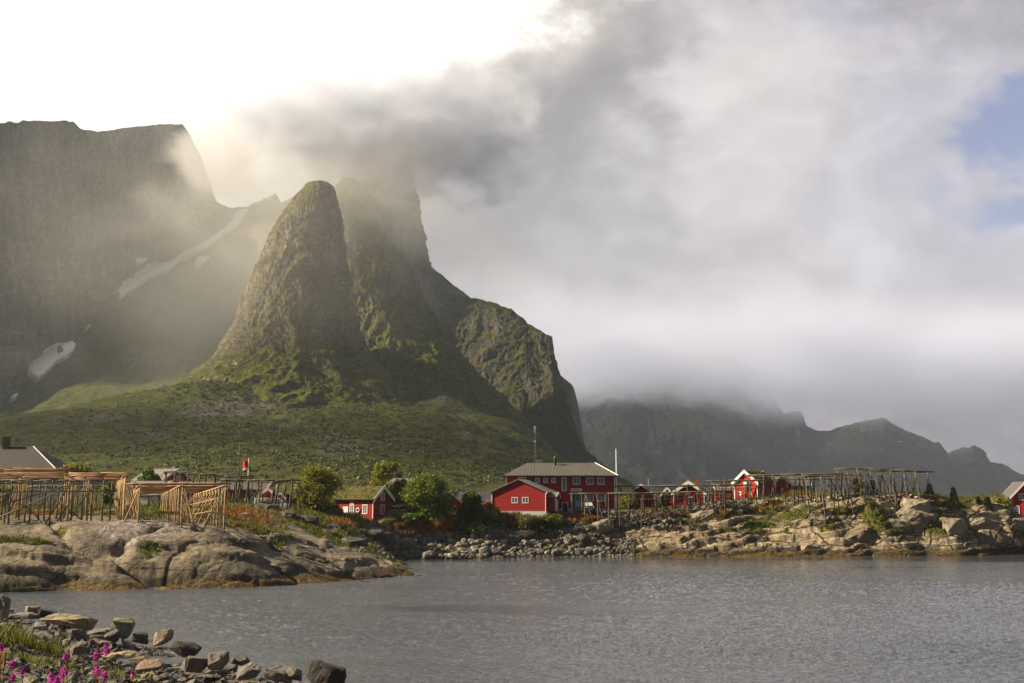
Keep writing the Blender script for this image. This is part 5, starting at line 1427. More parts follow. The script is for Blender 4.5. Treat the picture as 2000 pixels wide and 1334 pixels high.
# right shore
flat_rack('low grey drying rack whose left end stands before the red building entrance', (1142, 964, 168), (1252, 965, 167), 3.2, 5, rails=6, braces=((0, 1), (1, 1)), over=1.0)
flat_rack('long grey drying rack in front of the two dark red cabins', (1240, 964, 170), (1412, 961, 170), 3.6, 8, rails=7, braces=((2, 1), (5, -1)), low=0.95, over=.6)
flat_rack('taller grey rack row passing close behind the white flagpole', (1186, 950, 176), (1418, 950, 175), 3.4, 9, rails=7, braces=((1, 1), (4, -1)), low=1.5, over=.8)
flat_rack('short grey drying rack left of the sunlit bright red cabin', (1390, 939, 178), (1490, 939, 177), 3.2, 4, rails=5, braces=((0, 1), (3, -1)), low=1.4, over=.9)
flat_rack('lower grey rack crossing in front of the sunlit bright red cabin', (1404, 947, 171), (1462, 948, 171), 2.6, 2, rails=4, braces=((0, 1),), over=.6)
flat_rack('long grey rack with crossed braces before the turf barn', (1474, 928, 172), (1642, 927, 172), 4.5, 9, rails=8, braces=((2, -1), (3, -1), (5, 1), (1, 1)), low=.75, over=.7)
flat_rack('grey rack on the bare rock with leaning legs below the tall rack', (1576, 930, 168), (1660, 929, 168), 4.0, 3, rails=7, braces=((0, 1), (2, 1)), aframe=.55, over=.6)
flat_rack('tall grey rack with inverted V legs crowning the rocky knoll', (1652, 914.5, 171), (1740, 916, 171), 5.0, 4, rails=8, braces=((0, 1), (2, 1)), aframe=.75, mid=True, over=.6)
flat_rack('rightmost tall grey rack with inverted V legs above the large boulder', (1716, 918, 170), (1812, 922, 170), 5.0, 4, rails=8, braces=((1, 1), (3, 1)), aframe=.7, mid=True, over=1.2)
# left, grey
flat_rack('old dark grey drying rack with long diagonal poles in front of the orange racks', (-90, 939.5, 112.3), (178, 939, 112.9), 7.0, 7, M_pole_dark, rails=9, braces=((6, -1.6),), low=1.15, over=.4, rr_=.075, short=True, rowsn=3)
r_ = [o for o in bpy.data.objects if o.name.startswith('drying_rack')][-1]
inv = r_.location
for (p0, p1) in (((-10, 1014, 111.8), (152, 944, 112.4)), ((-40, 1000, 116), (140, 946, 116)), ((20, 964, 112), (-60, 985, 112))):
    a_, b_ = P(*p0), P(*p1)
    MB().pole(a_ - np.array(inv), b_ - np.array(inv), .085, .06, bend=.05).build('brace', M_pole_dark, r_, True)
flat_rack('grey rack on the mossy hillock beside the red flag', (322, 921.5, 148), (466, 931, 146), 5.0, 6, rails=6, braces=((0, 1.2), (3, -1)), over=.5, short=True, aframe=.5)
flat_rack('grey rack with two long slanting props right of the red flag', (434, 937.5, 145), (568, 939.5, 144), 4.5, 5, rails=6, braces=((5, -1.4), (3, -1.5)), over=.5, short=True, aframe=.4)
flat_rack('low dark rack standing in shade behind the middle orange racks', (268, 968, 146), (330, 968, 146), 5.0, 3, M_pole_dark, rails=6, braces=((0, 1), (3, -1)), over=.4)
flat_rack('dark rack behind the old front rack beside the stony path', (60, 950, 150), (176, 951, 149), 5.0, 5, M_pole_dark, rails=6, braces=((1, 1), (4, -1)), over=.5)

# left, fresh orange wood: walls of poles that carry long rails
def bent(root, inv, near, far, n, lean, hz=None):
    """near, far: (px, py top, Y). lean: how far the props stand out to the side, in metres."""
    a, b = P(*near), P(*far)
    L = lambda p: (p[0] - inv.x, p[1] - inv.y, p[2] - inv.z)
    MB().pole(L(a + np.array([0, -.5, .02])), L(b + np.array([0, .5, .02])), .09, .08, bend=.03).build('beam', M_pole_new, root, True)
    MB().pole(L(a + np.array([.16, -.5, -.06])), L(b + np.array([.16, .5, -.06])), .08, .07, bend=.03).build('beam', M_pole_new, root, True)
    for i in range(n):
        f = (i / (n - 1)) 
        q = a + (b - a) * f
        x_, y_ = q[0] + rnd.uniform(-.1, .1), q[1]
        MB().pole(L((x_, y_, ground(x_, y_) - .3)), L((q[0], y_, q[2] + .10)), .10, .075, bend=.04).build('post', M_pole_new, root, True)
        fx = q[0] + lean * rnd.uniform(.85, 1.1); fy = y_ + rnd.uniform(.2, .6)
        MB().pole(L((fx, fy, ground(fx, fy) - .3)), L((q[0] + .05, y_ + .1, q[2] + .12)), .08, .06, bend=.04).build('prop', M_pole_new, root, True)
    if hz is not None:
        for dz in (hz, hz * 2):
            MB().pole(L(a + np.array([lean * dz / 5.2 - .1, 0, -dz])), L(b + np.array([lean * dz / 5.2 - .1, 0, -dz])), .06, .05, bend=.04).build('beam', M_pole_new, root, True)
def rails_over(root, inv, A0, A1, B0, B1, n):
    """n long poles between the left edge A0 (near) .. A1 (far) and the right edge B0 .. B1."""
    L = lambda p: (p[0] - inv.x, p[1] - inv.y, p[2] - inv.z)
    a0, a1, b0, b1 = P(*A0), P(*A1), P(*B0), P(*B1)
    for i in range(n):
        f = i / (n - 1)
        p0 = a0 + (a1 - a0) * f; p1 = b0 + (b1 - b0) * f
        z = rnd.uniform(.10, .2); c = rnd.uniform(.4, .6)
        m0 = p0 + (p1 - p0) * (c + .06); m1 = p0 + (p1 - p0) * (c - .06)
        up = np.array([0, 0, z]); rv = lambda: np.array([rnd.uniform(-.5, .5), 0, 0])
        MB().pole(L(p0 + up + rv()), L(m0 + up), .095, .07, bend=.04).build('rail', M_rail_new, root, True)
        MB().pole(L(m1 + up * 1.4 + np.array([0, .15, 0])), L(p1 + up * 1.4 + rv() + np.array([0, .15, 0])), .095, .07, bend=.04).build('rail', M_rail_new, root, True)
def new_rack(label, px, py, Y):
    p = P(px, py, Y); root = empty('drying_rack', (p[0], p[1], ground(p[0], p[1]))); tag(root, label, 'drying rack', 'fish drying racks')
    return root, root.location.copy()
rk, inv = new_rack('tall orange rack of fresh poles at the left behind the old dark rack', 60, 1005, 122)
bent(rk, inv, (36, 929, 121), (54, 941, 144), 9, -1.6); bent(rk, inv, (128, 926, 121), (150, 940, 144), 8, -1.7)
bent(rk, inv, (-40, 932, 121), (-22, 941, 144), 7, -1.6)
rails_over(rk, inv, (-90, 918, 118.5), (-80, 944, 147), (140, 918.5, 118.5), (160, 944, 147), 13)
rk, inv = new_rack('middle orange rack with a tall wall of upright poles beside the stony path', 236, 1015, 114)
bent(rk, inv, (246, 929, 111), (227, 945, 138), 13, 1.9)
bent(rk, inv, (165, 932, 122), (176, 944, 142), 5, 1.2)
rails_over(rk, inv, (136, 926.5, 120), (166, 945.5, 145), (262, 927, 118), (234, 946, 145), 12)
rk, inv = new_rack('lower right orange rack with three slanting pole walls on the gravel', 350, 1018, 112)
bent(rk, inv, (274, 949, 109), (255, 963, 134), 8, -1.8)
bent(rk, inv, (357, 948.5, 109), (317, 965, 136), 14, 1.7)
bent(rk, inv, (441, 948.5, 109), (380, 966, 132), 12, -2.3, hz=1.35)
rails_over(rk, inv, (246, 946.5, 111), (262, 964, 140), (450, 946.5, 111), (404, 965, 140), 13)
# ------------------------------------------------------------------ trees and shrubs
def leaf_cloud(centres, radii, n, size, seed, flat=0.75, elong=1.5):
    """Leaf-sized faces strewn through clumps; returns verts, quads."""
    r = np.random.default_rng(seed)
    C = np.asarray(centres, float); R = np.asarray(radii, float)
    k = r.choice(len(C), n, p=R ** 2 / (R ** 2).sum())
    d = r.normal(size=(n, 3)); d /= np.linalg.norm(d, axis=1)[:, None]
    rad = R[k] * r.uniform(0.35, 1.0, n) ** 0.5 * (1 + 0.32 * r.normal(size=n)).clip(.4, 1.7)
    p = C[k] + d * rad[:, None] * np.array([1, 1, flat])
    a = r.normal(size=(n, 3)); a /= np.linalg.norm(a, axis=1)[:, None]
    a = a * 0.8 + d * 0.4; a /= np.linalg.norm(a, axis=1)[:, None]
    b = np.cross(a, r.normal(size=(n, 3))); b /= np.linalg.norm(b, axis=1)[:, None]
    s = size * r.uniform(0.55, 1.3, n)[:, None]
    V = np.stack([p - a * s * elong * .5, p + b * s * .42, p + a * s * elong * .5, p - b * s * .42], 1).reshape(-1, 3)
    F = np.arange(4 * n).reshape(n, 4)
    return V, F

def leafy_tree(name, label, cat, px, py_base, py_top, w_px, Y, mat, leaves=5000, size=0.30, shape='round', trunk_show=0.18, seed=1, group=None, lobes=26, zadj=0.0):
    b = P(px, py_base, Y); kk = Y / FPX
    H = (py_base - py_top) * kk; Wd = w_px * kk
    zg = ground(b[0], b[1]); 
    root = empty(name, (b[0], b[1], b[2])); tag(root, label, cat, group)
    r = np.random.default_rng(seed)
    cs, rs = [], []
    z0 = H * trunk_show
    for i in range(lobes):
        f = (i + .5) / lobes
        z = z0 + (H - z0) * (0.08 + 0.86 * r.random())
        t_ = (z - z0) / (H - z0)
        if shape == 'round': prof = math.sin(math.pi * min(1, max(0.06, (t_ * 0.86 + 0.12)))) ** 0.6
        elif shape == 'tall': prof = 0.55 + 0.45 * math.sin(math.pi * t_) if t_ < .8 else 0.62
        else: prof = 1.0 - 0.55 * t_
        rad = Wd / 2 * prof
        an = r.uniform(0, 2 * math.pi); q = rad * (0.35 + 0.55 * math.sqrt(r.random()))
        rr_ = (0.09 + 0.13 * r.random()) * Wd
        q = min(q, max(0.0, rad - rr_ * .55))
        cs.append((q * math.cos(an), q * math.sin(an), min(z, H - rr_ * .6))); rs.append(rr_)
    V, F = leaf_cloud(cs, rs, leaves, size, seed)
    np_mesh('crown', V, F, mat, smooth_=False, parent=root)
    tr = MB(); hz_ = H * 0.55
    tr.pole((0, 0, min(-0.4, zg - b[2] - .3)), (rnd.uniform(-.2, .2), 0, hz_), 0.05 * math.sqrt(H) + .05, .05, n=8, segs=5, bend=.15)
    for i in range(6):
        c = cs[int(r.integers(len(cs)))]; z = H * r.uniform(.12, .4)
        tr.pole((0, 0, z), (c[0] * .85, c[1] * .85, c[2]), .07, .025, n=6, segs=3, bend=.15)
    tr.build('trunk', M_bark, root, True)
    return root
leafy_tree('tree', 'broad rounded olive green tree left of the turf cabin', 'tree', 621, 1003, 917, 92, 157, M_leaf, 11000, 0.26, seed=3, lobes=44, trunk_show=.10)
leafy_tree('tree', 'tall narrow olive tree rising behind the turf cabin gable', 'tree', 757, 1004, 904, 62, 174, M_leaf, 8500, 0.28, 'tall', seed=4, lobes=36, trunk_show=.12)
leafy_tree('tree', 'dark lower tree leaning against the tall narrow one', 'tree', 789, 1000, 938, 50, 176, M_leafd, 5000, 0.28, seed=5)
leafy_tree('tree', 'big round bright green tree right of the turf cabin', 'tree', 836, 1016, 928, 94, 167, M_leaf2, 13000, 0.27, seed=6, lobes=48, trunk_show=.06)
leafy_tree('tree', 'dark green bushy tree in front of the red annex', 'tree', 922, 1031, 965, 62, 167, M_leafd, 8500, 0.26, 'cone', seed=7, lobes=34, trunk_show=.02)
leafy_tree('shrub', 'yellow green shrub growing at the left end of the turf cabin', 'shrub', 652, 1016, 984, 34, 158, M_leafy, 3000, 0.20, seed=8, trunk_show=.05, group='shrubs on the shore')
leafy_tree('shrub', 'small pale green bush at the foot of the broad olive tree', 'shrub', 629, 1010, 990, 18, 155, M_leaf2, 1200, 0.18, seed=9, trunk_show=.05, group='shrubs on the shore')
leafy_tree('shrub', 'green bush showing above the middle orange rack rails', 'shrub', 288, 966, 917, 44, 170, M_leaf2, 3800, 0.28, seed=10, group='shrubs on the shore')
leafy_tree('shrub', 'green bush left of the wall of upright orange poles', 'shrub', 214, 990, 944, 34, 152, M_leaf2, 3000, 0.24, seed=11, trunk_show=.05, group='shrubs on the shore')
leafy_tree('tree', 'dark topped tree peeping over the left orange rails', 'tree', 146, 965, 908, 62, 182, M_leaf, 4500, 0.30, seed=12, trunk_show=.3)
leafy_tree('shrub', 'grassy green bush behind the far left end of the racks', 'shrub', 15, 985, 948, 50, 150, M_leafy, 3000, 0.24, seed=13, trunk_show=.0, group='shrubs on the shore')
leafy_tree('shrub', 'bright yellow green bush under the white flagpole', 'shrub', 1229, 1000, 966, 36, 175, M_leafy, 3600, 0.24, seed=14, trunk_show=.03, group='shrubs on the shore')
leafy_tree('shrub', 'wide dark green bush below the left corner of the annex', 'shrub', 962, 1030, 1003, 64, 167, M_leafd, 4200, 0.24, seed=15, trunk_show=.0, group='shrubs on the shore')
leafy_tree('shrub', 'dark low bush at the water side of the dark bushy tree', 'shrub', 936, 1040, 1017, 54, 165, M_leafd, 3000, 0.24, seed=25, trunk_show=.0, group='shrubs on the shore')
leafy_tree('shrub', 'light green bush under the two annex windows', 'shrub', 1030, 1027, 1008, 60, 167, M_grass, 4200, 0.22, seed=16, trunk_show=.0, group='shrubs on the shore')
leafy_tree('shrub', 'light green bush below the right corner of the annex', 'shrub', 1078, 1025, 1005, 44, 167.5, M_grass, 3000, 0.22, seed=17, trunk_show=.0, group='shrubs on the shore')
leafy_tree('shrub', 'green bush climbing the dark hillock left of the broad olive tree', 'shrub', 517, 1000, 980, 30, 143, M_leafd, 1800, 0.22, seed=18, trunk_show=.0, group='shrubs on the shore')
leafy_tree('shrub', 'small rowan bush beside the bright red house at the right edge', 'shrub', 1956, 1002, 972, 26, 172, M_leaf, 2000, 0.22, seed=19, trunk_show=.05, group='shrubs on the shore')
leafy_tree('shrub', 'yellow green bush seen through the legs of the tall V legged rack', 'shrub', 1678, 970, 922, 22, 176, M_leafy, 2200, 0.22, 'tall', seed=20, trunk_show=.05, group='shrubs on the shore')
leafy_tree('shrub', 'bright bush in the grass beside the open shed', 'shrub', 800, 1018, 1003, 30, 163, M_leaf2, 1500, 0.2, seed=21, trunk_show=.0, group='shrubs on the shore')

def spruce(label, px, py_base, py_top, w_px, Y, seed):
    b = P(px, py_base, Y); kk = Y / FPX; H = (py_base - py_top) * kk; R = w_px * kk / 2
    root = empty('spruce_tree', b); tag(root, label, 'tree', 'young spruces on the right hand knoll')
    r = np.random.default_rng(seed); V = []; F = []
    n = 2600
    for i in range(n):
        f = r.random() ** 0.75
        lay = math.floor(f * 8) / 8
        rad = R * (1 - 0.9 * f) * (0.55 + 0.45 * (1 - (f * 8 - math.floor(f * 8)))) * r.uniform(.4, 1.15)
        an = r.uniform(0, 6.283); p = np.array([rad * math.cos(an), rad * math.sin(an), H * (0.06 + .94 * f) - 0.18 * rad])
        o = np.array([math.cos(an), math.sin(an), r.uniform(-.5, .25)]); o /= np.linalg.norm(o); s = r.uniform(.14, .30)
        q = np.cross(o, r.normal(size=3)); q /= np.linalg.norm(q); k0 = len(V)
        V += [p, p + q * s * .25, p + o * s, p - q * s * .25]; F.append([k0, k0 + 1, k0 + 2, k0 + 3])
    np_mesh('crown', np.array(V), np.array(F), M_needle, smooth_=False, parent=root)
    MB().pole((0, 0, -.6), (0, 0, H * .96), .10, .02, n=7, segs=3).build('trunk', M_bark, root, True)
spruce('tallest dark spruce right of the drying racks on the knoll', 1864, 989, 953, 26, 170, 1)
spruce('thin young spruce left of the pair beside the pale railing', 1912, 997, 970, 18, 172, 2)
spruce('dark young spruce nearest the red house at the right edge', 1931, 998, 971, 22, 171, 3)
spruce('small spruce at the right foot of the rightmost tall rack', 1817, 972, 945, 20, 172, 4)
spruce('young spruce standing under the middle of the tall V legged rack', 1706, 968, 938, 20, 173, 5)
spruce('very small spruce between the thin one and the railing', 1922, 999, 982, 10, 174, 6)

# ------------------------------------------------------------------ grass and weeds (nobody could count them)
def tufts(name, label, pts, hts, mat, nb=6, spread=0.22, width=0.05, seed=0, lean=.35):
    r = np.random.default_rng(seed)
    P_ = np.repeat(np.asarray(pts), nb, 0); H_ = np.repeat(np.asarray(hts), nb) * r.uniform(.55, 1.15, len(P_))
    n = len(P_)
    P_ = P_ + np.stack([r.normal(0, spread, n), r.normal(0, spread, n), np.full(n, -.05)], -1)
    an = r.uniform(0, 6.283, n); e = np.stack([np.cos(an), np.sin(an), 0 * an], -1) * (width * r.uniform(.6, 1.4, n))[:, None]
    tip = P_ + np.stack([r.normal(0, lean, n) * H_, r.normal(0, lean, n) * H_, H_], -1)
    mid = P_ * .5 + tip * .5 + np.array([0, 0, 1.0]) * (H_ * .08)[:, None]
    V = np.stack([P_ - e, P_ + e, mid + e * .75, tip, mid - e * .75], 1).reshape(-1, 3)
    b = np.arange(n)[:, None] * 5
    F = b + np.array([[0, 1, 2, 4]]); F2 = b + np.array([[4, 2, 3, 3]])
    Fa = np.concatenate([F, np.concatenate([b + 4, b + 2, b + 3], 1)[:, [0, 1, 2, 2]]])
    me = bpy.data.meshes.new(name)
    tri = np.concatenate([b + 4, b + 2, b + 3], 1)
    loops = np.concatenate([F.ravel(), tri.ravel()]).astype(np.int32)
    starts = np.concatenate([np.arange(n) * 4, 4 * n + np.arange(n) * 3]).astype(np.int32)
    me.vertices.add(len(V)); me.vertices.foreach_set('co', V.astype(np.float32).ravel())
    me.loops.add(len(loops)); me.loops.foreach_set('vertex_index', loops)
    me.polygons.add(len(starts)); me.polygons.foreach_set('loop_start', starts)
    me.materials.append(mat); me.update(calc_edges=True); me.validate()
    return stuff(link(bpy.data.objects.new(name, me)), label)

gy = rng.uniform(92, 200, 260000); ga_ = rng.uniform(-.56, .56, 260000); gx = ga_ * gy
fy_ = np.interp(gy, IY, np.arange(ir)).astype(int).clip(0, ir - 1); fa_ = ((gx / gy + .66) / 1.28 * (ic - 1)).astype(int).clip(0, ic - 1)
gg = grass[fy_, fa_]; gz = IH(gx, gy)
keep = (rng.random(len(gx)) < np.clip(gg * 1.5 - .35, 0, 1) * np.where(gy > 178, .35, 1)) & (gz > 1.3)
gx, gy, gz, gg = gx[keep], gy[keep], gz[keep], gg[keep]
# rusty seed heads stand together
rust = 0.55 * fbm(np.stack([gx * .13, gy * .20, gx * 0 + 2], -1), 4, .6)
def rpatch(px, py, rx, ry, a=.9):
    global rust
    h = isl_hit(px, py)
    if h is not None: rust = np.maximum(rust, a * np.exp(-((gx - h[0]) / rx) ** 2 - ((gy - h[1]) / ry) ** 2))
for a in [(820, 1030, 5, 3.0), (870, 1040, 3, 2), (1000, 1008, 5, 1.2), (1120, 1012, 4, 1.4), (460, 1000, 4, 2.0), (490, 1015, 3, 2), (655, 1022, 2.5, 2), (1290, 1006, 4, 1.0), (1380, 1000, 3, 1), (1510, 990, 4, .7), (1860, 985, 2.5, 2), (60, 1005, 4, 3), (215, 985, 4, 3), (1550, 967, 4, 3), (1780, 968, 3, 1)]:
    rpatch(*a)
# the belt of weeds above the cobbles and the grass below the red annex
ex_, er_ = [], []
for (x0, x1, y0, y1, n_, rr_) in ((772, 892, 1020, 1046, 900, 1.0), (1090, 1180, 1006, 1018, 300, 1.0), (985, 1110, 1008, 1032, 900, .25), (450, 560, 996, 1034, 260, .45), (745, 830, 1012, 1024, 260, .1), (1240, 1420, 996, 1012, 420, .8), (640, 690, 1016, 1030, 160, .8)):
    for _ in range(n_):
        h = isl_hit(rnd.uniform(x0, x1), rnd.uniform(y0, y1))
        if h is not None: ex_.append(h); er_.append(.9 if rnd.random() < rr_ else 0.0)
ex_ = np.array(ex_); gx = np.concatenate([gx, ex_[:, 0]]); gy = np.concatenate([gy, ex_[:, 1]]); gz = np.concatenate([gz, ex_[:, 2]]); rust = np.concatenate([rust, np.array(er_)])
isr = rust + rng.normal(0, .12, len(gx)) > 0.42
pp_ = np.stack([gx, gy, gz], -1)
tufts('grass', 'green and yellow tufts of shore grass between the rocks and houses', pp_[~isr], rng.uniform(.22, .60, (~isr).sum()), M_grass, 5, .22, .045, 1)
tufts('weeds', 'rusty orange weeds gone to seed along the shore', pp_[isr], rng.uniform(.35, .85, isr.sum()), M_sorrel, 5, .2, .045, 2, .22)

# scrub on the slopes below the pinnacle: thousands of small bushes
sx, sy, ss = [], [], []
def scrub_patch(px, py, rx, ry, n, s0, s1):
    h = hill_hit(px, py)
    if h is None: return
    for _ in range(int(n * 2.4)):
        sx.append(h[0] + rnd.gauss(0, rx)); sy.append(h[1] + rnd.gauss(0, ry)); ss.append(rnd.uniform(s0, s1) * .62)
for a in [(400, 740, 26, 40, 640, 1.2, 2.8), (470, 755, 26, 40, 300, 1.5, 3.6), (540, 745, 22, 36, 220, 1.4, 3.4), (360, 745, 14, 30, 160, 1.2, 3.2), (560, 830, 60, 70, 420, 1.2, 3.2), (700, 850, 70, 80, 700, 1.2, 3.4), (820, 870, 60, 80, 600, 1.2, 3.2),
          (600, 890, 60, 60, 500, 1.0, 3.0), (800, 780, 50, 50, 300, 1.4, 3.4), (450, 880, 60, 50, 260, 0.9, 2.4), (950, 860, 40, 60, 300, 1.2, 3.0), (720, 920, 50, 40, 350, .9, 2.4), (200, 880, 70, 50, 200, .8, 2.0), (900, 920, 50, 40, 300, .9, 2.4), (300, 730, 30, 60, 120, 1.2, 2.6), (640, 800, 40, 40, 220, 1.2, 3.2)]:
    scrub_patch(*a)
sx, sy, ss = np.array(sx), np.array(sy), np.array(ss)
ok = (sy > 235) & (fbm(np.stack([sx * .05, sy * .05, 0 * sx], -1), 3) > -0.12)
sx, sy, ss = sx[ok], sy[ok], ss[ok]; sz = HH(sx, sy)
nl = 16
r = np.random.default_rng(77)
d = r.normal(size=(len(sx), nl, 3)); d /= np.linalg.norm(d, axis=2)[..., None]; d[..., 2] = np.abs(d[..., 2])
c = np.stack([sx, sy, sz], -1)[:, None] + d * (ss[:, None] * r.uniform(.55, 1.0, (len(sx), nl)))[..., None] * np.array([.62, .62, .62])
a_ = r.normal(size=d.shape); a_ /= np.linalg.norm(a_, axis=2)[..., None]; b_ = np.cross(a_, d); s_ = (ss[:, None] * r.uniform(.2, .42, (len(sx), nl)))[..., None]
V = np.stack([c - a_ * s_, c + b_ * s_, c + a_ * s_, c - b_ * s_], 2).reshape(-1, 3)
M_scrub = mat_leaf('hill_scrub_leaves', (0.024, 0.032, 0.004), (0.062, 0.078, 0.006), (0.13, 0.14, 0.010))
stuff(np_mesh('scrub', V, np.arange(len(V)).reshape(-1, 4), M_scrub, smooth_=False), 'birch scrub growing over the slopes below the rock pinnacle')
# ------------------------------------------------------------------ stones
def mat_stone(name, rock, moss=0.0):
    m, t, b = material(name)
    g = t.new('ShaderNodeNewGeometry'); p = g.outputs['Position']
    oi = t.new('ShaderNodeObjectInfo').outputs['Random']
    k = t.math('MULTIPLY_ADD', t.math('SUBTRACT', oi, 0.5), 0.30, t.noise(p, 1.6, 6, 0.7))
    c = t.ramp(k, [(0.25, tuple(q * .5 for q in rock)), (0.5, rock), (0.75, tuple(min(1, q * 1.55) for q in rock))])
    c = t.mix(t.math('MULTIPLY', t.smap(t.noise(p, 3.5, 5, .7), .58, .72), .5), c, (rock[0] * 1.15, rock[1] * 1.05, rock[2] * .85))
    c = t.mix(t.math('MULTIPLY', t.smap(t.noise(p, 2.2, 5, .7), .60, .70), .45), c, (.04, .037, .034))
    if moss > 0:
        s = t.new('ShaderNodeSeparateXYZ'); t.to(g.outputs['Normal'], s.inputs[0])
        c = t.mix(t.math('MULTIPLY', t.smap(t.math('MULTIPLY_ADD', t.noise(p, 2.0, 4), .6, s.outputs[2]), .7, 1.05), moss), c, (0.16, 0.165, 0.05))
    t.to(c, b.inputs['Base Color']); b.inputs['Roughness'].default_value = .9; b.inputs['Specular IOR Level'].default_value = .2
    h = t.math('ADD', t.noise(p, 5, 6, .7), t.math('MULTIPLY', t.noise(t.map(p, (1, 1, 4), (.3, .5, 0)), 2.2, 5, .7), 1.2))
    t.to(t.bump(h, .9, .16), b.inputs['Normal'])
    return m
M_st = mat_stone('grey_stone', (0.165, 0.15, 0.135)); M_st_tan = mat_stone('tan_stone', (0.25, 0.20, 0.135)); M_st_pale = mat_stone('pale_lichen_stone', (0.26, 0.245, 0.20), .6)
M_st_dark = mat_stone('dark_stone', (0.075, 0.068, 0.062)); M_st_red = mat_stone('reddish_stone', (0.25, 0.175, 0.12)); M_cob = mat_stone('shore_cobble', (0.185, 0.165, 0.14))

def stone_mesh(name, mat, dims, seed, npts=16, rounded=0.0, cuts=2):
    r = np.random.default_rng(seed)
    bm = bmesh.new()
    for _ in range(npts if rounded < .2 else npts * 2):
        q = r.uniform(-1, 1, 3); q = q / max(np.abs(q).max(), 1e-3) * r.uniform(.75, 1.0) if rounded < .2 else (q / np.linalg.norm(q, 3) * r.uniform(.85, 1.0) if rounded < .5 else q / np.linalg.norm(q))
        bm.verts.new(tuple(q * np.array(dims) / 2))
    res = bmesh.ops.convex_hull(bm, input=bm.verts[:])
    bmesh.ops.delete(bm, geom=[g for g in res['geom_interior'] if isinstance(g, bmesh.types.BMVert)], context='VERTS')
    bmesh.ops.dissolve_limit(bm, angle_limit=math.radians(14), verts=bm.verts[:], edges=bm.edges[:])
    bmesh.ops.triangulate(bm, faces=bm.faces[:])
    bmesh.ops.subdivide_edges(bm, edges=bm.edges[:], cuts=cuts, use_grid_fill=True, smooth=0.35 if rounded > .5 else 0.0)
    bmesh.ops.triangulate(bm, faces=bm.faces[:])
    co = np.array([v.co for v in bm.verts]); s = max(dims)
    n = (fbm(co / s * 3.2 + seed * 3.1, 5, .65) * 0.075 + np.abs(fbm(co / s * 7.0 + seed, 4, .6)) * 0.05) * (1.0 if rounded < .5 else .5) * s
    bm.normal_update()
    for v, k_ in zip(bm.verts, n): v.co += v.normal * float(k_)
    me = bpy.data.meshes.new(name); bm.to_mesh(me); bm.free(); me.materials.append(mat)
    if rounded > .5:
        for p_ in me.polygons: p_.use_smooth = True
    return me

def place_stone(me, p, rot, sc, label, group, name='stone', cat='stone'):
    o = link(bpy.data.objects.new(name, me)); o.location = tuple(float(q) for q in p); o.rotation_euler = rot; o.scale = (sc, sc, sc) if isinstance(sc, float) else sc
    tag(o, label, cat, group); return o

GR = 'stones of the near rock bank'
# the ones you could point at
def big(px, py, Y, w_px, asp, mat, seed, label, rot=(0, 0, 0), sink=.3):
    """A boulder w_px wide whose middle shows at (px, py)."""
    h = bank_hit(px, py + 6) if Y is None else P(px, py, Y)
    if h is None: h = G(px, py, 0.3)
    w = w_px * 0.86 * h[1] / FPX
    me = stone_mesh('boulder', mat, (w, w * asp[0], w * asp[1]), seed, 24, cuts=3)
    return place_stone(me, (h[0], h[1], h[2] + w * asp[1] * (0.5 - sink)), rot, 1.0, label, GR, 'boulder', 'boulder')
big(63, 1196, 78, 34, (.8, .62), M_st_tan, 1, 'tan boulder perched at the water end of the near rock bank', (.1, .1, .3))
big(92, 1206, 76, 44, (.8, .58), M_st_dark, 2, 'dark pointed boulder between the perched tan one and the long slab', (0, .15, .5))
big(48, 1212, 75, 54, (.8, .45), M_st, 3, 'low grey boulder beneath the perched tan boulder', (0, 0, .2))
big(138, 1224, 66, 124, (.5, .24), M_st_tan, 44, 'long flat tan slab lying across the near rock bank', (-.10, .10, -.06), .1)
big(195, 1243, 62, 70, (.7, .34), M_st, 5, 'grey slab wedged under the right end of the long tan slab', (.1, -.1, .3))
big(238, 1236, 63, 50, (.9, .85), M_st_pale, 6, 'pale lichen covered boulder standing on the bank by the water', (.1, .2, .2), .25)
big(219, 1250, 58, 36, (.9, .85), M_st, 7, 'upright grey boulder touching the pale lichen covered one', (.2, 0, .8), .25)
big(273, 1250, 60, 40, (.9, .6), M_st_dark, 8, 'dark jagged boulder right of the pale lichen covered one', (.2, .2, .4), .25)
big(314, 1255, 60, 52, (.9, .62), M_st_tan, 9, 'square cut tan boulder at the water edge of the bank', (.05, -.25, -.35), .2)
big(362, 1273, 55, 66, (.7, .45), M_st_dark, 10, 'dark sloping boulder below the square cut tan one', (.1, .3, .1))
big(293, 1303, 34, 62, (.7, .22), M_st_red, 11, 'flat reddish slab tilted towards the viewer in the rubble', (.45, -.1, .15), .15)
big(156, 1274, 34, 46, (.5, .55), M_st, 12, 'tilted grey slab leaning to the left behind the fireweed', (.2, -.5, .3), .2)
big(232, 1284, 38, 80, (.35, .14), M_st_tan, 13, 'thin tan slab lying flat in the rubble', (.1, -.12, .05), .1)
big(380, 1302, 46, 56, (.8, .55), M_st, 14, 'grey boulder with a rounded dark face in the middle of the bank', (0, .1, .6))
big(426, 1298, 46, 52, (.8, .75), M_st, 15, 'rough grey boulder near the water in the middle of the bank', (.2, 0, .2))
big(470, 1296, 47, 40, (.8, .5), M_st, 16, 'small boulder with flat top beside the rough grey one', (.1, .1, .5))
big(486, 1318, 44, 60, (.8, .55), M_st, 17, 'wide grey boulder low at the water side of the bank', (.1, -.15, .3))
big(545, 1322, 44, 60, (.8, .55), M_st, 18, 'grey boulder left of the pale pointed one near the bottom edge', (0, .2, .1))
big(578, 1323, 44, 40, (.9, .75), M_st_pale, 19, 'pale pointed boulder left of the big dark one', (.2, .1, .9))
big(638, 1326, 43, 96, (.8, .5), M_st_dark, 20, 'big dark boulder with tan crust at the bottom end of the bank', (.1, .12, .2), .2)
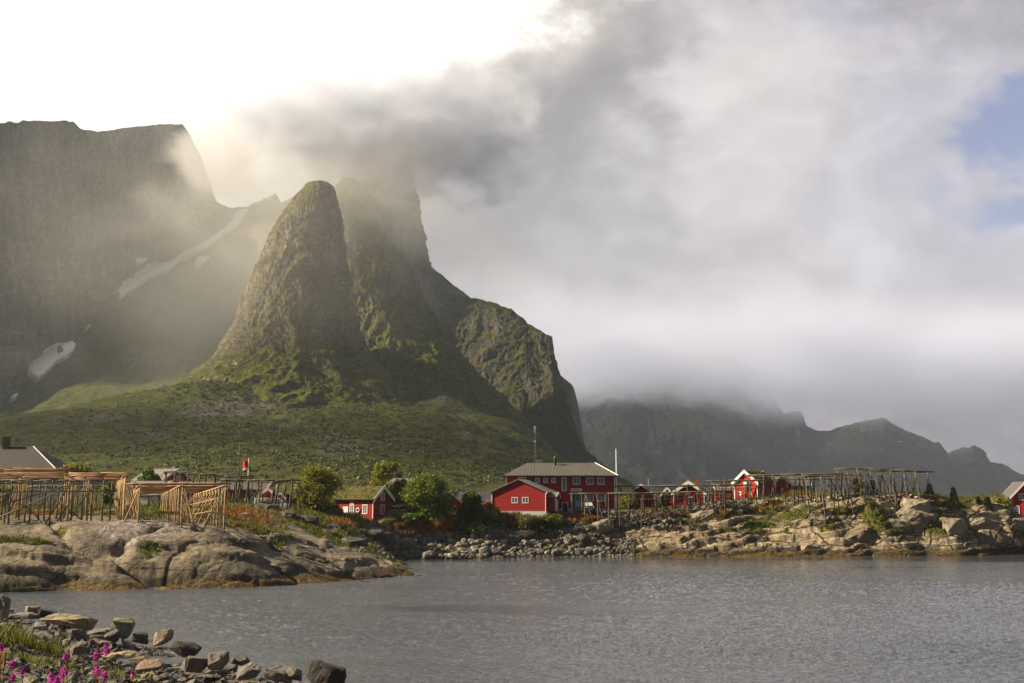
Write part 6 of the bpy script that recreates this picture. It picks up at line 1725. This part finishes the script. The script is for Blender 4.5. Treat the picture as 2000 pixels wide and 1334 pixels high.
big(6, 1200, 62, 26, (.8, 2.2), M_st, 21, 'tall grey rock cut by the left edge of the picture', (0, 0, .2), .25)
# the rubble between
proto = [stone_mesh('stone', [M_st, M_st, M_st_dark, M_st, M_st_tan, M_st, M_st, M_st_pale][i % 8], (1.0, rnd.uniform(.6, .9), rnd.uniform(.35, .6)), 200 + i, 14, cuts=3) for i in range(12)]
cnt = 0; spots = []
tries = 0
while cnt < 275 and tries < 40000:
    tries += 1
    # along the bank, from the water's edge inland
    px_ = rnd.uniform(-20, 690); s = rnd.random()
    top = np.interp(px_, [0, 60, 150, 240, 330, 400, 500, 600, 690], [1193, 1207, 1234, 1260, 1286, 1306, 1326, 1341, 1356])
    py_ = top + (1365 - top) * s ** 1.2
    if px_ < 120 and py_ > 1250 and rnd.random() < .7: continue
    h = bank_hit(px_, py_)
    if h is None or h[1] < 15: continue
    w = rnd.uniform(14, 36) * h[1] / FPX * (1.0 if rnd.random() < .8 else 1.5)
    w = min(max(w, .28), 1.7)
    if any((h[0] - a) ** 2 + (h[1] - b) ** 2 < ((w + c) * .21) ** 2 for a, b, c in spots): continue
    spots.append((h[0], h[1], w)); cnt += 1
    place_stone(rnd.choice(proto), (h[0], h[1], h[2] + w * .10), (rnd.uniform(-.5, .5), rnd.uniform(-.5, .5), rnd.uniform(0, 6.28)), float(w), 'rough angular grey stone, one of hundreds heaped on the near rock bank', GR)
# smaller rubble nobody could count
def rubble(name, label, pts, sizes, mat, seed, angular=True):
    r = np.random.default_rng(seed); n = len(pts)
    base = []
    for i in range(6):
        me = stone_mesh('x', mat, (1, r.uniform(.6, .9), r.uniform(.4, .7)), seed + i, 10, 0.0 if angular else .9, cuts=1)
        V = np.array([v.co for v in me.vertices]); F = np.array([list(p.vertices) for p in me.polygons]); base.append((V, F)); bpy.data.meshes.remove(me)
    VV, FF, off = [], [], 0
    for p, s in zip(pts, sizes):
        V, F = base[int(r.integers(6))]
        q = r.normal(size=4); q /= np.linalg.norm(q); w, x_, y_, z_ = q
        if r.random() < .75: x_, y_ = x_ * .3, y_ * .3; nn = math.sqrt(w * w + x_ * x_ + y_ * y_ + z_ * z_); w, x_, y_, z_ = w / nn, x_ / nn, y_ / nn, z_ / nn
        R = np.array([[1 - 2 * (y_ * y_ + z_ * z_), 2 * (x_ * y_ - z_ * w), 2 * (x_ * z_ + y_ * w)], [2 * (x_ * y_ + z_ * w), 1 - 2 * (x_ * x_ + z_ * z_), 2 * (y_ * z_ - x_ * w)], [2 * (x_ * z_ - y_ * w), 2 * (y_ * z_ + x_ * w), 1 - 2 * (x_ * x_ + y_ * y_)]])
        VV.append(V @ R.T * s + p); FF.append(F + off); off += len(V)
    return stuff(np_mesh(name, np.concatenate(VV), np.concatenate(FF), mat, smooth_=not angular), label)
pts, szs = [], []
for _ in range(9500):
    px_ = rnd.uniform(-40, 720)
    top = np.interp(px_, [0, 60, 150, 240, 330, 400, 500, 600, 690], [1189, 1203, 1230, 1257, 1283, 1304, 1324, 1339, 1354])
    py_ = top + (1370 - top) * rnd.random() ** 1.1
    if px_ < 100 and py_ > 1246 and rnd.random() < .75: continue
    h = bank_hit(px_, py_)
    if h is None or h[1] < 12: continue
    w = min(max(rnd.uniform(6, 17) * h[1] / FPX, .10), .55)
    pts.append(h + np.array([0, 0, w * .12])); szs.append(w)
rubble('rubble', 'small broken stones filling the gaps of the near rock bank', pts, szs, M_st, 900)

# rounded boulders and cobbles in the cove
GC = 'cobbles in the cove'
cp = [stone_mesh('cobble', [M_cob, M_cob, M_st_dark, M_st_pale, M_cob][i % 5], (1.0, rnd.uniform(.7, .95), rnd.uniform(.5, .75)), 400 + i, 22, .3) for i in range(10)]
spots = []; tries = 0
while len(spots) < 240 and tries < 20000:
    tries += 1
    px_ = rnd.uniform(735, 1190); py_ = rnd.uniform(1042 if px_ < 1010 else 1058, 1089)
    h = isl_hit(px_, py_)
    if h is None or h[2] < -.1: continue
    w = rnd.uniform(6, 17) * h[1] / FPX * (1.0 if rnd.random() < .85 else 1.7)
    if any((h[0] - a) ** 2 + (h[1] - b) ** 2 < ((w + c) * .3) ** 2 for a, b, c in spots): continue
    spots.append((h[0], h[1], w))
    place_stone(rnd.choice(cp), (h[0], h[1], h[2] + w * .16), (rnd.uniform(-.3, .3), rnd.uniform(-.3, .3), rnd.uniform(0, 6.28)), float(w), 'rounded grey cobble, one of hundreds on the beach of the cove', GC, 'cobble', 'cobble')
pts, szs = [], []
for _ in range(5200):
    px_ = rnd.uniform(735, 1240); py_ = rnd.uniform(1040 if px_ < 1000 else 1050, 1091); h = isl_hit(px_, py_)
    if h is None or h[2] < -.2: continue
    w = rnd.uniform(3, 8) * h[1] / FPX; pts.append(h + np.array([0, 0, w * .15])); szs.append(w)
# broken stones under the right hand racks
for (x0, x1, y0, y1, n) in ((1170, 1330, 998, 1030, 900), (1300, 1460, 978, 1000, 700), (1060, 1180, 1022, 1050, 350), (700, 800, 1040, 1080, 300)):
    for _ in range(n):
        h = isl_hit(rnd.uniform(x0, x1), rnd.uniform(y0, y1))
        if h is None or h[2] < 0: continue
        w = rnd.uniform(3, 11) * h[1] / FPX; pts.append(h + np.array([0, 0, w * .15])); szs.append(w)
rubble('pebbles', 'small stones of the cove beach and below the racks', pts, szs, M_cob, 950)
M_st_shore = mat_stone('shore_boulder', (0.235, 0.20, 0.15))
# large boulders on the right shore
for i, (px_, py_, w_, asp, mt, lb_, *rt) in enumerate([
    (1177, 1022, 54, (.9, .50), M_st_shore, 'big rounded grey boulder on the shore before the first low rack', (.0, -.25, .2)),
    (1372, 1004, 68, (.8, .42), M_st_shore, 'long whale backed boulder below the two dark red cabins', (0, -.22, .1)),
    (1790, 980, 66, (.9, .38), M_st_shore, 'large boulder with sunlit left face under the rightmost tall rack', (.1, .1, -.5)),
    (1790, 1003, 94, (.7, .40), M_st_shore, 'broad pale grey boulder below the one with the sunlit left face', (.1, .05, .2)),
    (1756, 1020, 70, (.7, .36), M_st_shore, 'grey boulder tucked under the left side of the broad pale one', (.1, .2, .1)),
    (1860, 1022, 62, (.8, .55), M_st_shore, 'grey boulder with vertical cracks right of the broad pale one', (.1, .1, .4)),
    (1920, 1018, 90, (.7, .36), M_st_shore, 'low wide boulder in front of the red house at the right edge', (0, .1, .1)),
    (1985, 1016, 66, (.7, .40), M_st_shore, 'boulder at the right edge under the red house window', (0, -.1, .3)),
    (1670, 1040, 86, (.6, .40), M_st_tan, 'tan block of rock low in the middle of the right shore', (.1, -.25, .1)),
    (1580, 1066, 50, (.7, .5), M_st_tan, 'tan block lying just above the seaweed below the leaning rack', (.1, .1, .4)),
    (1940, 1046, 80, (.7, .40), M_st_tan, 'rounded tan boulder near the water at the right', (0, .1, .1)),
    (1330, 1052, 46, (.8, .55), M_st_tan, 'tan boulder above the seaweed left of the middle of the right shore', (.1, .1, .7)),
    (722, 1042, 92, (.8, .34), M_st_dark, 'dark cracked knob of rock in front of the turf cabin', (.1, .05, .1)),
    (560, 1006, 46, (.8, .6), M_st_dark, 'dark rock face in the middle of the mossy hillock'),
    (600, 1016, 50, (.8, .6), M_st_dark, 'dark rock standing below the broad olive tree'),
    (655, 1030, 44, (.8, .6), M_st_dark, 'dark rock between the broad olive tree and the cracked knob'),
    (520, 990, 52, (.8, .5), M_st_dark, 'dark rock on top of the mossy hillock under the grey rack'),
    (480, 1005, 30, (.8, .6), M_st, 'grey rock in the rusty weeds right of the slanting pole walls'),
    (690, 1056, 60, (.7, .35), M_st_dark, 'low dark rock on the shore side of the cracked knob'),
    (540, 1046, 50, (.7, .35), M_st, 'grey rock set in the grass above the iron peg'),
    (640, 1040, 40, (.8, .6), M_st_dark, 'dark block left of the cracked knob of rock', (.1, .1, .5)),
    (1000, 1046, 120, (.5, .22), M_st_dark, 'long low dark rock above the cobbles of the cove', (0, -.08, .1)),
    (790, 1056, 40, (.8, .55), M_st, 'grey boulder with pale ridge at the left end of the cobbles', (.1, -.2, .4)),
    (760, 1050, 40, (.8, .5), M_st, 'rounded grey boulder left of the pale ridged one', (0, 0, .4)),
]):
    h = isl_hit(px_, py_ + 4)
    if h is None: continue
    w = w_ * h[1] / FPX
    me = stone_mesh('boulder', mt, (w, w * asp[0], w * asp[1] * 1.25), 600 + i, 26, .3, cuts=3)
    place_stone(me, (h[0], h[1] + w * .15, h[2] - w * asp[1] * .15), rt[0] if rt else (.1, .1, .4 * i), 1.0, lb_, 'boulders on the far shore', 'boulder', 'boulder')

# ------------------------------------------------------------------ flags, masts, poles
def on_ground(px, py, Y):
    p = P(px, py, Y); return np.array([p[0], p[1], p[2]])
b = P(482, 990, 158); kk = 158 / FPX; F = empty('flagpole', b); tag(F, 'thin pole flying a red flag with white lower edge above the grey rack', 'flagpole')
MB().lathe([(.07, -1.0), (.06, 3.0), (.045, 7.4)], n=8).build('pole', M_white, F, True); MB().lathe([(.02, 7.4), (.09, 7.46), (.09, 7.54), (.02, 7.6)], n=8).build('finial', M_white, F)
nx_, nz_ = 10, 14; V = []; Fc = []
for i in range(nx_):
    for j in range(nz_):
        u_, v_ = i / (nx_ - 1), j / (nz_ - 1)
        V.append((-0.06 - 0.82 * u_, 0.10 * math.sin(u_ * 7 + v_ * 2) * u_, 7.25 - 0.16 * u_ - 1.45 * v_ + 0.10 * math.sin(u_ * 5)))
for i in range(nx_ - 1):
    for j in range(nz_ - 1): Fc.append((i * nz_ + j, (i + 1) * nz_ + j, (i + 1) * nz_ + j + 1, i * nz_ + j + 1))
M_fr = mat_simple('red_flag_cloth', (0.72, 0.02, 0.02), .8, .08, 3); 
fl = np_mesh('flag', V, Fc, [M_fr, M_white], parent=F, mat_idx=[1 if (f[0] % nz_) >= 9 + (f[0] // nz_) * 0.12 else 0 for f in Fc])
so_ = fl.modifiers.new('thick', 'SOLIDIFY'); so_.thickness = 0.012
b = P(1205, 998, 176.0); F = empty('flagpole', b); tag(F, 'tall bare white flagpole beside the large red building', 'flagpole')
MB().lathe([(.10, -1.0), (.095, 3), (.055, 10.55)], n=10).build('pole', M_white, F, True); MB().lathe([(.03, 10.55), (.11, 10.62), (.11, 10.72), (.03, 10.8)], n=10).build('finial', M_white, F)
MB().box(-.18, .18, -.18, .18, -.6, .35).build('base', M_found, F)
for i, (px, top, bot, Y, lb_) in enumerate([(108, 861, 907, 330, 'wooden power pole on the slope above the dark topped tree'), (467, 867, 902, 330, 'wooden power pole on the slope above the red flag'), (670.5, 935, 962, 230, 'twin power poles standing between the broad olive tree and turf cabin')]):
    b = P(px, bot, Y); b[2] = min(b[2], float(HH(b[0], b[1]))) ; H_ = P(px, top, Y)[2] - b[2]
    U = empty('power_pole', b); tag(U, lb_, 'power pole', 'power poles')
    if i < 2: MB().pole((0, 0, -1), (0, 0, H_), .17, .12, n=8).build('pole', M_pole_grey, U, True)
    else:
        MB().pole((-.45, 0, -1), (-.45, 0, H_), .14, .10, n=8).build('pole', M_pole_grey, U, True); MB().pole((.5, 0, -1), (.5, 0, H_ - .2), .14, .10, n=8).build('pole', M_pole_grey, U, True)
    MB().bar((-1.2, 0, H_ - .35), (1.2, 0, H_ - .35), .12).build('crossarm', M_pole_grey, U)
    for x_ in (-1.0, 0.35, 1.0): MB().lathe([(.05, H_ - .29), (.07, H_ - .2), (.03, H_ - .1)], cx=x_, n=6).build('insulator', M_white, U)
# radio mast on the slope
h = hill_hit(1045, 905) ; h = P(1045, 905, 400) if h is None else h
ks = h[1] / FPX; Hm = 72 * ks; RM = empty('radio_mast', h); tag(RM, 'slim lattice radio mast on the slope above the red building', 'radio mast')
lat = MB(); w_ = .42
for a_ in range(3):
    x_, y_ = w_ * math.cos(a_ * 2.094), w_ * math.sin(a_ * 2.094); lat.pole((x_, y_, -1), (x_ * .7, y_ * .7, Hm), .06, .05, n=5, segs=1)
ns = int(Hm / 1.2)
for i in range(ns):
    z0 = i * 1.2
    for a_ in range(3):
        p0 = (w_ * math.cos(a_ * 2.094), w_ * math.sin(a_ * 2.094), z0); p1 = (w_ * math.cos((a_ + 1) * 2.094), w_ * math.sin((a_ + 1) * 2.094), z0 + 1.2); lat.pole(p0, p1, .03, .03, n=4, segs=1)
lat.build('lattice', M_steel, RM)
for z0, z1, r0 in ((.93, 1.0, .55), (.82, .92, .35), (.56, .62, .45), (.47, .49, .35), (.30, .32, .3)):
    MB().lathe([(r0 * .9, Hm * z0), (r0, Hm * z0 + .1), (r0, Hm * z1 - .1), (r0 * .9, Hm * z1)], n=10).build('antenna', M_white, RM)
hh_ = empty('hut', h + np.array([7.5 * ks, -1, -1.0])); tag(hh_, 'tiny grey equipment hut at the foot of the radio mast', 'hut')
MB().box(-1.3, 1.3, -1, 1, -1, 2.0).build('wall', M_steel, hh_); rr = MB(); slab(rr, (-1.5, -1.2, 2.0), (1.5, -1.2, 2.0), (1.5, 1.2, 2.5), (-1.5, 1.2, 2.5), .1); rr.build('roof', M_pale_roof, hh_); MB().box(-.4, .4, -1.03, -1.001, -.8, 1.3).build('door', M_dark, hh_)

# ------------------------------------------------------------------ vehicles
M_van = mat_simple('white_car_paint', (.66, .67, .68), .3, .04, 2, spec=.5); M_black = mat_simple('black_car_paint', (.012, .013, .014), .25, .1, 2, spec=.6); M_tyre = mat_simple('rubber', (.018, .018, .018), .9, .2, 6); M_pale_glass = mat_simple('pale_glass', (.7, .7, .68), .15, .05, 3, spec=.8)
M_cglass = mat_simple('car_glass', (.02, .025, .03), .05, .1, 2, spec=.9)
def wheel(root, x_, y_, r_, w_, axis='y'):
    t_ = MB().lathe([(r_ * .55, -w_ / 2), (r_ * .95, -w_ / 2), (r_, -w_ * .3), (r_, w_ * .3), (r_ * .95, w_ / 2), (r_ * .55, w_ / 2)], n=20).build('wheel', M_tyre, root)
    t_.rotation_euler = (math.pi / 2, 0, 0) if axis == 'y' else (0, math.pi / 2, 0); t_.location = (x_, y_, r_)
    MB().lathe([(r_ * .15, -w_ / 2 - .02), (r_ * .54, -w_ / 2 - .005), (r_ * .54, w_ / 2 + .005), (r_ * .15, w_ / 2 + .02)], n=16).build('rim', M_steel, t_)
# van, side on
vb = P(531, 998.5, 159); V_ = empty('van', vb, math.radians(-4)); tag(V_, 'white van parked behind the mossy hillock under the grey rack', 'van')
prof = [(-2.6, .38), (2.55, .38), (2.62, .75), (2.50, 1.10), (1.75, 1.28), (1.15, 1.95), (.9, 2.05), (-2.45, 2.08), (-2.6, 1.95)]
MB().prism(prof, -.95, .95).build('body', M_van, V_, bevel=.05)
for y_ in (-.965, .965):
    o = MB().prism([(.45, 1.32), (1.55, 1.32), (1.05, 1.85), (.45, 1.85)], y_ - .01, y_ + .01).build('side_window', M_cglass, V_)
    for x_ in (-1.75, 1.7): wheel(V_, x_, y_ * .88, .34, .22)
MB().poly([(1.80, -.8, 1.31), (1.80, .8, 1.31), (1.21, .72, 1.93), (1.21, -.72, 1.93)]).build('windscreen', M_cglass, V_).location.x = .03
for y_ in (-.7, .7): MB().box(2.56, 2.66, y_ - .18, y_ + .18, .78, 1.0).build('headlight', M_pale_glass, V_)
MB().box(2.6, 2.72, -.9, .9, .36, .56).build('bumper', M_dark, V_)
# dark off-road car, nose on
cb_ = P(1149, 1001, 170.5); cb_[2] = max(cb_[2], ground(cb_[0], cb_[1]) - .05); K = empty('car', cb_, math.radians(6)); tag(K, 'black off-road car parked nose out beside the entrance steps', 'car')
bd = MB().quad_prism([(-.84, -1.9, .45), (.84, -1.9, .45), (.84, 2.1, .45), (-.84, 2.1, .45)], [(-.82, -1.86, 1.08), (.82, -1.86, 1.08), (.82, 2.1, 1.10), (-.82, 2.1, 1.10)])
bd.build('body', M_black, K, bevel=.05)
cbn = MB().quad_prism([(-.80, -.65, 1.105), (.80, -.65, 1.105), (.80, 2.05, 1.105), (-.80, 2.05, 1.105)], [(-.66, -.15, 1.75), (.66, -.15, 1.75), (.66, 1.95, 1.75), (-.66, 1.95, 1.75)]).build('cabin', M_black, K, bevel=.04)
MB().poly([(-.70, -.655, 1.14), (.70, -.655, 1.14), (.58, -.24, 1.68), (-.58, -.24, 1.68)]).build('windscreen', M_pale_glass, K).location.y = -.02  # bright sky reflection put into the windscreen's pale base colour
for x_ in (-.6, .6): MB().lathe([(.02, -.02), (.13, 0), (.14, .05), (.12, .1)], n=14).build('headlight', M_pale_glass, K).matrix_local = Matrix.Translation((x_, -1.88, .86)) @ Matrix.Rotation(math.pi / 2, 4, 'X')
MB().box(-.40, .40, -1.93, -1.885, .70, .98).build('grille', M_steel, K); MB().box(-.85, .85, -2.06, -1.90, .45, .60).build('bumper', M_dark, K); MB().box(-.26, .26, -2.085, -2.062, .47, .585).build('number_plate', M_white, K)
for x_ in (-.74, .74):
    for y_ in (-1.2, 1.35): wheel(K, x_, y_, .38, .22, 'x')
for x_ in (-.95, .95): MB().box(x_ - .1, x_ + .1, -.62, -.54, 1.12, 1.30).build('mirror', M_dark, K)

# ------------------------------------------------------------------ small things on the shore
fn = empty('railing', P(1905, 985, 174)); tag(fn, 'pale wooden railing running between the spruces on the right', 'railing')
fp = [P(1872, 975, 174), P(1889, 975, 174), P(1904, 983, 173), P(1922, 990, 172), P(1950, 986, 173)]
o0 = np.array(fn.location)
for a_ in fp: MB().box(a_[0] - o0[0] - .07, a_[0] - o0[0] + .07, a_[1] - o0[1] - .07, a_[1] - o0[1] + .07, a_[2] - o0[2] - 1.7, a_[2] - o0[2] + .1).build('post', M_white, fn)
for a_, c_ in zip(fp[:-1], fp[1:]):
    for dz in (0, -.5): MB().bar(a_ - o0 + np.array([0, -.09, dz]), c_ - o0 + np.array([0, -.09, dz]), .06, .12).build('rail', M_pole_grey, fn)
for px, py, lb_, H_ in ((581, 1072, 'rusty iron peg with flat head standing on the smooth promontory rock', .45), (698, 1079, 'thin pale iron peg near the tip of the promontory', .65)):
    h = isl_hit(px, py + 2); g_ = empty('mooring_peg', h); tag(g_, lb_, 'mooring peg')
    MB().lathe([(.045, -.2), (.04, H_ - .06), (.04, H_)] if py > 1075 else [(.05, -.2), (.05, H_ - .09), (.13, H_ - .08), (.13, H_)], n=8).build('shaft', M_pole_grey if py > 1075 else M_dark, g_)
h = isl_hit(303, 1034); lg = MB().pole((-1.15, 0, 0), (1.1, .15, 0), .14, .12, n=10, bend=.05).build('log', M_pole_dark, None, True); lg.location = (h[0], h[1], h[2] + .18); tag(lg, 'dark log lying on the rock at the edge of the gravel', 'log')
h = isl_hit(378, 1036); cr = empty('crate', h); tag(cr, 'small grey wooden crate beside the slanting pole walls', 'crate')
MB().box(-.30, .30, -.25, .25, -.15, .05).build('base', M_pole_grey, cr)
for z_ in (.07, .22, .37): MB().box(-.31, .31, -.26, -.23, z_, z_ + .12).box(-.31, .31, .23, .26, z_, z_ + .12).box(-.31, -.28, -.228, .228, z_, z_ + .12).box(.28, .31, -.228, .228, z_, z_ + .12).build('slat', M_pole_grey, cr)
# a wire line between the power poles
# gulls
def gull(px, py, Y, span_, label, roll):
    g_ = P(px, py, Y); me = MB(); s_ = span_ / 2
    bmv = [(0, -.30, 0), (.05, -.1, .04), (.05, .15, .03), (0, .34, 0), (-.05, .15, .03), (-.05, -.1, .04), (0, 0, -.06)]
    me.v += bmv; me.f += [(0, 1, 6), (1, 2, 6), (2, 3, 6), (3, 4, 6), (4, 5, 6), (5, 0, 6), (0, 5, 1), (1, 5, 4, 2), (2, 4, 3)]
    for sx in (-1, 1):
        b0 = len(me.v); me.v += [(sx * .05, -.12, .03), (sx * s_ * .5, -.2, .18), (sx * s_, .05, .06), (sx * s_ * .5, .05, .16), (sx * .05, .12, .03), (sx * s_ * .5, -.06, .13)]
        me.f += [(b0, b0 + 1, b0 + 3, b0 + 4), (b0 + 1, b0 + 2, b0 + 3), (b0, b0 + 5, b0 + 1), (b0 + 4, b0 + 3, b0 + 5), (b0, b0 + 4, b0 + 5), (b0 + 1, b0 + 5, b0 + 2), (b0 + 5, b0 + 3, b0 + 2)]
    o = me.build('gull', M_white); o.location = tuple(g_); o.rotation_euler = (.2, roll, rnd.uniform(0, 3)); tag(o, label, 'gull', 'gulls in flight')
gull(725, 877, 150, .95, 'white gull gliding before the slope above the turf cabin', .3); gull(1758, 863, 190, 1.0, 'white gull gliding before the dark far mountains', -.2)

# ------------------------------------------------------------------ fireweed and grass near the viewer
M_pet = mat_leaf('magenta_petals', (.42, .03, .30), (.62, .06, .46), (.75, .16, .60), .4); M_fst = mat_simple('red_stem', (.20, .035, .02), .7, .3, 8); M_flf = mat_leaf('fireweed_leaves', (.07, .10, .012), (.15, .20, .02), (.28, .30, .05), .4); M_bud = mat_leaf('red_buds', (.20, .015, .03), (.34, .02, .05), (.45, .05, .09), .3)
def fireweed(px, py_top, py_bot, Y, w_px, label, seed, seedy=False):
    """py_top..py_bot is the flowering part; the stem runs on down to the ground."""
    r = np.random.default_rng(seed); top = P(px, py_top, Y); bot = P(px, py_bot, Y)
    zg = float(FH(top[0], Y)); L_ = top[2] - bot[2]; R = w_px * 0.78 * Y / FPX / 2
    root = empty('fireweed', (top[0] + .04, Y, zg)); tag(root, label, 'flower', 'fireweed on the near bank')
    t_ = np.array([-.04, 0, top[2] - zg]); MB().pole((0, 0, -.05), t_, .007, .004, n=5, segs=4, bend=.02).build('stem', M_fst, root, True)
    V, F = [], []
    z0, z1 = bot[2] - zg, top[2] - zg
    n = int(30 + 900 * L_)
    for i in range(n):
        f = r.random(); z = z0 + (z1 - z0) * f; rad = R * (1 - .65 * f ** 2) * r.uniform(.45, 1.1) * (.35 if seedy else 1)
        an = r.uniform(0, 6.283); c = np.array([-.04 * z / max(z1, .1) + rad * math.cos(an), rad * math.sin(an), z + r.normal(0, .006)])
        a_ = r.normal(size=3); a_ /= np.linalg.norm(a_); q = np.cross(a_, r.normal(size=3)); q /= np.linalg.norm(q); s_ = (.010 if not seedy else .006) * r.uniform(.7, 1.5); k0 = len(V)
        V += [c - a_ * s_, c + q * s_ * .8, c + a_ * s_, c - q * s_ * .8]; F.append([k0, k0 + 1, k0 + 2, k0 + 3])
    np_mesh('flower_spike', V, F, M_bud if seedy else M_pet, smooth_=False, parent=root)
    V, F = [], []
    for i in range(26):
        z = (z0) * (0.15 + .85 * i / 26); an = i * 2.4; ln = r.uniform(.07, .12); d_ = np.array([math.cos(an), math.sin(an), r.uniform(-.1, .5)]); d_ /= np.linalg.norm(d_); q = np.cross(d_, [0, 0, 1]); q /= np.linalg.norm(q); p = np.array([-.04 * z / max(z1, .1), 0, z]); k0 = len(V)
        V += [p, p + d_ * ln * .5 + q * .011, p + d_ * ln, p + d_ * ln * .5 - q * .011]; F.append([k0, k0 + 1, k0 + 2, k0 + 3])
    np_mesh('leaf_whorls', V, F, M_flf, smooth_=False, parent=root)
FW = [(208, 1255, 1279, 9.6, 15, 'tallest magenta fireweed spike standing against the dark rocks', 0), (191, 1256, 1278, 9.8, 7, 'thin red seeding fireweed stalk left of the tallest spike', 1), (187, 1276, 1287, 9.5, 14, 'short magenta fireweed head below the red seeding stalk', 0),
      (129, 1276, 1287, 9.4, 13, 'small round magenta fireweed head alone left of the seeding stalk', 0), (124, 1304, 1322, 8.8, 17, 'full magenta fireweed spike above the cluster at the bottom', 0), (190, 1300, 1317, 9.0, 16, 'full magenta fireweed spike right of the tall green leaves', 0),
      (204, 1313, 1324, 8.9, 13, 'small magenta fireweed head at the right of the full spikes', 0), (100, 1316, 1334, 8.6, 16, 'left spike of the magenta fireweed cluster at the bottom edge', 0), (112, 1322, 1342, 8.5, 18, 'broadest magenta fireweed spike at the bottom edge', 0), (97, 1330, 1348, 8.3, 16, 'lowest magenta fireweed spike cut by the bottom edge', 0),
      (24, 1293, 1302, 9.4, 12, 'upper magenta fireweed head of the left edge group', 0), (43, 1307, 1318, 9.2, 13, 'right magenta fireweed head of the left edge group', 0), (25, 1318, 1328, 9.0, 13, 'lower magenta fireweed head of the left edge group', 0), (2, 1258, 1270, 9.6, 10, 'magenta fireweed head cut by the left edge', 0), (259, 1312, 1322, 9.4, 7, 'single pinkish fireweed bloom in the dry grass at the right', 0), (10, 1272, 1300, 9.5, 7, 'red seeding fireweed stalks close to the left edge', 1)]
for i, a in enumerate(FW): fireweed(a[0], a[1], a[2], a[3], a[4], a[5], 50 + i, bool(a[6]))
def near_pts(n, x0, x1, y0, y1, dens=None):
    X_ = rng.uniform(x0, x1, n); Y_ = rng.uniform(y0, y1, n); return np.stack([X_, Y_, FH(X_, Y_)], -1)
p1 = near_pts(420, -4.6, -3.05, 8.6, 11.0)
tufts('grass', 'straw coloured dry grass around the fireweed', p1, rng.uniform(.22, .58, len(p1)), M_dry, 6, .05, .0045, 31, .22)
p1 = near_pts(420, -5.2, -3.5, 8.0, 10.2)
tufts('grass', 'broad green leaves growing among the fireweed', p1, rng.uniform(.2, .52, len(p1)), M_flf, 5, .05, .012, 32, .25)
X_ = rng.normal(-13.6, .45, 330); Y_ = rng.normal(27.5, 1.0, 330); p1 = np.stack([X_, Y_, FH(X_, Y_)], -1)
tufts('grass', 'yellow green grass clump at the left edge of the near bank', p1, rng.uniform(.25, .75, len(p1)), M_grass, 6, .10, .016, 33, .3)
X_ = rng.uniform(-11.5, -7.6, 500); Y_ = rng.uniform(18, 24, 500); k_ = fbm(np.stack([X_ * .6, Y_ * .5, 0 * X_], -1), 3) > -.02; p1 = np.stack([X_, Y_, FH(X_, Y_)], -1)[k_]
tufts('grass', 'low golden grass between the stones of the near bank', p1, rng.uniform(.10, .28, len(p1)), M_grass, 6, .12, .012, 34, .4)
# ------------------------------------------------------------------ picture
scene.view_settings.view_transform = 'Standard'; scene.view_settings.look = 'None'
scene.view_settings.exposure = 1.4; scene.view_settings.gamma = 1.0
cy = scene.cycles
scene.render.filter_size = 0.95
cy.use_denoising = True
cy.max_bounces = 5; cy.diffuse_bounces = 2; cy.glossy_bounces = 2; cy.transmission_bounces = 3; cy.transparent_max_bounces = 6
cy.volume_bounces = 3
cy.volume_step_rate = 0.6
cy.volume_max_steps = 128
cy.caustics_reflective = False; cy.caustics_refractive = False
cy.sample_clamp_indirect = 6.0
